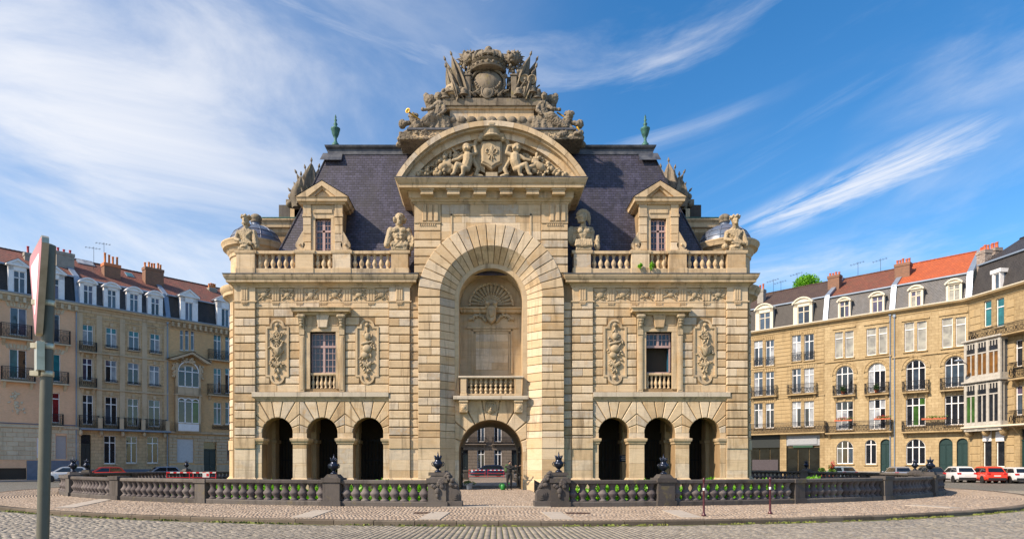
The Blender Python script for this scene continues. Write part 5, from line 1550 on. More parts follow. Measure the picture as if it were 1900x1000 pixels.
# ------------------------------------------------------------------ crowning sculpture
CD = 2.0; CK = (MY+CD)/F
def cpx(px, py, dy=CD):
    x, z = mp(px, py, dy); return Vector((x, dy, z))
att = empty('attic_pedestal', (0,0,0)); att.parent = gate
def cbox(px0, px1, py0, py1, y0, y1, mat, name, c=.03):
    a, b = cpx(px0, py0), cpx(px1, py1); MB().block(a.x, b.x, y0, y1, b.z, a.z, c).build(name, mat, att)
cbox(764,1060,254,268,1.2,6.2,M_trim,'base_moulding'); cbox(758,1066,250,254.5,1.1,6.3,M_lead,'base_lead')
cbox(795,1032,232,251,1.5,5.8,M_weather,'base_block')
for (a, b) in ((835,868),(868,905),(905,942),(942,990)): cbox(a,b,203,232,1.75,5.0,M_stone,'die_block',.012)
cbox(828,997,203.5,208,1.62,5.2,M_trim,'upper_moulding'); cbox(822,1003,190,204,1.5,5.4,M_weather,'top_slab')
cbox(832,993,226,233,1.62,5.1,M_trim,'lower_moulding')
for i in range(9):
    p = cpx(838+i*18.5, 230); MB().ell((p.x,1.55,p.z), (.34,.16,.24)).build('gadroon', M_weather, att, True)

# the arms: shield, crown, banners, trophies
r_ = random.Random(77); V = Vector
def cp(px, py, d=0.0):
    p = cpx(px, py); p.y += d; return p
arms = empty('coat_of_arms_sculpture', (AX, MY, 0), 0, 'weathered stone coat of arms with crown, lion heads and banners crowning the gate', 'sculpture')
# shield: convex, rimmed, with a strapwork edge
shd = MB(); c_ = cp(905,160,-.1)
shd.lathe([(.05,-.62),(.45,-.55),(.78,-.36),(.98,-.1),(1.02,.05),(.98,.12)], (0,0,0), 28, Matrix.Translation(c_) @ Matrix.Diagonal((1,1,.92,1)) @ rx(-math.pi/2) @ Matrix.Diagonal((1,1,1,1)))
shd.build('shield', M_weather, arms, True, 50)
rim = MB()
for i in range(30):
    a0, a1 = math.pi*1.02+math.pi*.96*i/30, math.pi*1.02+math.pi*.96*(i+1)/30
    rim.cap(c_+V((1.02*math.cos(a0),-.12,.85*math.sin(a0)*.75-.05)), c_+V((1.02*math.cos(a1),-.12,.85*math.sin(a1)*.75-.05)), .07, .07, 6)
for i in range(13):
    a = math.pi*1.06+math.pi*.88*i/12; rim.ell(c_+V((.82*math.cos(a),-.42,.55*math.sin(a)+.02)), .085, None, 7, 5)
for s in (-1,1):
    rim.tube([tuple(c_+V((s*q[0],-.2,q[1]))) for q in ((.3,.85),(.75,.7),(1.05,.35),(1.1,-.1),(.95,-.55))], .09, 7); rim.ell(c_+V((s*1.12,-.2,.45)), .16)
rim.build('shield_rim', M_weather, arms, True)
# crown: two jewelled hoops, fleurons and an orb
cw = MB(); k0 = cp(905,131,.15)
cw.lathe([(1.06,-.22),(1.16,-.20),(1.20,-.10),(1.12,-.06),(1.10,.14),(1.16,.18),(1.22,.26),(1.14,.32),(1.08,.32)], tuple(k0), 30)
cw.lathe([(1.06,.30),(1.16,.55),(1.02,.80),(.72,1.0),(.35,1.1),(.1,1.12)], tuple(k0), 24)
for i in range(20):
    a = 2*math.pi*i/20; u_ = V((math.cos(a),math.sin(a),0))
    cw.ell(k0+u_*1.13+V((0,0,.04)), (.09,.09,.09), None, 7, 5)
    if i % 2 == 0:
        Mx = Matrix.Translation(k0+u_*1.18+V((0,0,.3))) @ rz(a+math.pi/2)
        cw.lathe([(.05,0),(.13,.12),(.16,.22),(.10,.34),(.02,.46)], (0,0,0), 6, Mx @ Matrix.Diagonal((1,.5,1,1))); 
        for q in (-1,1): cw.ell(tuple(Mx @ V((q*.17,0,.16))), (.07,.07,.09), None, 6, 4)
    else: cw.ell(k0+u_*1.2+V((0,0,.42)), .08, None, 6, 4)
for i in range(8):
    a = 2*math.pi*i/8; cw.tube([tuple(k0+V((r*math.cos(a),r*math.sin(a),z))) for r,z in ((1.12,.34),(1.2,.56),(1.05,.84),(.72,1.05),(.3,1.16))], .075, 6)
cw.prism([(k0.x-.36,k0.z+.40),(k0.x,k0.z+.80),(k0.x+.36,k0.z+.40)], k0.y-1.28, k0.y-.9, .05)
cw.build('crown', M_weather, arms, True, 40)
ob = MB(); ob.ell(cp(906.5,93,.1), .27, None, 14, 10); ob.lathe([(.36,-.1),(.36,0),(.22,.08)], tuple(cp(906.5,100,.1)), 14); ob.build('orb', M_weather, arms, True)
# lion masks with manes either side
for s, px in ((-1,870),(1,952)):
    ln = MB(); h_ = cp(px,110,-.05)
    ln.ell(h_, (.40,.42,.46)); ln.ell(h_+V((-s*.10,-.36,-.14)), (.22,.24,.18)); ln.ell(h_+V((-s*.08,-.30,-.36)), (.18,.18,.09)); ln.ell(h_+V((-s*.10,-.52,-.04)), (.09,.1,.07))
    for q in (-1,1): ln.ell(h_+V((-s*.08+q*.17,-.36,.16)), (.11,.1,.06)); ln.ell(h_+V((q*.30,.0,.42)), (.10,.08,.13)); ln.cap(h_+V((q*.14-s*.1,-.45,-.18)), h_+V((q*.2-s*.1,-.4,-.34)), .05, .04, 6)
    for k in range(3):
        for i in range(13):
            a = 2*math.pi*i/13+k*.24; R_ = .42+.16*k
            d = V((math.cos(a),.10+.12*k,math.sin(a)-.15)).normalized()
            p0 = h_+V((R_*.75*math.cos(a),.02+.12*k,R_*.75*math.sin(a))); ln.cap(p0, p0+d*(.24+.05*k), .09, .02, 6)
    for i in range(22):
        p0 = h_+V((s*r_.uniform(-.05,.42),r_.uniform(-.15,.2),-.5-.085*i)); ln.cap(p0, p0+V((s*r_.uniform(-.15,.25),-.12,-.28)), r_.uniform(.08,.14), .03, 6)
    o = ln.build('lion_head', M_weather, arms); remesh(o, .028, .03, .06, 0)
    # garland hanging beside the shield
    gl = MB()
    for i in range(40):
        t_ = i/39; p0 = cp(911+s*(34+7*math.sin(t_*5)), 130+52*t_, -.35+.2*t_); gl.ell(p0+V((r_.gauss(0,.09),r_.gauss(0,.07),0)), (r_.uniform(.07,.13),r_.uniform(.07,.12),r_.uniform(.06,.11)), ry(r_.uniform(0,3)), 7, 5)
    gl.build('garland', M_weather, arms, True)
    pr_ = MB(); p = cp(911+s*42, 188); pr_.block(p.x-.17,p.x+.17,1.45,2.3,p.z-.1,cp(0,150).z,.03).block(p.x-.22,p.x+.22,1.4,2.3,cp(0,150).z,cp(0,147).z,.02); pr_.build('pier', M_weather, arms)
    for k, (tx, ty, bx, by, dd, r) in enumerate(((826,108,856,186,.25,.42),(838,103,864,180,.0,.50),(828,128,846,190,-.15,.46),(850,118,872,176,.35,.45),(836,145,848,190,-.3,.34))):
        f_ = MB(); m = lambda q: 911+s*(911-q) if s > 0 else q
        furled(f_, cp(m(bx),by,dd), cp(m(tx),ty,dd), r, 5+k+s); f_.build('banner', M_weather, arms, True, 55)
    tr = MB()
    for k in range(5):      # helmets, cuirasses, quivers heaped at the foot
        c2 = cp(911+s*(50+8.5*k), 180-4*(k%2), -.45+.1*(k%3))
        kind = k % 3
        if kind == 0: tr.lathe([(.26,-.18),(.28,-.05),(.27,.08),(.20,.24),(.04,.32)], tuple(c2), 14); tr.lathe([(.34,-.2),(.34,-.15),(.27,-.12)], tuple(c2), 14); tr.cap(c2+V((0,-.25,.1)), c2+V((0,.25,.36)), .06, .09, 7)
        elif kind == 1: tr.ell(c2, (.30,.24,.34)); tr.ell(c2+V((-.12,-.18,.1)), (.13,.1,.12)); tr.ell(c2+V((.12,-.18,.1)), (.13,.1,.12)); tr.lathe([(.29,-.36),(.31,-.3),(.26,-.24)], tuple(c2), 14)
        else:
            d = V((s*.35,-.1,.9)).normalized(); Mx = Matrix.Translation(c2-d*.25) @ d.to_track_quat('Z','Y').to_matrix().to_4x4(); tr.lathe([(.12,0),(.15,.1),(.16,.6),(.19,.64),(.15,.66)], (0,0,0), 12, Mx)
            for q in range(5): tr.cap(tuple(Mx @ V((.07*math.cos(q*1.3),.07*math.sin(q*1.3),.6))), tuple(Mx @ V((.1*math.cos(q*1.3),.1*math.sin(q*1.3),.9))), .025, .04, 5)
    for k in range(6):
        a = r_.uniform(.2,1.2); p0 = cp(911+s*r_.uniform(52,80), r_.uniform(168,184), r_.uniform(-.6,-.3)); d = V((s*math.cos(a)*.5,-.05,math.sin(a)*.5)); tr.cap(p0-d, p0+d, .04, .05, 6)
    tr.build('heaped_armour', M_weather, arms, True, 45)
    bk = MB(); bk.block(*sorted((cp(911+s*30,0).x, cp(911+s*78,0).x)), 2.25, 3.2, cp(0,191).z, cp(0,138).z, .05); bk.build('rear_block', M_weather, arms)
dr = MB()
for (px, py) in ((972,157),(986,158)):
    dr.lathe([(.30,-.2),(.30,.18),(.26,.2),(.22,.1),(.07,.1),(.07,.22)], (0,0,0), 18, Matrix.Translation(cp(px,py,-.45)) @ rx(math.pi/2))
dr.build('drum', M_sculpt, arms, True, 40)
MB().lathe([(.42,-.3),(.44,.1),(.40,.14),(.3,.26),(.1,.30)], (0,0,0), 18, Matrix.Translation(cp(840,173,-.4)) @ rx(math.pi/2-.35)).build('drum', M_sculpt, arms, True, 40)
ft = MB(); ft.lathe([(.40,-.05),(.42,.02),(.34,.06),(.30,.02),(.16,.10),(.05,.12)], (0,0,0), 18, Matrix.Translation(cp(904,180,-.55)) @ rx(math.pi/2))
for k in range(16):
    p0 = cp(905+(k-7.5)*3.6, 182+3*math.sin(k*2), -.45); a = (k-7.5)*.12; ft.cap(p0, p0+V((math.sin(a)*.5*(1 if k % 2 else -1),-.1,.16+.1*math.cos(k))), .09, .04, 6)
ft.block(cp(864,0).x, cp(946,0).x, 1.9, 3.2, cp(0,191).z, cp(0,168).z, .05); ft.build('foot_trophy', M_weather, arms, True, 45)
MB().block(cp(878,0).x, cp(934,0).x, 2.1, 3.2, cp(0,170).z, cp(0,128).z, .05).build('rear_block', M_weather, arms)

def fame(s):
    """winged figure with trumpet, seated against the pedestal, with a putto at its feet"""
    f = MB(); r_ = random.Random(50+s)
    def q(px, py, d=0.0): return cp(911-px if s < 0 else 911+px, py, d)
    # body leans towards the pedestal
    f.cap(q(98,236,-.3), q(96,214,-.3), .42, .36); f.cap(q(96,216,-.3), q(95,200,-.3), .36, .30); f.ell(q(95,200,-.3), (.42,.32,.26))
    f.cap(q(95,198,-.3), q(96,192,-.32), .12, .11); hd = q(97,186,-.36); f.ell(hd, (.23,.25,.28)); f.ell(hd+V((0,.06,.08)), (.27,.27,.24)); f.ell(hd+V((-s*.04,-.25,-.02)), .06)
    f.cap(q(103,202,-.4), q(112,212,-.6), .15, .12); f.cap(q(112,212,-.6), q(124,213,-.6), .12, .09); f.ell(q(125,213,-.6), .12)
    f.cap(q(88,202,-.4), q(84,216,-.7), .15, .12); f.cap(q(84,216,-.7), q(92,224,-.8), .12, .09)
    # draped legs reaching outwards
    for k in range(7):
        f.cap(q(92+3*k,226,-.45-.05*k), q(116+4*k,240+1.5*k,-.6-.06*(k%3)), .24, .2); f.cap(q(116+3.5*k,239,-.6), q(128+3*k,254,-.5-.1*(k%2)), .2, .15)
    for k in range(8): f.cap(q(80+5*k,228,-.5), q(78+6.5*k,252,-.5-.12*(k%2)), .17, .2)
    # wings
    for (x0, y0, x1, y1, d) in ((100,226,112,178,.2),(88,216,84,168,.15)):
        a, b = q(x0,y0,d), q(x1,y1,d)
        for k in range(6):
            f.ell(a.lerp(b, k/5)+V((s*.05*k*(1 if x1 > x0 else -.4),.05*k,0)), (.36-.02*k,.15,.46), ry(s*(.25 if x1 > x0 else -.1)), 10, 7)
        f.ell(b+V((0,.1,-.1)), (.40,.2,.36))
    # putto
    f.ell(q(141,232,-.4), (.32,.3,.40)); pd = q(144 if s>0 else 140,222,-.45) if s > 0 else q(143,226,-.45)
    f.ell(pd, (.26,.27,.28))
    for k in range(8): f.ell(pd+V((.24*math.cos(k*.8),.1,.2+.1*math.sin(k*.8))), .11)
    f.cap(q(150,236,-.5), q(160,238,-.5), .14, .2); f.ell(q(163,237,-.4), (.26,.26,.30)); f.cap(q(140,240,-.5), q(152,254,-.7), .18, .14); f.cap(q(136,242,-.5), q(136,258,-.8), .18, .12)
    f.cap(q(134,230,-.5), q(126,240,-.7), .12, .09)
    for k in range(16): f.ell(q(r_.uniform(118,166), r_.uniform(250,262), r_.uniform(-.7,.3)), (r_.uniform(.25,.45),.35,r_.uniform(.15,.28)), ry(r_.uniform(-.5,.5)), 9, 6)
    f.box(*sorted((q(80,0).x,q(168,0).x)), 1.2, 3.2, q(0,270).z, q(0,256).z)
    f.cap(q(150,256,.2), q(172,266,.2), .3, .2)
    o = f.build('winged_figure', M_weather); o.location = (AX, MY, 0); remesh(o, 0.036, .10, .10)
    tag(o, 'winged stone figure with putto on the attic, %s' % ('gilded trumpet bell held up' if s < 0 else 'trumpet tube behind its wings'), 'sculpture', 'winged figures flanking the coat of arms')
    t = MB()
    if s < 0:
        a, b = q(140,232,-.75), q(147,225,-.95); d = (b-a).normalized()
        t.cap(q(122,238,-.7), b, .045, .05, 8, True)
        d2 = V((-.45,-.85,.1)).normalized()
        t.lathe([(.05,0),(.06,.12),(.10,.2),(.165,.26),(.17,.275),(.13,.25),(.05,.18)], (0,0,0), 16, Matrix.Translation(b) @ d2.to_track_quat('Z','Y').to_matrix().to_4x4())
    else:
        t.cap(q(124,208,.1), q(150,228,-.1), .06, .05, 8); t.cap(q(158,246,-.6), q(168,262,-.6), .08, .05, 8)
    o2 = t.build('trumpet', M_gold, None, True); o2.location = (AX, MY, 0)
    tag(o2, 'gilded trumpet held up by the winged figure, bell outwards' if s < 0 else 'gilded trumpet tube behind the winged figure beside the seated putto', 'trumpet')
for s in (-1,1): fame(s)

# ------------------------------------------------------------------ balustrade round the moat
def arc_table():
    T = np.linspace(-math.pi/2, math.pi/2, 4000)
    P = np.array([(BA*math.cos(t), BB*math.sin(t)) for t in T])
    s = np.concatenate([[0], np.cumsum(np.hypot(*np.diff(P, axis=0).T))])
    return T, s
TT, SS = arc_table()
HALF = SS[-1]
def bpos(s_arc, side):
    """plan position and outward heading at arc length from the front axis, side -1 left / +1 right"""
    t = np.interp(s_arc, SS, TT)
    x, y = BA*math.cos(t), BB*math.sin(t)
    nx, ny = math.cos(t)/BA, math.sin(t)/BB; l = math.hypot(nx, ny)
    return Vector((ICX-0.45+0.6*(x/BA)**2+side*x, ICY+y)), Vector((side*nx/l, ny/l))
bal_prof = [(.15,0),(.15,.035),(.10,.07),(.095,.11),(.15,.19),(.175,.245),(.175,.28),(.13,.33),(.095,.40),(.09,.45),(.12,.53),(.15,.57),(.155,.60)]
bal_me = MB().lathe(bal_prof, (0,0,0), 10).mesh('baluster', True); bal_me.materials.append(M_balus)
Z0 = 0.125
URN = None
def make_urn():
    u = empty('urn', (0,0,0))
    MB().lathe([(.17,0),(.17,.05),(.13,.08),(.07,.12),(.07,.16),(.12,.2),(.21,.3),(.245,.40),(.25,.44),(.20,.50),(.15,.54),(.16,.58),(.12,.6)], (0,0,0), 16).build('bowl', M_blueiron, u, True)
    mb = MB(); r_ = random.Random(3)
    for i in range(8):
        a = 2*math.pi*i/8; d = Vector((math.cos(a)*.55, math.sin(a)*.55, 1)).normalized()
        mb.lathe([(.05,0),(.055,.08),(.01,.26)], (0,0,0), 5, Matrix.Translation((.07*math.cos(a),.07*math.sin(a),.58)) @ d.to_track_quat('Z','Y').to_matrix().to_4x4())
    mb.lathe([(.07,.55),(.09,.66),(.05,.8),(.005,1.0)], (0,0,0), 8); mb.build('flame', M_blueiron, u, True)
    for q in (-1,1):
        MB().tube([(q*.16,0,.28),(q*.27,0,.32),(q*.30,0,.42),(q*.24,0,.5)], .022, 6).build('handle', M_blueiron, u, True)
    MB().ell((0,-.24,.38), (.07,.04,.09)).build('mask', M_blueiron, u, True)
    return u
urn0 = make_urn(); urn_used = []
def put_urn(x, y, z, a, label):
    o = urn0 if not urn_used else copy_tree(urn0)
    urn_used.append(1)
    o.location = (x, y, z); o.rotation_euler = (0, 0, a); o.scale = (.78,.78,.78)
    tag(o, label, 'urn', 'dark metal urns on the balustrade')
post_s = [2.25, 6.3, 12.3, 17.8, 23.4, 29.2, 35.0, 41.0, 46.8, 52.6, 58.4, 64.2]
def half(side):
    B = empty('balustrade', (0,0,0))
    tag(B, 'curved grey stone balustrade from the gateway round the moat %s' % ('past the red and white barriers' if side < 0 else 'behind the two red bollards'), 'balustrade', 'two halves of the moat balustrade')
    ps = [q for q in post_s if q < HALF-2.4]+[HALF-2.4]
    for k, q in enumerate(ps):
        p, nrm = bpos(q, side); a = math.atan2(nrm.y, nrm.x)+math.pi/2
        big = k in (0, 1, 3, 4, 6, 8, 10, 11)
        w = 0.34 if big else 0.26
        Mx = Matrix.Translation((p.x, p.y, Z0)) @ rz(a)
        mb = MB()
        hgt = 1.06 if big else 0.99
        dp = 0.27 if big else 0.205
        mb.box(-w-.05, w+.05, -dp-.05, dp+.05, 0, .20, Mx)
        mb.box(-w, w, -dp, dp, .20, hgt-.16, Mx)
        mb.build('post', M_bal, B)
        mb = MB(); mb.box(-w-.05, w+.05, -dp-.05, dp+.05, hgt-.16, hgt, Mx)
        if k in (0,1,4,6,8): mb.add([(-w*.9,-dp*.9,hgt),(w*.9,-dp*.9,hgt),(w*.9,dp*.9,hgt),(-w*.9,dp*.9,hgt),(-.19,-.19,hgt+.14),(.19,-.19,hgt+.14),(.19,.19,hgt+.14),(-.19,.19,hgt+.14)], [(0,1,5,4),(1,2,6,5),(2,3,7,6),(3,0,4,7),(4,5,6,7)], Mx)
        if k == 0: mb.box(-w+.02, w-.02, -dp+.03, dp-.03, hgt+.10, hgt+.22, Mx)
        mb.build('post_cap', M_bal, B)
        where = {0:'on the carved gate pillar beside the causeway', 1:'on the first post outward of the gate pillar', 4:'at the side curve of the balustrade', 6:'on the balustrade behind the gate', 8:'on the far balustrade post behind the gate'}
        if k in (0,1,4,6,8):
            put_urn(p.x, p.y, Z0+hgt+(.22 if k == 0 else .14), a, 'dark spiky metal urn %s, %s' % (where[k], 'barrier side' if side < 0 else 'bollard side'))
    for q0, q1 in zip(ps[:-1], ps[1:]):
        n = 10
        path = [tuple(bpos(q0+.30+(q1-q0-.6)*i/n, side)[0]) for i in range(n+1)]
        sd = 1
        mb = MB()
        mb.sweep([(-.20,.84),(-.22,.87),(-.22,.96),(-.18,.99),(.18,.99),(.22,.96),(.22,.87),(.20,.84),(-.20,.84)], path)
        for i in range(len(mb.v)): mb.v[i] = (mb.v[i][0], mb.v[i][1], mb.v[i][2]+Z0)
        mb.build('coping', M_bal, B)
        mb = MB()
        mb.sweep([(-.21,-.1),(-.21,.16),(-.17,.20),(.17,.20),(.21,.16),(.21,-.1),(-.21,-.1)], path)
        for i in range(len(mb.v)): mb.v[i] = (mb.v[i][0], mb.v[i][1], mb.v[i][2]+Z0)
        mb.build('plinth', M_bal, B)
        L = q1-q0-.66; m = max(1, int(round(L/0.375)))
        for i in range(m):
            p, nrm = bpos(q0+.33+L*(i+.5)/m, side)
            obj_of(bal_me, 'baluster', B, (p.x, p.y, Z0+.195), (0,0,math.atan2(nrm.y,nrm.x)+random.uniform(-.2,.2)), (1.14,1.14,1.09))
    # carved scroll buttress beside the causeway
    p, nrm = bpos(post_s[0], side)
    sx = -side
    sb = MB(); r_ = random.Random(4)
    y0, y1 = p.y-.24, p.y+.24
    x = p.x+sx*.30
    X = lambda u: x+sx*u*.62
    sb.prism([(X(0),Z0),(X(1.02),Z0),(X(1.02),Z0+.22),(X(0),Z0+.22)], y0-.05, y1+.05, .02)
    poly = [(X(0),Z0+.2),(X(.92),Z0+.2),(X(.92),Z0+.42),(X(.78),Z0+.62),(X(.55),Z0+.72),(X(.36),Z0+.85),(X(.28),Z0+1.1),(X(.2),Z0+1.22),(X(0),Z0+1.25)]
    sb.prism(poly, y0, y1, .03)
    Mx = Matrix.Translation((X(.58),p.y,Z0+.47)) @ rx(math.pi/2)
    sb.lathe([(.20,-.28),(.20,.28)], (0,0,0), 18, Mx); sb.lathe([(.13,-.31),(.13,.31)], (0,0,0), 14, Mx); sb.lathe([(.06,-.34),(.06,.34)], (0,0,0), 10, Mx)
    for i in range(28):
        t = i/27; sb.ell((X(.62-.6*t+r_.gauss(0,.05)), p.y+r_.uniform(-.28,.1), Z0+.72+.5*t+r_.gauss(0,.05)), (r_.uniform(.06,.13),.1,r_.uniform(.05,.1)), ry(r_.uniform(0,3)), 8, 5)
    for q in range(12): sb.ell((p.x+r_.uniform(-.2,.2), y0-.06, Z0+r_.uniform(.75,1.0)), (.09,.07,.07), None, 7, 5)
    sb.ell((p.x, y0-.06, Z0+.60), (.10,.07,.13)); sb.ell((p.x, y0-.06, Z0+.42), (.06,.05,.1)); sb.cap((p.x,y0-.04,Z0+.9),(p.x,y0-.04,Z0+.35),.035,.02)
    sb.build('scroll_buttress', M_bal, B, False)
    return B
for sd in (-1, 1): half(sd)

# ------------------------------------------------------------------ moat planting
def leaf_mat(name, c1, c2, c3):
    m, nt, b = mat_base(name)
    p = geo_pos(nt); n = noise_node(nt, p, 3.0, 3, 0.6)
    at = nt.nodes.new('ShaderNodeAttribute'); at.attribute_name = 'tone'
    a = nt.nodes.new('ShaderNodeMath'); a.operation = 'MULTIPLY_ADD'; nt.links.new(n, a.inputs[0]); a.inputs[1].default_value = .5
    a2 = nt.nodes.new('ShaderNodeMath'); a2.operation = 'MULTIPLY'; nt.links.new(at.outputs['Fac'], a2.inputs[0]); a2.inputs[1].default_value = .55; nt.links.new(a2.outputs[0], a.inputs[2])
    col = ramp_node(nt, a.outputs[0], [(0.15,c1),(0.5,c2),(0.85,c3)])
    nt.links.new(col, b.inputs['Base Color']); b.inputs['Roughness'].default_value = .5
    tr = nt.nodes.new('ShaderNodeBsdfTranslucent'); nt.links.new(col, tr.inputs[0])
    mx = nt.nodes.new('ShaderNodeMixShader'); mx.inputs[0].default_value = .4
    out = [q for q in nt.nodes if q.type == 'OUTPUT_MATERIAL'][0]
    nt.links.new(b.outputs[0], mx.inputs[1]); nt.links.new(tr.outputs[0], mx.inputs[2]); nt.links.new(mx.outputs[0], out.inputs[0])
    return m
M_leaf = leaf_mat('bright_leaf', (0.06,0.20,0.006), (0.15,0.42,0.012), (0.26,0.58,0.02))
M_leaf2 = leaf_mat('tree_leaf', (0.05,0.13,0.012), (0.10,0.21,0.02), (0.18,0.30,0.035))
M_bark = plain('bark', (0.09,0.065,0.045), .9, 0, .5, 6)
def foliage(name, n, rx_, ry_, rz_, size, seed, mat, zc=0, lumps=7):
    r = np.random.default_rng(seed)
    L = r.normal(0, .45, (lumps, 3))*np.array([rx_, ry_, rz_])*0.9
    idx = r.integers(0, lumps, n)
    d = r.normal(size=(n, 3)); d /= np.linalg.norm(d, axis=1)[:, None]
    rad = r.random(n)**.4
    c = L[idx]+d*rad[:, None]*np.array([rx_, ry_, rz_])*r.uniform(.45,.62,(n,1)); c[:, 2] += zc
    u = r.normal(size=(n, 3)); u /= np.linalg.norm(u, axis=1)[:, None]
    w = np.cross(u, r.normal(size=(n, 3))); w /= np.linalg.norm(w, axis=1)[:, None]
    sz = size*r.uniform(.6,1.3,(n,1))
    vs = np.stack([c-u*sz, c+w*sz*.45, c+u*sz, c-w*sz*.45], 1).reshape(-1, 3)
    me = bpy.data.meshes.new(name)
    me.vertices.add(n*4); me.vertices.foreach_set('co', vs.ravel())
    me.loops.add(n*4); me.loops.foreach_set('vertex_index', np.arange(n*4, dtype=np.int32))
    me.polygons.add(n); me.polygons.foreach_set('loop_start', np.arange(0, n*4, 4, dtype=np.int32))
    me.update(calc_edges=True); tone_attr(me, r.random(n)); me.materials.append(mat)
    return me
shrub_me = [foliage('foliage', 2600, 1.25, .95, .95, .12, 20+k, M_leaf, 0.85, 9) for k in range(3)]
stem_me = MB().cap((0,0,-.9),(0,0,.6),.06,.03,6).cap((0,0,-.2),(.35,.1,.9),.035,.02,6).cap((0,0,-.1),(-.3,-.1,.9),.035,.02,6).mesh('stem'); stem_me.materials.append(M_bark)
plants = []
for sd in (-1, 1):
    k = 0; x = 3.4
    while x < 19.5:
        y = 34.2+random.uniform(-.9,.9)+max(0,(x-13))*.35
        plants.append((AX+sd*x, y, sd, k)); x += random.uniform(.95,1.2); k += 1
for i, (x, y, sd, k) in enumerate(plants):
    e = empty('moat_shrub', (x, y, -1.06), random.uniform(0,6))
    e.scale = (random.uniform(.9,1.1), random.uniform(.9,1.1), random.uniform(.86,1.0))
    tag(e, 'bright green leafy shrub growing in the moat behind the %s balusters' % ('barrier-side' if sd < 0 else 'bollard-side'), 'shrub', 'shrubs in the moat, %s' % ('barrier side' if sd < 0 else 'bollard side'))
    obj_of(shrub_me[i % 3], 'foliage', e); obj_of(stem_me, 'stem', e)

# ------------------------------------------------------------------ street furniture
M_burg = plain('burgundy_paint', (0.075,0.018,0.026), .35, .1, .3, 8)
M_bwhite = plain('white_band', (0.7,0.7,0.7), .5)
M_red = plain('signal_red', (0.62,0.02,0.025), .45, 0, .2)
for (px, py, lab) in ((1306,956,'slim burgundy bollard with white collar in front of the balustrade, beside the paving band'),(1429,952,'slim burgundy bollard in front of the balustrade, farther from the causeway')):
    x, y = gpt(px, py)
    b = empty('bollard', (x, y, .14), 0, lab, 'bollard', 'burgundy bollards on the island'); b.scale = (.8,.8,.96)
    MB().lathe([(.09,0),(.09,.04),(.055,.07),(.05,.09),(.042,.12),(.038,.88),(.05,.90),(.05,.93),(.036,.96),(.034,1.08),(.05,1.10),(.055,1.14),(.045,1.19),(.01,1.21)], (0,0,0), 14).build('shaft', M_burg, b, True)
    MB().lathe([(.041,.80),(.043,.81),(.043,.88),(.041,.89)], (0,0,0), 14).build('white_collar', M_bwhite, b, True)

# give way sign seen almost edge-on
def give_way():
    d = 4.14; x = (71-PX)*d/F
    g = empty('give_way_sign', (x, d, 0), 0, 'give way triangle on a leaning olive grey pole, seen almost edge-on', 'road sign')
    lean = .0235
    top = 1.7+(861-456)*d/F
    MB().cap((0,0,0), (lean*top,0,top), .036, .036, 16, False).lathe([(.036,0),(.01,.012)], (lean*top,0,top), 16).build('pole', M_post, g, True, 40)
    # sign plate: local frame with face direction
    side, ht = .64, .60
    zt = top+.0; ang = R(49)      # plate plane almost along the line of sight
    xo = lean*zt
    Mx = Matrix.Translation((xo, -.0, zt-.02)) @ rz(-ang) @ Matrix.Translation((0,-.045,0))
    # in plate frame: x along the top edge, y = thickness (front at -y), z up; face looks to the left of the street
    def tri(k, z_off=0.0):
        pts = [(-side/2*k, -z_off), (side/2*k, -z_off), (0, -z_off-ht*k)]
        out = []
        for i in range(3):
            a, b, c = Vector(pts[i-1]), Vector(pts[i]), Vector(pts[(i+1)%3])
            r = .035*k; u, v = (a-b).normalized(), (c-b).normalized()
            for t in (0,.5,1): out.append(tuple(b+u*r*1.6*(1-t)+v*r*1.6*t+( (u+v)*(-.25*r) if t == .5 else Vector((0,0)))))
        return out
    def pbuild(poly, y0, y1, name, mat):
        mb = MB(); mb.prism(poly, y0, y1); mb.v = [tuple(Mx @ Vector(p)) for p in mb.v]; return mb.build(name, mat, g)
    pbuild(tri(1.0), -.030, .006, 'plate_rim', M_alu)
    pbuild(tri(.97,.010), -.0315, -.029, 'red_border', plain('faded_red_film', (0.50,0.20,0.20), .4, 0, .4, 6))
    pbuild(tri(.62,.085), -.0335, -.031, 'white_field', plain('white_film', (0.80,0.78,0.76), .4, 0, .2, 6))
    for z in (zt-.37, zt-.645, zt-.82):
        MB().lathe([(.040,-.018),(.042,-.014),(.042,.014),(.040,.018)], (lean*z,0,z), 16).box(lean*z-.075, lean*z-.02, -.05, .02, z-.016, z+.016).build('clamp', M_alu, g, True, 40)
    mb = MB(); mb.box(-.06,.06,-.03,.012,-.18,0); mb.v = [tuple(Matrix.Translation((xo,0,zt-.625)) @ rz(-ang) @ Matrix.Translation((0,-.045,0)) @ Vector(p)) for p in mb.v]; mb.build('lower_plate', M_alu, g)
give_way()

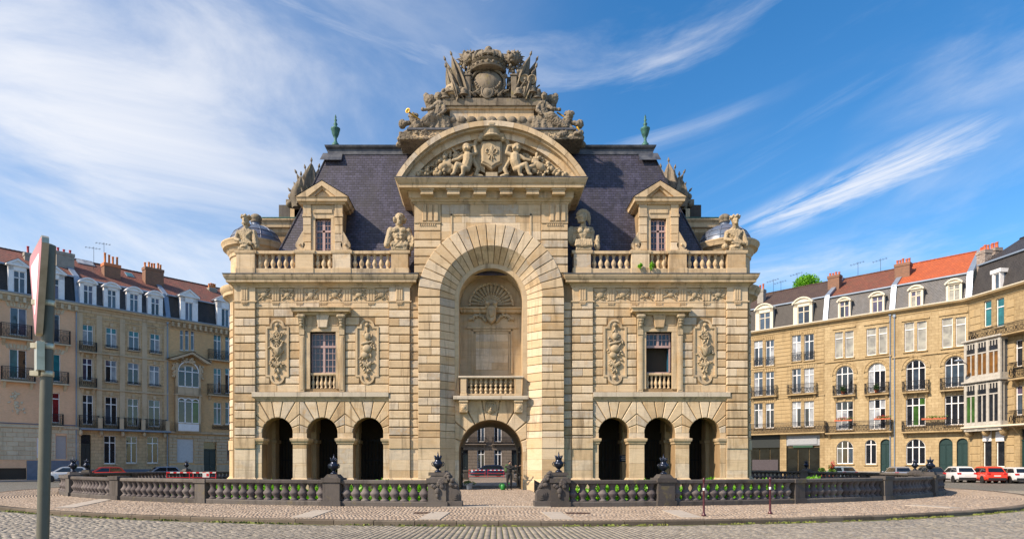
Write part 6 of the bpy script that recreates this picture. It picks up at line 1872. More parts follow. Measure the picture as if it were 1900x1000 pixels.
# red and white barriers
def barrier(x, y, a, w, label):
    b = empty('barrier', (x, y, .125), a, label, 'barrier', 'red and white works barriers')
    mb = MB()
    for q in (-1,1): mb.box(q*w/2-.02,q*w/2+.02,-.02,.02,0,1.05); mb.box(q*w/2-.02,q*w/2+.02,-.25,.25,0,.03)
    mb.box(-w/2,w/2,-.015,.015,.20,.24); mb.box(-w/2,w/2,-.015,.015,.58,.62)
    mb.build('frame', M_red, b)
    n = 8
    for i in range(n):
        MB().box(-w/2+w*i/n, -w/2+w*(i+1)/n, -.03, .03, .93, 1.02).build('stripe', M_red if i % 2 == 0 else M_bwhite, b)
    return b
for (px, dpt, w, lab) in ((334,49.5,1.9,'red and white works barrier nearer the parked white car'),(376,49.0,1.9,'red and white works barrier with white notice, nearer the gate turret')):
    x = (px-PX)*dpt/F
    b = barrier(x, dpt, .15, w, lab); b.location.z = .10
    if px > 350: MB().box(.0,.5,-.05,-.035,.62,.98).build('notice', M_bwhite, b); MB().box(.28,.46,-.06,-.05,.70,.9).build('notice_red', M_red, b)
# the island has a paved terrace behind the gate on which they stand
mb = MB(); 
for sgn in (-1,1):
    x0, x1 = sorted((AX+sgn*2.46, AX+sgn*24.5))
    mb.box(x0, x1, 47.9, 52.5, -2.3, .10)
tag(mb.build('rear_terrace', M_pave), kind='structure')
for (px, lab) in ((885,'red and white works barrier in front of the dark car, hinge side of the arch'),(920,'red and white works barrier in front of the dark car, beside the gardener')):
    dpt = 80.0; x = (px-PX)*dpt/F
    b = barrier(x, dpt, 0, 2.0, lab); b.location.z = 0.01

# gardener in the archway
def person():
    d = 39.7; x = (945-PX)*d/F
    g = empty('person', (x, d, .135), 0, 'person in black with green backpack reaching up at the arch', 'person')
    mb = MB(); V = Vector
    def leg(q, fy):
        mb.cap((q*.10,0,.92),(q*.115,fy*.4-.03,.50),.105,.075); mb.cap((q*.115,fy*.4-.03,.50),(q*.12,fy,.10),.07,.05); mb.cap((q*.12,fy+.06,.05),(q*.125,fy-.16,.045),.05,.045)
    leg(-1,-.05); leg(1,.08)
    mb.ell((0,0,.98),(.17,.13,.15)); mb.ell((0,.0,1.18),(.18,.13,.24)); mb.ell((0,0,1.38),(.20,.125,.14))
    for q in (-1,1): mb.ell((q*.19,0,1.42),.085)
    # both arms reach forward to the right, holding something at face height
    mb.cap((.20,0,1.42),(.40,-.10,1.36),.065,.052); mb.cap((.40,-.10,1.36),(.62,-.12,1.46),.05,.038)
    mb.cap((-.20,0,1.42),(.06,-.20,1.30),.065,.052); mb.cap((.06,-.20,1.30),(.34,-.24,1.44),.05,.038)
    mb.cap((0,0,1.46),(.03,-.01,1.58),.055,.052)
    o = mb.build('body', plain('black_clothes', (0.012,0.012,0.014), .8, 0, .3, 8), g); remesh(o, .022, 0, .1, 2)
    skin = plain('skin', (0.45,0.27,0.19), .5)
    hd = MB(); hd.ell((.04,-.01,1.66),(.085,.10,.115),None,14,10); hd.ell((.115,-.05,1.65),(.025,.022,.03)); hd.ell((.05,.0,1.60),(.06,.07,.06))
    for q in (-1,1): hd.ell((.03,q*.095-.01,1.66),(.018,.012,.03))
    hd.build('head', skin, g, True)
    MB().ell((.02,.005,1.70),(.10,.11,.09),None,14,9).cap((.08,-.02,1.71),(.17,-.04,1.70),.03,.02).build('cap', M_iron, g, True)
    for (c, dirx) in (((.65,-.12,1.48),1),((.37,-.24,1.46),1)):
        h = MB(); c = V(c); h.ell(c, (.045,.035,.03))
        for i in range(4): h.cap(c+V((.02,-.025+.017*i,.01)), c+V((.07-.006*abs(i-1.5),-.028+.018*i,.035)), .010, .009, 6); h.cap(c+V((.07-.006*abs(i-1.5),-.028+.018*i,.035)), c+V((.085,-.028+.018*i,.0)), .009, .008, 6)
        h.cap(c+V((-.01,-.03,.0)), c+V((.04,-.05,.03)), .012, .009, 6); h.build('hand', skin, g, True)
    bp = MB(); bp.ell((-.15,.10,1.32),(.15,.14,.27)); bp.ell((-.17,.12,1.22),(.15,.13,.18)); bp.cap((-.12,0,1.5),(.0,-.12,1.38),.025,.025); o = bp.build('backpack', plain('green_fabric', (0.05,0.11,0.035), .8, 0, .4, 8), g); remesh(o, .025, 0, .1, 1)
person()
def bucket():
    d = 40.2; x = (871-PX)*d/F
    e = empty('flower_bucket', (x, d, .135), 0, 'grey bucket of drooping plants inside the arch', 'bucket')
    MB().lathe([(.14,0),(.17,.02),(.21,.36),(.225,.37),(.215,.39),(.19,.37),(.15,.04)], (0,0,0), 16).build('pail', M_zinc, e, True)
    obj_of(foliage('foliage', 160, .42, .36, .16, .07, 5, leaf_mat('dark_leaf', (.01,.025,.008),(.02,.05,.01),(.04,.08,.02)), .46), 'foliage', e)
    d = 39.8; x = (933-PX)*d/F
    c = empty('watering_can', (x, d, .135), .3, 'green watering can on the ground beside the person', 'watering can')
    gm = plain('green_plastic', (0.02,0.20,0.03), .4)
    MB().lathe([(.13,0),(.15,.02),(.15,.30),(.11,.34),(.05,.35)], (0,0,0), 14).build('tank', gm, c, True)
    MB().cap((.12,0,.08),(.38,0,.36),.03,.02).lathe([(.02,0),(.06,.05)], (0,0,0), 8, Matrix.Translation((.39,0,.37)) @ ry(.9)).build('spout', gm, c, True)
    MB().tube([(-.13,0,.1),(-.24,0,.2),(-.2,0,.36),(0,0,.42),(.08,0,.34)], .018, 6).build('handle', gm, c, True)
bucket()
# open iron leaves of the gate inside the arch
for q in (-1,1):
    e = empty('iron_gate_leaf', (AX+q*1.86, 41.2, .10), 0, 'open wrought iron gate leaf folded against the %s wall of the arch' % ('bucket-side' if q < 0 else 'gardener-side'), 'gate', 'iron gate leaves in the arch')
    mb = MB()
    for i in range(8): mb.cap((0,.25*i,0),(0,.25*i,2.6),.016,.016,6); mb.ell((0,.25*i,2.66),(.02,.02,.06),None,6,4)
    for z in (.1,1.0,2.4): mb.beam((0,0,z),(0,1.75,z),.03,.05)
    mb.build('bars', M_iron, e)
    sc2 = MB()
    for i in range(7):
        for k in range(10):
            a0, a1 = 2*math.pi*k/10, 2*math.pi*(k+1)/10
            sc2.cap((-q*.02,.125+.25*i+.09*math.cos(a0),.55+.3*math.sin(a0)),(-q*.02,.125+.25*i+.09*math.cos(a1),.55+.3*math.sin(a1)),.012,.012,5)
    sc2.build('scrollwork', M_iron, e)
# low iron railing beside the causeway
e = empty('low_railing', (0,0,0), 0, 'low black iron railing beside the causeway near the arch', 'railing')
mb = MB(); r0 = Vector((2.62,27.5,.1)); r1 = Vector((2.95,37.5,.1))
for i in range(26):
    p = r0.lerp(r1, i/25); mb.cap(p, p+Vector((0,0,.62)), .014, .014, 5)
    mb.ell(p+Vector((0,0,.66)), (.02,.02,.05), None, 5, 4)
for z in (.12,.52): mb.beam(r0+Vector((0,0,z)), r1+Vector((0,0,z)), .03, .03)
mb.build('bars', M_iron, e)
# enamel plaque in the arcade
pl = empty('plaque', (AX+xs(1,663)-0, MY+.99, 2.05), 0, 'small dark blue enamel plaque with three pale lines inside the arcade', 'plaque')
MB().box(-.28,.28,-.03,0,-.22,.22).build('plate', plain('blue_enamel', (0.012,0.03,0.075), .25), pl)
for i, w in enumerate((.16,.2,.17)): MB().box(-w,w,-.034,-.0305,.09-.11*i,.13-.11*i).build('line', M_bwhite, pl)

pl.location = ((1158-PX)*42.5/F, 42.5, 2.09)
# ------------------------------------------------------------------ houses round the square
GUT = 18.7
class House:
    def __init__(self, name, pa, pb, label, wallm, trimm, gut=GUT, depth=9.0, cat='house'):
        """pa, pb: plan points of the facade, left to right as seen from the square"""
        self.pa, self.pb = Vector(pa), Vector(pb)
        d = self.pb-self.pa; self.L = d.length; self.u = d.normalized()
        self.n = Vector((self.u.y, -self.u.x))            # towards the square
        self.rz = math.atan2(self.u.y, self.u.x)
        self.o = empty(name, (pa[0], pa[1], 0), self.rz, label, cat, 'houses round the square')
        self.wm, self.tm, self.gut, self.depth = wallm, trimm, gut, depth
        self.holes = []; self.mb = MB()
    def sz(self, px, py, off=0.0):
        """photo pixel -> along-facade and height on the facade plane (pushed out by off)"""
        r = Vector(((px-PX)/F, 1.0)); p0 = self.pa+self.n*off
        t = (p0.dot(self.n))/(r.dot(self.n))
        return (r*t-p0).dot(self.u), EYE+(PY-py)/F*t
    def rect(self, x0, x1, y0, y1, off=0.0):
        xm, ym = (x0+x1)/2, (y0+y1)/2
        s0, s1 = self.sz(x0, ym, off)[0], self.sz(x1, ym, off)[0]
        return s0, s1, self.sz(xm, y1, off)[1], self.sz(xm, y0, off)[1]
    def part(self, name, mb, mat, parent=None, smooth=False): return mb.build(name, mat, parent or self.o, smooth)
    def window(self, x0, x1, y0, y1, cols=2, tr=.27, arch=False, frame=None, panes=None, sill=True, seg=0.0, fw=.07, name='window', surround=None, rows=1, hole=True, yo=0.0, toppane=None):
        s0, s1, z0, z1 = self.rect(x0, x1, y0, y1)
        w = s1-s0; cxx = (s0+s1)/2
        self.holes.append((s0, s1, z0, z1, arch)) if hole else None
        wn = empty(name, (0,0,0)); wn.parent = self.o
        frame = frame or M_white
        panes = panes or [G_dark, G_mid, G_dark, G_violet]
        ya, yb = .14+yo, .22+yo
        fr = MB()
        zs = z1-w/2 if arch else z1
        fr.box(s0,s0+fw,ya,yb,z0,zs); fr.box(s1-fw,s1,ya,yb,z0,zs); fr.box(s0,s1,ya,yb,z0,z0+fw*1.4)
        if arch: fr.arcband(cxx, zs, w/2-fw, w/2, 0, math.pi, 16, ya, yb)
        else: fr.box(s0,s1,ya,yb,z1-fw,z1)
        zt = zs if arch else z1-(z1-z0)*tr
        if tr or arch: fr.box(s0,s1,ya-.02,yb,zt-.045,zt+.045)
        for i in range(1, cols):
            x = s0+w*i/cols; fr.box(x-.045,x+.045,ya-.01,yb,z0,z1 if not arch else zs+math.sqrt(max(0,(w/2-.03)**2-(x-cxx)**2)))
        for i in range(1, rows):
            z = z0+(zt-z0)*i/rows; fr.box(s0,s1,ya,yb,z-.03,z+.03)
        fr.build('window_frame', frame, wn)
        for i in range(cols):
            xa, xb = s0+w*i/cols, s0+w*(i+1)/cols
            MB().box(xa+.02,xb-.02,.18+yo,.19+yo,z0+.02,zt).build('pane', random.choice(panes), wn)
            if not arch and tr: MB().box(xa+.02,xb-.02,.18+yo,.19+yo,zt,z1-.02).build('pane', toppane or random.choice(panes), wn)
        if arch:
            poly = [(cxx+(w/2-.02)*math.cos(a), zs+(w/2-.02)*math.sin(a)) for a in np.linspace(0, math.pi, 14)]
            MB().prism(poly, .18+yo, .19+yo).build('pane', random.choice(panes), wn)
        if sill: MB().block(s0-.12,s1+.12,-.14,.14,z0-.14,z0-.005,.02).build('sill', self.tm, wn)
        if surround == 'hood': MB().block(s0-.2,s1+.2,-.10,0,z1+.10,z1+.26,.02).block(s0-.28,s1+.28,-.18,0,z1+.26,z1+.36,.02).build('hood_mould', self.tm, wn)
        if surround == 'key': MB().block(cxx-.16,cxx+.16,-.10,0,z1+.02,z1+.45,.03).build('keystone', self.tm, wn); MB().block(s0-.14,s0-.005,-.04,0,z0,z1,.01).block(s1+.005,s1+.14,-.04,0,z0,z1,.01).build('jamb', self.tm, wn)
        if surround == 'flat':
            n = 7
            for i in range(n):
                a, b = s0-.25+(w+.5)*i/n, s0-.25+(w+.5)*(i+1)/n; sl_ = (i-(n-1)/2)*.06
                MB().prism([(a+.012,z1+.01),(b-.012,z1+.01),(b-.012+sl_,z1+.5),(a+.012+sl_,z1+.5)], -.05, .0, .015).build('arch_stone', self.tm, wn)
        if surround == 'archivolt':
            for i in range(9):
                a0, a1 = math.pi*i/9+.012, math.pi*(i+1)/9-.012
                MB().arcband(cxx, zs, w/2+.06, w/2+.36, a0, a1, 3, -.07, 0).build('arch_stone', self.tm, wn)
            MB().arcband(cxx, zs, w/2+.36, w/2+.46, -.05, math.pi+.05, 20, -.13, 0).build('hood_mould', self.tm, wn)
            for k in range(3):
                for q in (s0-.42, s1+.06): MB().block(q,q+.36,-.06,0,zs-.75-k*.62,zs-.45-k*.62,.02).build('jamb_block', self.tm, wn)
        return wn
    def blind(self, x0, x1, y0, y1, mat, name='shutter', hole=True, slats=True):
        s0, s1, z0, z1 = self.rect(x0, x1, y0, y1)
        if hole: self.holes.append((s0, s1, z0, z1, False))
        mb = MB(); n = max(3, int((z1-z0)/.09))
        if slats:
            for i in range(n): mb.block(s0+.02,s1-.02,.10,.16,z0+(z1-z0)*i/n+.004,z0+(z1-z0)*(i+1)/n-.004,.008)
        else: mb.box(s0+.01,s1-.01,.10,.16,z0,z1)
        return mb.build(name, mat, self.o)
    def door(self, x0, x1, y0, zb=.16, mat=None, arch=False, trans=.22):
        s0, s1, z0, z1 = self.rect(x0, x1, y0, y0+60); z0 = zb
        self.holes.append((s0, s1, z0, z1, arch))
        d = empty('door', (0,0,0)); d.parent = self.o
        w = s1-s0; zs = z1-w/2 if arch else z1; mat = mat or M_green; cxx = (s0+s1)/2
        zt = zs if arch else z1-(z1-z0)*trans
        lf = MB(); lf.box(s0,s1,.20,.26,z0,zt)
        for q in (0,1):
            a, b = s0+w*q/2+.06, s0+w*(q+1)/2-.06
            for (f0, f1) in ((.05,.35),(.4,.95)): lf.block(a,b,.175,.21,z0+(zt-z0)*f0,z0+(zt-z0)*f1,.02)
        lf.box(cxx-.02,cxx+.02,.17,.21,z0,zt); lf.build('leaf', mat, d)
        MB().box(s0,s1,.14,.24,zt-.06,zt+.06).build('transom', mat, d)
        if arch: MB().prism([(cxx+w/2*math.cos(a), zs+w/2*math.sin(a)) for a in np.linspace(0, math.pi, 14)], .2, .24).build('fanlight', mat, d)
        else: MB().box(s0+.04,s1-.04,.2,.22,zt+.06,z1).build('fanlight', G_dark, d)
        MB().ell((cxx+.1,.16,z0+1.05), .04).build('handle', M_alu, d)
        MB().block(s0-.1,s1+.1,-.3,.2,0,zb,.02).build('step', M_plinth, d)
        return d
    def balcony(self, x0, x1, y0, y1, out=.55, slab=True, brackets=True, name='balcony', zslab=None, mat=None):
        s0, s1, z0, z1 = self.rect(x0, x1, y0, y1, out)
        b = empty(name, (0,0,0)); b.parent = self.o
        mb = MB(); r = .018
        def run(p, q):
            p, q = Vector(p), Vector(q); L = (q-p).length; n = max(2, int(L/.13))
            mb.beam(p+Vector((0,0,z1)), q+Vector((0,0,z1)), .05, .05); mb.beam(p+Vector((0,0,z0+.06)), q+Vector((0,0,z0+.06)), .035, .035); mb.beam(p+Vector((0,0,z1-.18)), q+Vector((0,0,z1-.18)), .025, .025)
            d = (q-p).normalized()
            for i in range(n+1):
                c_ = p.lerp(q, i/n); mb.box(c_.x-.012,c_.x+.012,c_.y-.012,c_.y+.012,z0+.05,z1)
            m = max(1, int(L/.34))
            for i in range(m):
                c_ = p.lerp(q, (i+.5)/m)
                for k in range(8):
                    a0, a1 = 2*math.pi*k/8, 2*math.pi*(k+1)/8; h = (z1-z0)
                    e0 = c_+d*.13*math.cos(a0)+Vector((0,0,z0+h*.42+h*.24*math.sin(a0))); e1 = c_+d*.13*math.cos(a1)+Vector((0,0,z0+h*.42+h*.24*math.sin(a1)))
                    mb.beam(e0, e1, .028, .028)
        run((s0,-out,0),(s1,-out,0))
        if out > .2: run((s0,-out,0),(s0,0,0)); run((s1,-out,0),(s1,0,0))
        mb.build('railing', mat or M_iron, b)
        if slab:
            MB().block(s0-.06,s1+.06,-out-.08,0,z0-.16,z0-.005,.03).build('slab', self.tm, b)
            if brackets:
                for q in (s0+.25, s1-.25): MB().add([(q-.12,0,z0-.17),(q+.12,0,z0-.17),(q+.12,-out*.8,z0-.17),(q-.12,-out*.8,z0-.17),(q-.12,0,z0-.75),(q+.12,0,z0-.75)], [(3,2,1,0),(0,1,5,4),(3,4,5,2),(0,4,3),(1,2,5)]).build('bracket', self.tm, b)
        return b
    def band(self, z, h=.16, out=.12, name='string_course', mat=None):
        return MB().block(0.0, self.L, -out, 0, z, z+h, .03).build(name, mat or self.tm, self.o)
    def finish(self, zb=0.0):
        """front wall with its openings, plus flank and back walls"""
        S = sorted({0.0, self.L} | {q for h in self.holes for q in h[:2] if 0 < q < self.L})
        Zs = sorted({zb, self.gut} | {q for h in self.holes for q in h[2:4] if zb < q < self.gut})
        mb = MB()
        for a, b in zip(S[:-1], S[1:]):
            run = None
            for c, d in zip(Zs[:-1], Zs[1:]):
                m, k = (a+b)/2, (c+d)/2
                if any(h[0] < m < h[1] and h[2] < k < h[3] for h in self.holes):
                    if run: mb.add([(a,0,run[0]),(b,0,run[0]),(b,0,run[1]),(a,0,run[1])], [(0,1,2,3)]); run = None
                else: run = (run[0], d) if run else (c, d)
            if run: mb.add([(a,0,run[0]),(b,0,run[0]),(b,0,run[1]),(a,0,run[1])], [(0,1,2,3)])
        for (s0, s1, z0, z1, arch) in self.holes:
            D = .30
            mb.add([(s0,0,z0),(s1,0,z0),(s1,D,z0),(s0,D,z0)], [(0,3,2,1)][::-1])
            if not arch:
                mb.add([(s0,0,z1),(s1,0,z1),(s1,D,z1),(s0,D,z1)], [(0,1,2,3)])
                mb.add([(s0,0,z0),(s0,0,z1),(s0,D,z1),(s0,D,z0)], [(0,1,2,3)]); mb.add([(s1,0,z0),(s1,0,z1),(s1,D,z1),(s1,D,z0)], [(3,2,1,0)])
            else:
                w = s1-s0; zs = z1-w/2; cx_ = (s0+s1)/2
                mb.add([(s0,0,z0),(s0,0,zs),(s0,D,zs),(s0,D,z0)], [(0,1,2,3)]); mb.add([(s1,0,z0),(s1,0,zs),(s1,D,zs),(s1,D,z0)], [(3,2,1,0)])
                n = 14
                for i in range(n):
                    a, b = math.pi*i/n, math.pi*(i+1)/n
                    xa, za, xb, zb_ = cx_+w/2*math.cos(a), zs+w/2*math.sin(a), cx_+w/2*math.cos(b), zs+w/2*math.sin(b)
                    mb.add([(xa,0,za),(xa,0,z1),(xb,0,z1),(xb,0,zb_)], [(0,1,2,3)]); mb.add([(xa,0,za),(xb,0,zb_),(xb,D,zb_),(xa,D,za)], [(0,1,2,3)])
        L, D, g = self.L, self.depth, self.gut
        mb.add([(0,0,zb),(0,D,zb),(0,D,g),(0,0,g)], [(0,1,2,3)]); mb.add([(L,0,zb),(L,D,zb),(L,D,g),(L,0,g)], [(3,2,1,0)]); mb.add([(0,D,zb),(L,D,zb),(L,D,g),(0,D,g)], [(3,2,1,0)])
        mb.add([(0,.32,zb),(L,.32,zb),(L,.32,g),(0,.32,g)], [(0,1,2,3)])
        mb.build('wall', self.wm, self.o)
    def cornice(self, h=.7, out=.5, dent=False, gutter=None):
        g = self.gut
        MB().sweep([(0,g-h),(.06,g-h+.03),(.08,g-h*.6),(out*.35,g-h*.5),(out*.45,g-h*.28),(out*.9,g-h*.22),(out,g-.05),(out,g+.02),(0,g+.03)], [(0,0),(self.L,0)]).build('cornice', self.tm, self.o)
        MB().sweep([(out*.2,g+.03),(out+.02,g+.02),(out+.07,g+.05),(out+.08,g+.15),(out*.2,g+.16)], [(0,0),(self.L,0)]).build('gutter', gutter or M_zinc, self.o)
        if dent:
            n = int(self.L/.62)
            for i in range(n):
                x = self.L*(i+.5)/n; MB().block(x-.13,x+.13,-out*.85,0,g-h*.95,g-h*.30,.03).build('modillion', self.tm, self.o)
    def mansard(self, lower, upper, h1=3.0, y1=1.1, h2=3.2, y2=5.6, lead=True):
        g, L = self.gut, self.L
        rf = MB()
        y0 = .15
        rf.uvquad([(0,y0,g+.12),(L,y0,g+.12),(L,y1,g+h1),(0,y1,g+h1)], [(0,0),(L,0),(L,h1),(0,h1)])
        a = rf.build('mansard', lower, self.o)
        up = MB(); sl_ = math.hypot(h2, y2-y1)
        up.uvquad([(0,y1-.12,g+h1-.02),(L,y1-.12,g+h1-.02),(L,y2,g+h1+h2),(0,y2,g+h1+h2)], [(0,0),(L,0),(L,sl_),(0,sl_)])
        up.uvquad([(0,y2,g+h1+h2),(L,y2,g+h1+h2),(L,self.depth+1.2,g+1),(0,self.depth+1.2,g+1)], [(0,0),(L,0),(L,sl_),(0,sl_)])
        b = up.build('roof', upper, self.o)
        MB().block(0,L,y1-.22,y1+.05,g+h1-.08,g+h1+.10,.03).build('mansard_flashing', M_zinc, self.o)
        n = int(L/.38); r = MB()
        for i in range(n): r.cap((L*i/n+.01,y2,g+h1+h2+.02),(L*(i+1)/n-.01,y2,g+h1+h2+.02),.12,.10,6)
        r.build('ridge_tiles', upper, b)
        gb = MB()
        for x in (0, L):
            gb.add([(x,0.1,g),(x,y1,g+h1),(x,y2,g+h1+h2),(x,self.depth,g+1),(x,self.depth,g)], [(0,1,2,3,4)])
        gb.build('gable', self.wm, self.o)
        self.roofdim = (h1, y1, h2, y2)
        for x in (([self.L] if lead else [])):
            mb = MB(); w = .26
            P = [(y0-.12,g+.1),(y1-.16,g+h1+.14),(y2,g+h1+h2+.22)]
            for (pa, pb) in zip(P[:-1], P[1:]):
                mb.add([(x-w,pa[0],pa[1]),(x+w,pa[0],pa[1]),(x+w,pb[0],pb[1]),(x-w,pb[0],pb[1]),(x-w,pa[0]+.3,pa[1]-.1),(x+w,pa[0]+.3,pa[1]-.1),(x+w,pb[0]+.3,pb[1]-.3),(x-w,pb[0]+.3,pb[1]-.3)], [(0,1,2,3),(0,3,7,4),(1,5,6,2),(0,4,5,1),(3,2,6,7)])
            mb.build('party_wall_coping', M_zinc, self.o)
    def dormer(self, x0, x1, y0, y1, wx0, wx1, wy0, style='seg', trim=None, cols=2, panes=None, pd=.0, tr=.3, apex=None):
        s0, s1, z0, z1 = self.rect(x0, x1, y0, y1); a, b, _, wz = self.rect(wx0, wx1, wy0, y1)
        trim = trim or M_white; d = empty('dormer', (0,0,0)); d.parent = self.o
        z0 = self.gut+.12; cxx = (s0+s1)/2; w = s1-s0
        ht = z1-z0; body = z1-w*(.26 if style == 'seg' else .38)
        yf = -.02
        mb = MB(); mb.box(s0+.06,a,yf,.4,z0,body); mb.box(b,s1-.06,yf,.4,z0,body); mb.box(s0+.06,s1-.06,yf,.4,wz,body)
        mb.build('dormer_front', trim, d)
        MB().box(s0+.08,s0+.14,.38,1.6,z0,body).box(s1-.14,s1-.08,.38,1.6,z0,body).box(s0+.08,s1-.08,.4,2.0,body-.2,body).build('cheek', M_zinc, d)
        if style == 'seg':
            R_ = (w/2+.08)/math.sin(R(62)); zc = z1-R_
            MB().arcband(cxx, zc, R_-.16, R_, R(28), R(152), 12, yf-.22, 1.8).build('curved_pediment', trim, d)
            poly = [(cxx+(R_-.1)*math.cos(t), zc+(R_-.1)*math.sin(t)) for t in np.linspace(R(28), R(152), 12)]
            MB().prism(poly, yf-.06, .5).build('tympanum', trim, d)
            MB().block(s0-.02,s1+.02,yf-.16,.3,body-.1,body+.04,.02).build('dormer_cornice', trim, d)
        elif style == 'tri':
            MB().prism([(s0-.15,body),(cxx,z1),(cxx,z1-.2),(s0+.25,body)], yf-.2, 1.6).prism([(s1+.15,body),(cxx,z1),(cxx,z1-.2),(s1-.25,body)], yf-.2, 1.6).build('raking_cornice', trim, d)
            MB().prism([(s0,body),(s1,body),(cxx,z1-.1)], yf-.05, .6).build('tympanum', trim, d); MB().block(s0-.14,s1+.14,yf-.18,.3,body-.14,body+.02,.02).build('dormer_cornice', trim, d)
            MB().add([(cxx,yf-.22,z1+.03),(s0-.18,yf-.22,body+.03),(s0-.18,2.2,body+.03),(cxx,2.2,z1+.03)], [(0,1,2,3)]).add([(cxx,yf-.22,z1+.03),(s1+.18,yf-.22,body+.03),(s1+.18,2.2,body+.03),(cxx,2.2,z1+.03)], [(3,2,1,0)]).build('lead_covering', M_zinc, d)
        else:
            MB().block(s0-.08,s1+.08,yf-.1,1.2,body,z1,.03).build('dormer_cornice', trim, d)
        fr = MB(); fw = .07
        fr.box(a,a+fw,.08,.16,z0,wz); fr.box(b-fw,b,.08,.16,z0,wz); fr.box(a,b,.08,.16,wz-fw,wz); fr.box(a,b,.08,.16,z0,z0+.12)
        zt = wz-(wz-z0)*tr; fr.box(a,b,.07,.16,zt-.04,zt+.04) if tr else None
        for i in range(1, cols): x = a+(b-a)*i/cols; fr.box(x-.05,x+.05,.07,.16,z0,wz)
        fr.build('window_frame', trim, d)
        panes = panes or [G_mid, G_violet, G_mid, G_dark]
        for i in range(cols):
            xa, xb = a+(b-a)*i/cols, a+(b-a)*(i+1)/cols
            MB().box(xa,xb,.12,.13,z0,zt).build('pane', random.choice(panes), d); MB().box(xa,xb,.12,.13,zt,wz).build('pane', random.choice(panes), d)
    def chimney(self, px, pyt, w, dpt, y, mat, pots, potm=None, poth=.75, cap=None, zb=None):
        """px: photo x of its middle, pyt: photo y of the masonry top, y: distance behind the facade"""
        s, z = self.sz(px, pyt, -y)
        c = empty('chimney', (0,0,0)); c.parent = self.o
        zb = zb or self.gut+2.0
        MB().box(s-w/2,s+w/2,y-dpt/2,y+dpt/2,zb,z-.35).build('stack', mat, c)
        MB().block(s-w/2-.06,s+w/2+.06,y-dpt/2-.06,y+dpt/2+.06,z-.35,z,.03).build('stack_cap', cap or mat, c)
        for i in range(pots):
            x = s-w/2+w*(i+.5)/pots; h = poth*random.uniform(.85,1.1)
            MB().lathe([(.15,0),(.15,.06),(.12,.1),(.11,h-.1),(.14,h-.05),(.14,h),(.09,h),(.09,h-.2)], (x,y+random.uniform(-dpt*.15,dpt*.15),z), 10).build('chimney_pot', potm or M_terracotta, c, True)
    def skylight(self, px, py, w=.7, h=1.0):
        h1, y1, h2, y2 = self.roofdim
        # find depth where the ray meets the upper slope
        for i in range(200):
            y = y1+(y2-y1)*i/200; s, z = self.sz(px, py, -y)
            if self.gut+h1+h2*(y-y1)/(y2-y1) >= z: break
        sl = math.atan2(h2, y2-y1); Mx = Matrix.Translation((s, y, z+.05)) @ rx(sl)
        k = empty('skylight', (0,0,0)); k.parent = self.o
        MB().box(-w/2-.07,w/2+.07,-h/2-.07,h/2+.07,-.04,.06,Mx).build('skylight_frame', M_zinc, k); MB().box(-w/2,w/2,-h/2,h/2,.0,.07,Mx).build('pane', G_teal if w < 1 else G_curtain, k)
    def antenna(self, px, py0, py1, y=4.0, n=5):
        s, zt = self.sz(px, py0, -y); zb = self.sz(px, py1, -y)[1]
        e = empty('antenna', (0,0,0)); e.parent = self.o; mb = MB()
        mb.cap((s,y,zb-1),(s,y,zt),.025,.02,6); mb.cap((s-.9,y,zt-.25),(s+.7,y,zt-.1),.015,.015,5)
        for i in range(n): x = s-.8+1.4*i/(n-1); z = zt-.25+.15*(i/(n-1)); mb.cap((x,y-.3,z),(x,y+.3,z),.01,.01,5); mb.cap((x,y,z-.12),(x,y,z+.12),.01,.01,5)
        mb.build('mast', M_iron, e)
    def downpipe(self, px, py0, py1=None):
        s, z = self.sz(px, py0); MB().cap((s,-.09,.1),(s,-.09,z),.055,.055,8).box(s-.12,s+.12,-.2,.0,z-.05,z+.25).build('downpipe', M_zinc, self.o)
    def plinth(self, z, out=.12, mat=None, x0=0, x1=None):
        # split round doors that reach the ground
        cuts = [0.0]
        for h in sorted(self.holes):
            if h[2] < z: cuts += [h[0]-.02, h[1]+.02]
        cuts.append(self.L)
        for a, b in zip(cuts[0::2], cuts[1::2]):
            if b-a > .05: MB().block(max(a,0),min(b,self.L),-out,0,0,z,.02).build('plinth', mat or M_plinth, self.o)
    def ashlar(self, z0, z1, rows, lw, x0=0.0, x1=None, out=.05, mat=None, gap=.03):
        x1 = x1 if x1 is not None else self.L
        for r_ in range(rows):
            za, zb = z0+(z1-z0)*r_/rows+gap/2, z0+(z1-z0)*(r_+1)/rows-gap/2; zm = (za+zb)/2
            free = [(x0, x1)]
            for h in self.holes:
                if h[2]-.02 < zm < h[3]+.02:
                    nf = []
                    for a, b in free:
                        if h[1]+.02 <= a or h[0]-.02 >= b: nf.append((a, b))
                        else:
                            if h[0]-.02 > a: nf.append((a, h[0]-.02))
                            if h[1]+.02 < b: nf.append((h[1]+.02, b))
                    free = nf
            for a, b in free:
                w = b-a
                if w < .1: continue
                n = max(1, round(w/lw)); off = .5 if r_ % 2 else 0
                cuts = [a]+[a+w*(i+off*.9)/n for i in range(1 if not off else 0, n) if a+.15 < a+w*(i+off*.9)/n < b-.15]+[b]
                for p, q in zip(cuts[:-1], cuts[1:]): MB().block(p+.008,q-.008,-out,.0,za,zb,.02).build('stone', mat or self.tm, self.o)

LP = lambda px, h: (((px-PX)/(h/17.0)), F*17.0/h)       # plan point from the gutter's height above the horizon
A0 = Vector(LP(0, 319)); C1 = Vector(LP(428, 250)); ul = (C1-A0).normalized()
def on_line(p0, u, px):
    r = Vector(((px-PX)/F, 1.0)); n = Vector((u.y,-u.x)); t = p0.dot(n)/r.dot(n); return r*t
def seg(p0, u, pxa, pxb): return tuple(on_line(p0, u, pxa)), tuple(on_line(p0, u, pxb))

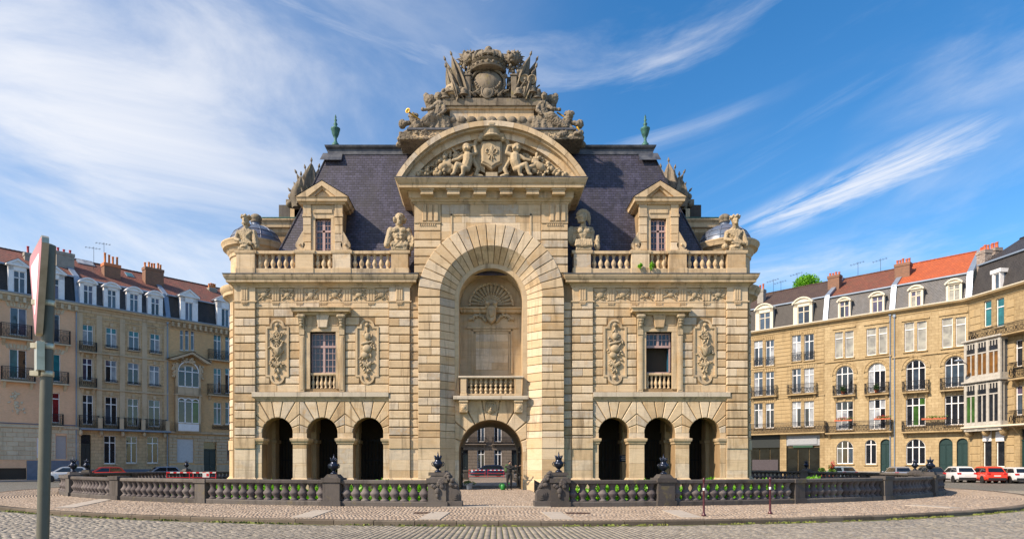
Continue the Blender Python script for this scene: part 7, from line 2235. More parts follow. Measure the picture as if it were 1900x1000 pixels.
# ---- A: pink brick house
pa, pb = seg(A0, ul, -70, 146)
h = House('brick_house', pa, pb, 'pink brick house with pedimented white dormers behind the give way sign', B_pink, M_trim_pale)
sky3 = [G_mid, G_teal, G_mid]
for (x0, x1, y0, y1) in ((18.7,50,571,622),(80,111.5,581,634)): h.window(x0,x1,y0,y1,2,0,panes=[G_mid,G_violet,G_mid],surround='flat')
for (x0, x1, y0, y1) in ((17.5,49.5,648,702),(82,112.5,656,707)): h.window(x0,x1,y0,y1,2,0,panes=[G_teal,G_teal,G_dark],surround='flat')
h.window(84,111,728,784,2,.2,panes=[G_red,G_red,G_dark]); h.window(-45,-14,560,612,2,0); h.window(-45,-14,640,694,2,0); 
for b in ((3,60,601,627),(88,131,612,637),(4.5,66,681,706),(88,128,689,711)): h.balcony(*b)
h.balcony(86,118,768,789,.4)
h.blind(103.5,123.5,808,851,plain('pale_roller_shutter',(.42,.40,.40),.6,0,.2)); h.blind(68,86,808,849,M_white,slats=False)
h.blind(-5,49,868,889,M_dark,'basement_window',slats=False)
h.cornice(.8,.55,True); h.mansard(M_hslate2, M_tile_red, 3.1, .9, 2.6, 5.0)
h.dormer(14,51,480,547,25,47,503,'tri'); h.dormer(80,121,492,557,86,110,516,'tri')
zg = h.sz(75, 793)[1]
h.ashlar(h.sz(75,853)[1], zg-.1, 7, 1.0, x0=2.0)
h.band(zg-.08,.28,.16); h.band(zg+.30,.10,.07,mat=M_plinth); h.plinth(h.sz(75,853)[1]-.05, .10); h.finish(); h.downpipe(141,566)
h.chimney(52,470,.7,.6,3.2,M_concrete,1,plain('red_pot',(.42,.03,.04),.6)); h.chimney(119,470,1.7,1.0,3.4,M_concrete,3,MATS['red_pot'],.5)
rl = MB(); r_ = random.Random(2); s0, z0 = h.sz(31,747)
for k in range(26): rl.ell((s0+r_.gauss(0,.28),-.03,z0+r_.uniform(-1.1,1.1)),(r_.uniform(.1,.2),.07,r_.uniform(.06,.14)),ry(r_.uniform(0,3)),7,5)
tag(rl.build('relief_ornament', M_trim_pale, h.o, True), kind='stuff')
HA = h
# ---- B: grey stone house
pa, pb = seg(A0, ul, 146, 313)
h = House('stone_house', pa, pb, 'grey stone terraced house with four white arched dormers', B_greystone, M_trim_grey)
curt = [G_curtain, G_dark, G_mid]
for (x0,x1,y0,y1) in ((153,173,602,640),(197,217,608,645),(239,258.5,614,650),(279,297,619,655)): h.window(x0,x1,y0,y1,2,.3,panes=curt,surround='key',toppane=G_teal)
for (x0,x1,y0,y1) in ((152,172,664.5,706),(196,217,668,709),(237.5,258,673,713),(277.5,296.5,678,716)): h.window(x0,x1,y0,y1,2,.28,panes=[G_dark,G_violet,G_dark,G_curtain],surround='key',toppane=G_violet)
for (x0,x1,y0,y1) in ((151,173,732,787),(195.6,217.7,736,788),(237,257.4,739,790),(276,297.5,741.6,791)): h.window(x0,x1,y0,y1,2,.27,panes=[G_dark,G_dark,G_mid],surround='key')
for (x0,x1,y0,y1) in ((193,215,808,860),(234,254.6,809,859),(273,294,810,859)): h.window(x0,x1,y0,y1,2,.25,panes=[G_dark])
h.door(150,169,806,.3,M_darkdoor)
h.balcony(149,180,634,652,.4); h.balcony(149,180,701,718,.4)
for (x0,x1,y0,y1) in ((195,219,641,649),(237,261,646,653),(277,300,651,658),(195,219,705,712),(236,261,709,716),(276,299,713,719)): h.balcony(x0,x1,y0,y1,.12,False)
for (a,b) in ((149,184),(193,222),(233,262),(272,310)): h.balcony(a,b,770.5+(a-149)*.06,793+(a-149)*.055,.6,False,name='balcony_panel')
zb_ = h.sz(230,796,.6)[1]
MB().block(.05,h.L,-.75,0,zb_-.22,zb_-.02,.04).build('balcony_slab', M_zinc, h.o)
for px in (186,226,266,311): s,_ = h.sz(px,780,.6); MB().block(s-.22,s+.22,-.68,-.42,zb_-.02,zb_+1.15,.03).build('balcony_pier', M_trim_grey, h.o)
for px in (150,188,228,268,306): s,_ = h.sz(px,805,.3); MB().ell((s,-.3,zb_-.5),(.18,.3,.36)).build('bracket', M_trim_grey, h.o, True)
h.band(h.sz(230,662)[1],.16,.14); h.band(h.sz(230,727)[1],.16,.14); h.band(h.gut-1.25,.10,.08)
for px in (148,184,227,268,309):
    s,_ = h.sz(px,700); MB().block(s-.28,s+.28,-.06,0,zb_,h.gut-.8,.02).build('pilaster_strip', M_trim_grey, h.o)
h.cornice(.75,.55); h.mansard(M_hslate, M_tile_red, 3.0, 1.0, 3.3, 5.6)
for (x0,x1,y0,y1,a,b,c) in ((147,180,515.7,568,155,172.7,529),(191.6,223,524,575,199.6,216,538),(234,264,532,581.5,241,257,545),(273,303,539.5,588.5,280.5,296,553)): h.dormer(x0,x1,y0,y1,a,b,c)
h.plinth(1.15,.1); h.finish(); h.downpipe(310,600)
h.chimney(206,491,1.7,1.0,3.2,B_chim,4,plain('orange_pot',(.55,.17,.03),.7),1.1,plain('orange_render',(.50,.17,.075),.8))
h.chimney(284,499,2.1,1.0,3.4,B_chim,6,MATS['orange_pot'],.7)
h.skylight(240,511); h.skylight(158,488,1.6,1.2); h.antenna(174,458,492); h.antenna(193,450,488)
# ---- C: buff brick house with oriel
pa, pb = seg(A0, ul, 313, 475)
h = House('oriel_house', pa, pb, 'buff brick house with gabled stone oriel and teal window panes beside the gate turret', B_buff, M_trim_grey)
for (a,b) in ((334,341),(343.5,351),(354,361)): h.window(a,b,612,650,1,.25,panes=[G_violet,G_mid])
for (a,b) in ((396.6,411),(418,432)): 
    h.window(a,b,620,668,2,.25,panes=[G_dark,G_mid,G_mid],toppane=G_teal); h.window(a,b,683,730,2,.25,panes=[G_dark,G_mid],toppane=G_teal); h.window(a,b,746,787,2,.27,panes=[G_teal])
h.balcony(389,440,651,668,.5); h.balcony(388,440,714,733,.5); h.balcony(394,440,789,797,.1,False)
h.blind(328.6,359.4,814,857.6,plain('white_board',(.55,.56,.57),.7,0,.3),slats=False); h.door(378,401.6,820,.4); h.window(421,428,822,856,1,0,panes=[G_mid])
# oriel
s0,s1,z0,z1 = h.rect(327,373,674,800,.55)
orl = empty('oriel', (0,0,0)); orl.parent = h.o
za = h.sz(350,675,.55)[1]; zm = h.sz(350,718,.55)[1]; zt1 = h.sz(350,734,.55)[1]; zb1 = h.sz(350,785,.55)[1]; zb0 = h.sz(350,801,.55)[1]
mb = MB(); D = .55
for q in (s0, s1-.22): mb.box(q,q+.22,-D,0,zb0,za)
mb.box(s0,s1,-D,0,zm-1.0,zm); mb.box(s0,s1,-D,0,zb0,zb1); mb.box(s0,s1,-D+.25,0,zb0,za); mb.block(s0-.1,s1+.1,-D-.1,0,zt1,zt1+.16,.02); mb.build('oriel_wall', M_trim_grey, orl)
w_ = s1-s0-.44
fr = MB(); cx_ = (s0+s1)/2
Rr = w_/2; zs = za-Rr*.75
for i in range(4): x = s0+.22+w_*i/3; fr.box(x-.05,x+.05,-D+.02,-D+.12,zm,zs+.25+(.35 if i in (1,2) else 0))
fr.box(s0+.22,s1-.22,-D+.02,-D+.12,zm,zm+.1); fr.box(s0+.22,s1-.22,-D+.02,-D+.12,zs-.05,zs+.05); fr.arcband(cx_,zs,Rr-.1,Rr,0,math.pi,18,-D+.02,-D+.12)
for i in range(4): x = s0+.22+w_*i/3; fr.box(x-.06,x+.06,-D+.02,-D+.12,zb1,zt1-.35)
fr.box(s0+.22,s1-.22,-D+.02,-D+.12,zb1,zb1+.1)
for i in range(3): fr.arcband(s0+.22+w_*(i+.5)/3,zt1-.7,w_/6-.07,w_/6+.02,0,math.pi,10,-D+.02,-D+.12)
fr.box(s0+.22,s1-.22,-D+.02,-D+.12,zt1-.75,zt1-.68); fr.build('window_frame', M_white, orl)
for i in range(3):
    xa, xb = s0+.22+w_*i/3, s0+.22+w_*(i+1)/3
    MB().box(xa+.03,xb-.03,-D+.08,-D+.09,zm,zs+.6 if i == 1 else zs+.35).build('pane', G_dark, orl); MB().box(xa+.03,xb-.03,-D+.08,-D+.09,zb1,zt1-.5).build('pane', random.choice([G_dark,G_green,G_dark]), orl)
MB().block(s0+.25,s1-.25,-D-.05,-D,zb0+.1,zb1-.1,.04).build('apron', M_white, orl); MB().block(s0+.25,s1-.25,-D-.05,-D,zm-.85,zm-.12,.04).build('apron', M_trim_grey, orl)
ga, gb = h.sz(313.5,664,.8)[0], h.sz(392,672,.8)[0]; gz = h.sz(350,668,.8)[1]; gx = h.sz(357,655,.8)[0]; gt = h.sz(357,653,.8)[1]
for q in (ga, gb): MB().prism([(q,gz-.1),(gx,gt),(gx,gt-.25),(q+(.5 if q < gx else -.5),gz-.2)], -.9, 0).build('gable_cornice', M_trim_grey, orl)
MB().add([(ga-.1,-.95,gz-.02),(gx,-.95,gt+.06),(gx,.1,gt+.06),(ga-.1,.1,gz-.02)], [(0,1,2,3)]).add([(gb+.1,-.95,gz-.02),(gx,-.95,gt+.06),(gx,.1,gt+.06),(gb+.1,.1,gz-.02)], [(3,2,1,0)]).build('gable_lead', M_zinc, orl)
orn = MB(); r_ = random.Random(8)
for k in range(30): orn.ell((gx+r_.gauss(0,.7),-.4,gz+r_.uniform(-.35,.25)),(r_.uniform(.12,.26),.2,r_.uniform(.1,.2)),ry(r_.uniform(0,3)),8,5)
for q in (s0-.15, s1+.15):
    for k in range(8): orn.ell((q+r_.gauss(0,.06),-.3,za-.2-k*.2),(.22,.25,.18))
tag(orn.build('carving', M_trim_grey, orl, True), kind='stuff')
h.ashlar(h.sz(370,860)[1], h.sz(370,803)[1]-.3, 9, .9, out=.07, gap=.05); h.band(h.sz(370,803)[1]-.15,.26,.25); h.plinth(h.sz(370,862)[1], .14, M_trim_grey)
h.band(h.sz(370,612)[1]-.35,.12,.08)
h.cornice(.85,.6,True); h.mansard(M_hslate2, M_tile_red, 3.0, .8, 3.4, 5.6); h.finish()
h.dormer(334,368,537,592,343.5,358,561,'tri',tr=0); h.dormer(402,434,546,603,411,425,573,'tri',tr=0)
h.chimney(393,535,1.0,.8,4.6,M_concrete,4,MATS['orange_pot'],.6)

# ---- right side
E0 = Vector(LP(1388, 242)); G1 = Vector(LP(1797, 304)); ur = (G1-E0).normalized()
pa, pb = seg(E0, ur, 1345, 1530.5)
h = House('shop_house', pa, pb, 'yellow stone house with two shopfronts and cream curved dormers next to the gate', B_yellow, M_trim_yel)
blue = [G_mid, G_dark, G_curtain, G_mid]
for (a,b,dy) in ((1399,1415,0),(1420.5,1436,-1),(1469.6,1486,-10),(1492,1510,-12)):
    h.window(a,b,632+dy,679+dy*.9,2,.27,panes=[G_curtain,G_mid,G_dark],surround='flat'); h.window(a,b,690+dy*.6,734+dy*.5,2,.27,panes=blue,surround='flat'); h.window(a,b,748+dy*.35,794+dy*.2,2,.27,panes=[G_dark,G_curtain],surround='flat')
for (a,b,y0,y1) in ((1398,1416,664,678),(1419.5,1437,662,677),(1468.5,1487,654,670),(1491,1511,652,668)): h.balcony(a,b,y0,y1,.12,False)
h.balcony(1391,1440,717,735,.45); h.balcony(1460,1514,712,730,.45); h.balcony(1385,1529,784,803,.7)
s0,s1,z0,z1 = h.rect(1389,1447,807,868); h.holes.append((s0,s1,.2,z1,False))
sf = empty('shopfront',(0,0,0)); sf.parent = h.o
MB().box(s0,s1,-.05,.02,z1-1.6,z1-.05).build('fascia', plain('dark_fascia',(.006,.012,.014),.6), sf)
for i in range(3): MB().box(s0+(s1-s0)*i/3+.05,s0+(s1-s0)*(i+1)/3-.05,.2,.22,.9,z1-1.6).build('pane', G_shop, sf)
MB().box(s0,s1,.1,.2,.2,.9).build('stallriser', M_darkdoor, sf); MB().box(s0+.4,s1-.3,.16,.18,.95,2.3).build('net_curtain', plain('net_curtain',(.07,.06,.07),.9,0,.5,6), sf)
s0,s1,z0,z1 = h.rect(1459,1521,807,868); h.holes.append((s0,s1,.2,z1,False))
sf = empty('shopfront',(0,0,0)); sf.parent = h.o
zf = h.sz(1490,826)[1]
MB().box(s0,s1,.05,.2,zf,z1).block(s0+.2,s1-.3,-.04,.06,zf+.1,z1-.1,.02).build('signboard', plain('blank_grey_signboard',(.30,.32,.35),.6,0,.2), sf); MB().box(s0+.8,s1-.8,-.02,.1,zf-.25,zf).build('green_strip', plain('green_sign',(.01,.06,.03),.5), sf)
for i in range(3): MB().box(s0+(s1-s0)*i/3+.05,s0+(s1-s0)*(i+1)/3-.05,.2,.22,.25,zf-.25).build('pane', G_shop, sf)
h.band(h.sz(1450,680)[1]-.05,.14,.12); h.band(h.sz(1450,738)[1]-.1,.14,.12); h.cornice(.6,.5,gutter=M_cream_paint); h.mansard(M_hslate2, M_tile_brown, 3.2, .9, 3.0, 5.6)
h.dormer(1401,1435,563,613,1409,1429,580,'seg',M_cream_paint); h.dormer(1471,1508,551,604,1480,1502,568,'seg',M_cream_paint)
for zlo, zhi in ((h.sz(1450,735)[1]+.2, h.sz(1450,683)[1]), (h.sz(1450,678)[1]+.2, h.gut-.7), (h.sz(1450,800)[1]+.2, h.sz(1450,738)[1]-.1)):
    for k in range(8):
        z = zlo+(zhi-zlo)*(k+.5)/8
        for (a,b) in ((1437.5,1467.5),(1511.5,1529)):
            MB().block(h.sz(a,700)[0],h.sz(b,700)[0],-.04,0,z-.26*(zhi-zlo)/4.4+.02,z+.24*(zhi-zlo)/4.4,.02).build('stone', M_trim_yel, h.o)
h.finish(); h.chimney(1413,538,.8,.8,3.0,M_concrete,2); h.chimney(1549,512,1.3,1.0,3.4,B_chim,4,poth=.4); h.antenna(1435,518,545,5); h.antenna(1449,521,545,5); h.antenna(1479,506,535,6)
# F
pa, pb = seg(E0, ur, 1530.5, 1655)
h = House('arched_window_house', pa, pb, 'ochre stone house with rust tiled roof, arched windows and clipped balls on its balconies', B_ochre, M_trim_yel)
pb_ = [G_blind, G_mid, G_blind]
for (a,b,y0,y1) in ((1549,1564,616,664),(1568,1583.6,614,663),(1607.6,1625.6,609,659),(1630,1646,606,656)): h.window(a,b,y0,y1,1,.25,panes=[G_blind],rows=1)
for (a,b,y) in ((1545,1588,608),(1603,1650,600)): s0,s1,_,z = h.rect(a,b,y,y+4); MB().block(s0,s1,-.12,0,z-.1,z+.1,.02).build('hood_mould', M_trim_yel, h.o)
for (a,b,y0,y1) in ((1551.5,1583,679,731.5),(1611,1643,673.5,727.5)): h.window(a,b,y0,y1,3,.3,True,panes=[G_dark,G_curtain,G_dark],surround='archivolt')
for (a,b,y0,y1) in ((1551,1583,745,797),(1612,1643,741,796)): h.window(a,b,y0,y1,3,.3,panes=[G_curtain,G_dark],surround='key')
h.window(1552,1583,817,860,3,.25,True,panes=[G_dark,G_mid]); h.window(1605,1626,815,861,2,.25,True,panes=[G_dark]); h.door(1633.5,1653,814,.2,M_green,True)
h.balcony(1545,1586,714,733,.4); h.balcony(1604,1648,710,730,.4); h.balcony(1532,1653,781,801,.6)
h.band(h.sz(1590,668)[1],.16,.14); h.cornice(.6,.5,gutter=M_cream_paint); h.mansard(M_hslate, M_tile_rust, 3.0, .9, 3.2, 5.8)
h.dormer(1554,1579,551,592,1558,1575.5,558,'seg',M_cream_paint,panes=[G_violet,G_dark]); h.dormer(1613,1642,541,583,1618,1638,549,'seg',M_cream_paint,panes=[G_violet])
h.plinth(.9,.1,M_concrete); h.finish(); h.downpipe(1652,585); h.chimney(1676,490,1.5,1.0,3.2,B_chim,5,poth=.55); h.antenna(1592,486,518,6); h.antenna(1634,480,512,6)
HF = h
# G
pa, pb = seg(E0, ur, 1655, 1797)
h = House('red_roof_house', pa, pb, 'ochre stone house with bright orange tiled roof and green arched doors', B_ochre, M_trim_yel)
for (a,b,y0,y1) in ((1678,1696,598,652),(1701.5,1719,596,650),(1747.6,1767.5,590,645),(1773,1792,588,642)): h.window(a,b,y0,y1,1,.25,panes=[G_blind])
for (a,b,y) in ((1673,1725,592),(1742,1796,582)): s0,s1,_,z = h.rect(a,b,y,y+4); MB().block(s0,min(s1,h.L),-.12,0,z-.1,z+.1,.02).build('hood_mould', M_trim_yel, h.o)
for (a,b,y0,y1) in ((1681,1717,667.5,723.5),(1753,1790,661,718)): h.window(a,b,y0,y1,3,.3,True,panes=[G_dark,G_dark,G_mid],surround='archivolt')
for (a,b,y0,y1) in ((1681,1717,737.5,790),(1753,1790,733,788)): h.window(a,b,y0,y1,3,.27,panes=[G_dark,G_dark,G_green],surround='key')
h.window(1681,1717,814,861,3,.2,True,panes=[G_dark],frame=M_white); h.door(1742,1767.7,812.5,.2,M_green,True); h.door(1775,1796,812.5,.2,M_green,True)
h.balcony(1674,1722,706,726,.5); h.balcony(1744,1795,700,722,.5); h.balcony(1673,1795,779,799,.6)
h.band(h.sz(1725,658)[1],.16,.14); h.cornice(.6,.5,gutter=M_cream_paint); h.mansard(M_hslate, M_tile_orange, 3.0, .9, 3.4, 5.8)
h.dormer(1685,1714,529,571,1690,1709,540,'seg',M_cream_paint,panes=[G_blind,G_violet]); h.dormer(1754,1786,517,561,1760,1781,528,'seg',M_cream_paint,panes=[G_blind])
h.plinth(.9,.1,M_concrete); h.finish(); h.downpipe(1660,588)
HG = h
# H: turned towards the square, with a white timber bay
H0 = on_line(E0, ur, 1797.5); H1 = Vector(LP(1900, 334)); uh = (H1-H0).normalized()
pa, pb = tuple(H0), tuple(H0+uh*((H1-H0).length+6))
h = House('bay_window_house', pa, pb, 'yellow stone house with white two-storey bay and dark slate roof', B_yellow, M_trim_yel)
for (a,b) in ((1825.6,1839.5),(1848,1863)): h.window(a,b,(558 if a < 1840 else 553),606,1,.3,panes=[G_teal,G_curtain])
for (a,b) in ((1824,1840),(1848,1864)): h.window(a,b,818,866,1,0,panes=[G_dark]); s0,s1,z0,z1 = h.rect(a,b,800,818); MB().box(s0,s1,-.05,.0,z0,z1).build('white_blind', M_white, h.o)
h.door(1893,1912,795,.2,M_green); h.window(1884,1897,630,680,1,.3); h.window(1884,1897,715,770,1,.3)
M_bay = plain('weathered_bay_paint', (0.44,0.42,0.38), .6, 0, .6, 3)
bay = empty('bay_window',(0,0,0)); bay.parent = h.o
s0, s1 = h.sz(1806,700,.0)[0], h.sz(1870,700,.0)[0]; D = .9
for (ya, yb, yt) in ((627,692,624),(706,781,700)):
    zt, zb = h.sz(1838,ya,.9)[1], h.sz(1838,yb,.9)[1]; zc = h.sz(1838,yt,.9)[1]
    fr = MB(); n = 3
    for i in range(n+1): x = s0+(s1-s0)*i/n; fr.box(x-.14,x+.14,-D-.04,-D+.14,zb-.9,zt)
    fr.box(s0-.1,s1+.1,-D,-D+.1,zt-.25,zt); fr.box(s0-.1,s1+.1,-D,-D+.1,zb-.9,zb); fr.box(s0-.12,s1+.12,-D-.02,-D+.1,zt-1.35,zt-1.22); fr.block(s0+.1,s1-.1,-D-.06,-D,zb-.75,zb-.15,.04)
    for i in range(n): x = s0+(s1-s0)*(i+.5)/n; fr.box(x-.06,x+.06,-D,-D+.1,zb,zt-1.3)
    for q in (s0-.1, s1-.1): fr.box(q,q+.2,-D,0,zb-.9,zb); fr.box(q,q+.2,-D,0,zt-.25,zt); fr.box(q+.03,q+.17,-D+.35,-D+.5,zb,zt)
    for q in range(12): x = s0+(s1-s0)*(q+.5)/12; fr.box(x-.05,x+.05,-D,-D+.08,zt-.75,zt-.25)
    fr.build('bay_frame', M_bay, bay)
    for i in range(n):
        xa, xb = s0+(s1-s0)*i/n+.14, s0+(s1-s0)*(i+1)/n-.14
        MB().box(xa,xb,-D+.05,-D+.06,zb,zt-1.3).build('pane', G_wood if ya < 650 else [G_green,G_dark,G_dark][i], bay); MB().box(xa,xb,-D+.05,-D+.06,zt-1.22,zt-.25).build('pane', G_dark, bay)
    MB().box(s1-.02,s1+.02,-D+.1,0,zb,zt-.25).box(s0-.02,s0+.02,-D+.1,0,zb,zt-.25).build('side_pane', G_mid, bay)
    MB().block(s0-.3,s1+.3,-D-.25,0,zt,zt+.2,.04).build('bay_cornice', M_bay, bay)
    MB().box(s0+.1,s1-.1,-D+.2,0,zb-.9,zt).build('bay_core', M_dark, bay)
zs = h.sz(1838,790,.9)[1]
MB().block(s0-.4,h.L,-D-.2,0,zs-.12,zs+.05,.03).build('bay_slab', M_cream_paint, h.o)
for q in (s0, s0+(s1-s0)/2, s1): MB().ell((q,-.45,zs-.55),(.2,.45,.45)).build('corbel', M_trim_yel, h.o, True)
h.balcony(1797,1905,604,622,.9); h.balcony(1872,1915,670,700,.7); h.balcony(1872,1915,760,788,.7)
h.cornice(.6,.6,gutter=M_cream_paint); h.mansard(M_hslate2, M_hslate2, 3.6, 1.2, 3.0, 6.0)
h.dormer(1840,1857,500,532,1844,1854,508,'flat',M_white,1,tr=0)
for k in range(22):
    z = 1.2+k*.78
    if z > 17.2: break
    for (a,b) in ((1800,1820),(1868,1882)): MB().block(h.sz(a,700)[0],h.sz(b,700)[0],-.05,0,z,z+.70,.03).build('stone', M_trim_yel, h.o)
h.plinth(.9,.1,M_concrete); h.finish()
h.chimney(1826,466,1.0,.8,2.2,B_chimw,4,poth=.55); h.chimney(1845,462,1.0,.8,3.8,B_chimw,4,poth=.6)
HH = h
# ---- dark house behind the arch and its neighbours across the square
B_shade = brick_mat('shade_toned_ashlar', (0.13,0.105,0.085), (0.10,0.08,0.066), (0.05,0.04,0.035), 0.75, 0.36, amt=0.5, stain=(0.05,0.042,0.036))  # shade over the rear houses is put into these darkened stone colours
M_shade = plain('shade_toned_trim', (0.16,0.13,0.105), .9, 0, .5, 1.5)
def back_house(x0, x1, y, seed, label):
    h = House('rear_house', (x0,y), (x1,y), label, B_shade, M_shade)
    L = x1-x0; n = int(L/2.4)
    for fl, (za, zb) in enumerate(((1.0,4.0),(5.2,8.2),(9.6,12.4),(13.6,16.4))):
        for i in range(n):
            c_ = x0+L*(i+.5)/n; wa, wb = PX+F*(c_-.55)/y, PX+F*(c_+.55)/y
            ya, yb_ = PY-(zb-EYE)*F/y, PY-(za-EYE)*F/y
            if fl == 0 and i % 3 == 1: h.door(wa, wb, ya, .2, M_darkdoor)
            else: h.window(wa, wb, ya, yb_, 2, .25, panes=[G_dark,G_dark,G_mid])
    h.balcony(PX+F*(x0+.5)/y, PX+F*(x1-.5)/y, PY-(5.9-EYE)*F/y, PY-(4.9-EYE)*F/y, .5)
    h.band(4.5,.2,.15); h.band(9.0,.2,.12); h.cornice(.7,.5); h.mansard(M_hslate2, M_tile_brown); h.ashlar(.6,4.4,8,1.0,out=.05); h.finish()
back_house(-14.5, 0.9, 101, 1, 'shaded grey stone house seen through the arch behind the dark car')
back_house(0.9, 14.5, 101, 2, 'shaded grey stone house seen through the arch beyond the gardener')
# footways in front of the houses
def footway(p, q, w):
    p, q = Vector(p), Vector(q); d = (q-p).normalized(); n = Vector((d.y,-d.x)); p -= d*2; q += d*2
    mb = MB(); a, b, c_, e = p+n*w, q+n*w, q-n*.2, p-n*.2
    mb.add([(a.x,a.y,-.05),(b.x,b.y,-.05),(c_.x,c_.y,-.05),(e.x,e.y,-.05),(a.x,a.y,.13),(b.x,b.y,.13),(c_.x,c_.y,.13),(e.x,e.y,.13)], [(4,5,6,7),(0,1,5,4),(1,2,6,5),(3,0,4,7)])
    tag(mb.build('footway', M_footway), kind='structure')
footway(tuple(HA.pa), tuple(C1+ul*4), 2.4); footway(tuple(E0-ur*3), tuple(H0), 2.4); footway(tuple(H0+uh*1.5), tuple(HH.pb), 2.0); footway((-16,101), (16,101), 2.2)

# ------------------------------------------------------------------ cars
M_tyre = plain('tyre_rubber', (0.012,0.012,0.013), .8)
M_rim = plain('alloy_rim', (0.35,0.36,0.38), .3, .8)
M_cglass = glass('car_glass', (0.012,0.018,0.024), .03, .8)
M_tail = plain('tail_light', (0.45,0.01,0.015), .2)
M_headl = plain('head_light', (0.7,0.72,0.75), .1)
M_trimblk = plain('black_plastic', (0.015,0.015,0.016), .6)
M_plate = plain('number_plate', (0.6,0.6,0.58), .5)
def paint(name, col, metal=.3):
    m, nt, b = mat_base(name); b.inputs['Base Color'].default_value = (*col,1); b.inputs['Roughness'].default_value = .28; b.inputs['Metallic'].default_value = metal
    b.inputs['Coat Weight'].default_value = .7; b.inputs['Coat Roughness'].default_value = .05
    return m
P_white, P_red, P_silver, P_navy, P_dark = paint('white_car_paint',(.62,.63,.65),0), paint('red_car_paint',(.62,.035,.012),0), paint('silver_car_paint',(.35,.37,.42),.5), paint('navy_car_paint',(.018,.03,.07),.3), paint('charcoal_car_paint',(.05,.05,.055),.3)
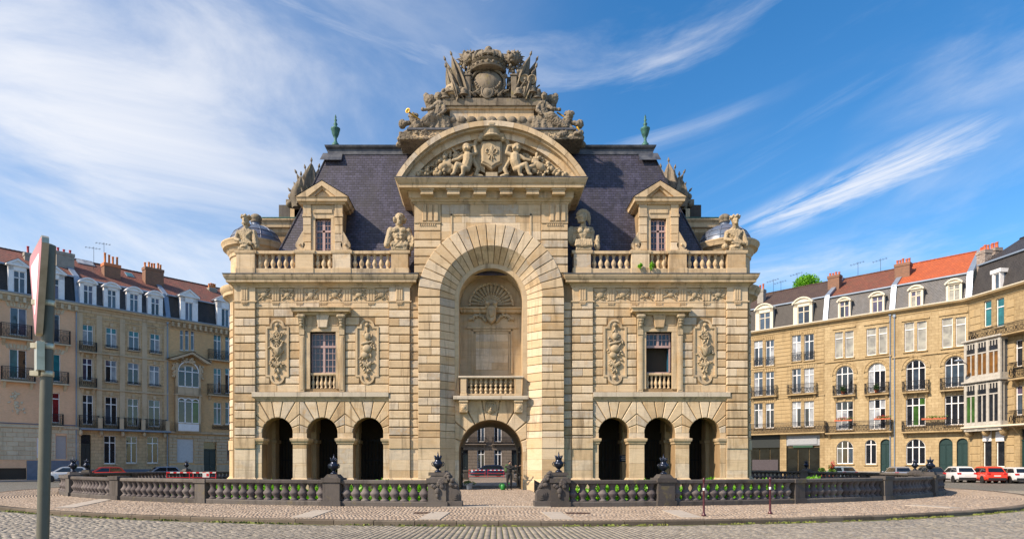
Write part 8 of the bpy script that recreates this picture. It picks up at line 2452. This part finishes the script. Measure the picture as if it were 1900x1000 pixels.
def car(loc, rzv, mat, label, L=4.1, H=1.47, W=1.76, kind='hatch', lower=None):
    c = empty('parked_car', loc, rzv, label, 'car', 'cars parked round the square')
    hw = W/2; hl = L/2
    st = [(-hl,.42,.80,.84),(-hl+.06,.30,.93,.93),(-hl+.30,.22,.98,.98),(-hl*.55,.20,.97,1.0),(0,.20,.95,1.0),(hl*.45,.20,.93,1.0),(hl*.62,.20,.90,.99),(hl-.30,.22,.78,.95),(hl-.06,.28,.68,.86),(hl,.40,.60,.76)]
    mb = MB(); ring_n = None; k_ = H/1.47
    for (x, zb, zs, f) in st:
        w = hw*f; zs *= k_
        half_ = [(w*.80,zb),(w*.97,zb+.10),(w,zb+.28),(w*.985,zs-.16),(w*.93,zs-.03),(w*.80,zs+.015),(w*.4,zs+.03)]
        pts = half_+[(-y,z) for y,z in half_[::-1]]
        ring_n = len(pts); mb.v += [(x,y,z) for y,z in pts]
    for i in range(len(st)-1):
        for j in range(ring_n):
            a, b = i*ring_n+j, i*ring_n+(j+1)%ring_n; mb.f.append((a, b, b+ring_n, a+ring_n))
    mb.f.append(tuple(range(ring_n))); mb.f.append(tuple(range(len(st)*ring_n-1,(len(st)-1)*ring_n-1,-1)))
    body = mb.build('body', mat, c, True, 38)
    # cabin: profile of stations bottom/top
    zb = .90*k_
    bx = (-hl+.10, -hl+.75, hl*.08, hl*.56) if kind == 'hatch' else (-hl+.35, -hl+1.0, hl*.05, hl*.52)
    tx = (-hl+.50, -hl+.85, hl*.02, hl*.17) if kind == 'hatch' else (-hl+.85, -hl+1.1, hl*.0, hl*.14)
    bw, tw = hw*.92, hw*.70
    B = [(bx[0],zb),(bx[3],zb)]; zt = H
    prof = [(bx[0],zb,bw*.92),(tx[0],zt-.10,tw*.97),(tx[0]+.22,zt-.02,tw),((tx[0]+tx[3])/2,zt+.02,tw*1.02),(tx[3]-.1,zt-.02,tw),(tx[3]+.08,zt-.07,tw*.98),(bx[3],zb,bw*.92)]
    cb = MB()
    for (x, z, w) in prof: cb.v += [(x,-w,z),(x,-w*.55,z+.015),(x,w*.55,z+.015),(x,w,z)]
    n = len(prof)
    for i in range(n-1):
        for j in range(3): a = i*4+j; cb.f.append((a,a+4,a+5,a+1))
    # sides
    cb.f.append(tuple(i*4 for i in range(n))[::-1]); cb.f.append(tuple(i*4+3 for i in range(n)))
    cb.build('roof', mat, c, True, 35)
    def lerp(a, b, t): return tuple(a[i]+(b[i]-a[i])*t for i in range(3))
    # windscreen / rear window
    for (p, q, nm, e) in ((prof[-1],prof[-2],'windscreen',.012),(prof[0],prof[1],'rear_window',-.012)):
        v = [(p[0],-p[2]*.88,p[1]),(p[0],p[2]*.88,p[1]),(q[0],q[2]*.86,q[1]),(q[0],-q[2]*.86,q[1])]
        lo = .10 if nm == 'windscreen' else .16; hi = .92
        w_ = [lerp(v[0],v[3],lo),lerp(v[1],v[2],lo),lerp(v[1],v[2],hi),lerp(v[0],v[3],hi)]
        w_ = [(x+e,y,z+.014) for x,y,z in w_]
        MB().add(w_, [(0,1,2,3)]).build(nm, M_cglass, c)
    for s in (-1,1):
        y = lambda z: s*(bw*.92+(tw-bw*.92)*(z-zb)/(zt-zb)+.014)
        z0, z1 = zb+.06, zt-.12
        xr0, xr1 = bx[0]+.22, tx[0]+.18; xf0, xf1 = bx[3]-.28, tx[3]-.12; xm = (xr0+xf0)/2-.05
        for (a0,a1,b0,b1) in ((xr0,xr1,xm-.04,xm-.04),(xm+.04,xm+.04,xf0,xf1)):
            MB().add([(a0,y(z0),z0),(b0,y(z0),z0),(b1,y(z1),z1),(a1,y(z1),z1)], [(0,1,2,3)]).build('side_window', M_cglass, c)
        MB().ell((hl*.50,s*(hw+.07),zb+.04),(.06,.10,.07)).build('mirror', mat, c, True)
        for wx in (-hl*.62, hl*.60):
            wh = empty('wheel',(wx,s*(hw-.10),.31)); wh.parent = c
            Mx = rx(math.pi/2)
            MB().lathe([(.19,-.1),(.28,-.11),(.31,-.07),(.31,.07),(.28,.11),(.19,.1)],(0,0,0),20,Mx).build('tyre', M_tyre, wh, True, 40)
            r_ = MB().lathe([(.0,-.085),(.06,-.1),(.06,.1),(.0,.085)],(0,0,0),10,Mx).lathe([(.17,-.08),(.2,-.1),(.2,.1),(.17,.08)],(0,0,0),20,Mx)
            for i in range(5): r_.box(-.025,.025,-.085,.085,0,.18, ry(2*math.pi*i/5))
            r_.build('rim', M_rim, wh)
            MB().lathe([(.36,-.02),(.36,.012)],(0,0,0),20,Matrix.Translation((wx,s*(hw*.985),.33)) @ rx(math.pi/2)).build('wheel_arch', M_trimblk, c)
        MB().box(-hl+.0,-hl+.16,s*hw*.56,s*hw*.90,.74*k_,.92*k_).build('tail_light', M_tail, c)
        MB().ell((hl-.16,s*hw*.62,.62*k_),(.14,.18,.08)).build('headlight', M_headl, c, True)
        MB().box(-hl*.35,hl*.3,s*(hw*1.0),s*(hw*1.008),.30,.38).build('side_trim', M_trimblk, c)
    MB().block(-hl*.0-hl-.03,-hl+.2,-hw*.78,hw*.78,.28,.50,.03).build('rear_bumper', lower or M_trimblk, c)
    MB().box(hl-.2,hl+.015,-hw*.6,hw*.6,.30,.44).build('front_grille', M_trimblk, c)
    MB().box(-hl-.012,-hl+.05,-.26,.26,.62,.73).build('number_plate', M_plate, c)
    return c
def place(px, d): return ((px-PX)*d/F, d, 0.0)
hd = math.atan2(-.50,-.86)
car(place(122,63), hd, P_white, 'white hatchback parked in front of the pink brick house')
car(place(192,66.5), hd+.1, P_red, 'red hatchback parked in front of the grey stone house', H=1.43)
car(place(298,71), hd+.15, P_silver, 'silver hatchback parked near the grey stone house drainpipe and oriel')
hr = R(90-14)
car(place(1880,58.5), hr, P_white, 'white hatchback parked tail out, at the bay window house', H=1.44)
car(place(1829,59.5), hr, P_red, 'bright orange red hatchback parked tail out', H=1.5)
car(place(1776,61.5), hr, P_white, 'white hatchback with dark tailgate glass parked between the red car and the charcoal car', H=1.5, lower=M_trimblk)
car(place(1722,64.0), hr, P_dark, 'charcoal hatchback parked tail out between two paler cars')
car(place(1664,66.0), hr, P_silver, 'silver hatchback parked by the green arched door')
car(place(1557,71.0), hr+.3, paint('pale_blue_car_paint',(.22,.30,.38),.4), 'pale blue hatchback parked near the shopfronts')
car(place(905,88.0), math.pi, P_navy, 'dark navy car side-on, framed by the arch', L=4.7, H=1.62, W=1.85)

# ------------------------------------------------------------------ greenery and small things
def tree(px, pyt, d, r, label):
    x = (px-PX)*d/F; zt = EYE+(PY-pyt)*d/F
    t = empty('tree', (x,d,0), 0, label, 'tree')
    mb = MB(); mb.cap((0,0,0),(0.1,0,zt-r*1.6),.38,.2,8)
    for i in range(7):
        a = i*.9; mb.cap((0.1,0,zt-r*1.9+.1*i),(r*.6*math.cos(a),r*.6*math.sin(a),zt-r*.7),.12,.04,6)
    mb.build('trunk', M_bark, t); 
    me = foliage('crown', 6500, r*1.0, r*1.0, r*.85, .20, 61, M_leaf, zt-r*1.05, 14); obj_of(me, 'crown', t)
tree(1497, 506, 104, 2.3, 'bright green tree crown rising behind the brown tiled roof')
for (px, py, lab) in ((1564,722,'clipped round bush on the balcony of the middle ochre house, shop side'),(1626,719,'clipped round bush on the balcony of the middle ochre house, green door side')):
    s, z = HF.sz(px, py+9, .25); p = HF.pa+HF.u*s+HF.n*.25
    e = empty('topiary_ball', (p.x,p.y,z), 0, lab, 'bush', 'clipped bushes on balconies'); obj_of(foliage('foliage', 500, .55,.55,.55,.07,5,leaf_mat('topiary_leaf',(.01,.03,.008),(.02,.06,.012),(.04,.10,.02)),.55,3), 'foliage', e)
    MB().lathe([(.16,0),(.22,.3),(.24,.32)],(0,0,0),12).build('pot', M_terracotta, e, True)
def flower_box(H_, px, py, w, flower, label):
    s, z = H_.sz(px, py, .62); p = H_.pa+H_.u*s+H_.n*.66
    e = empty('flower_box', (p.x,p.y,z), H_.rz, label, 'flower box', 'flower boxes on the balconies')
    MB().box(-w/2,w/2,-.1,.1,0,.18).build('box', M_terracotta, e); obj_of(foliage('leaves', 240, w*.5,.18,.16,.07,4,M_leaf2,.24,9),'leaves',e)
    if flower: obj_of(foliage('blossom', 160, w*.48,.18,.16,.05,8,flower,.34,9),'blossom',e)
M_redfl = plain('red_petals',(.45,.015,.03),.6)
flower_box(HF,1565,781,1.9,M_redfl,'red flower box on the balcony rail of the rust-roofed house, shop side'); flower_box(HF,1637,778,1.6,M_redfl,'red flower box on the balcony rail of the rust-roofed house, door side'); flower_box(HG,1733,778,2.2,None,'green trailing plant box on the orange-roofed house balcony')
for (px, d, hgt, lab, fl) in ((1527,63.0,.7,'small leafy potted plant beside the far balustrade, shopfront side',None),(1545,62.5,1.0,'larger dark potted plant with red blooms beside the far balustrade',M_redfl)):
    e = empty('potted_plant', place(px,d)[:2]+(.12,), 0, lab, 'potted plant', 'potted plants by the far balustrade')
    MB().lathe([(.25,0),(.36,.5),(.39,.52),(.3,.5)],(0,0,0),14).build('pot', M_terracotta, e, True); obj_of(foliage('leaves',500,.55,.5,.55*hgt,.10,6,M_leaf2,.55+.45*hgt,5),'leaves',e)
    if fl: obj_of(foliage('blossom',120,.4,.4,.4,.07,9,fl,.75+.8*hgt,4),'blossom',e)
# weeds growing on the cornice
for (px, hh) in ((1185,.55),(1208,.6)):
    e = empty('weed', (AX+(px-911)*WS, MY-.3, 13.56), 0, 'tuft of green weed growing on the cornice below the helmeted bust side parapet', 'weed', 'weeds on the cornice')
    obj_of(foliage('leaves',120,.12,.1,.30,.07,int(px),M_leaf,.28,4),'leaves',e)
# wall lamp on an arm, from the bay window house
s, z = HH.sz(1799,683,.0); p = HH.pa+HH.u*.3
e = empty('wall_lamp', (p.x,p.y,z), 0, 'grey street lamp on a long arm fixed to the bay window house', 'street lamp')
d_ = Vector((-2.2,-1.4,0)); MB().tube([(0,0,0),tuple(d_*.5+Vector((0,0,.35))),tuple(d_+Vector((0,0,.55)))],.04,8).build('arm', M_zinc, e, True)
MB().ell(tuple(d_*1.12+Vector((0,0,.5))),(.42,.3,.14)).build('lamp_head', M_zinc, e, True)
# loading sign on a post in front of the shops
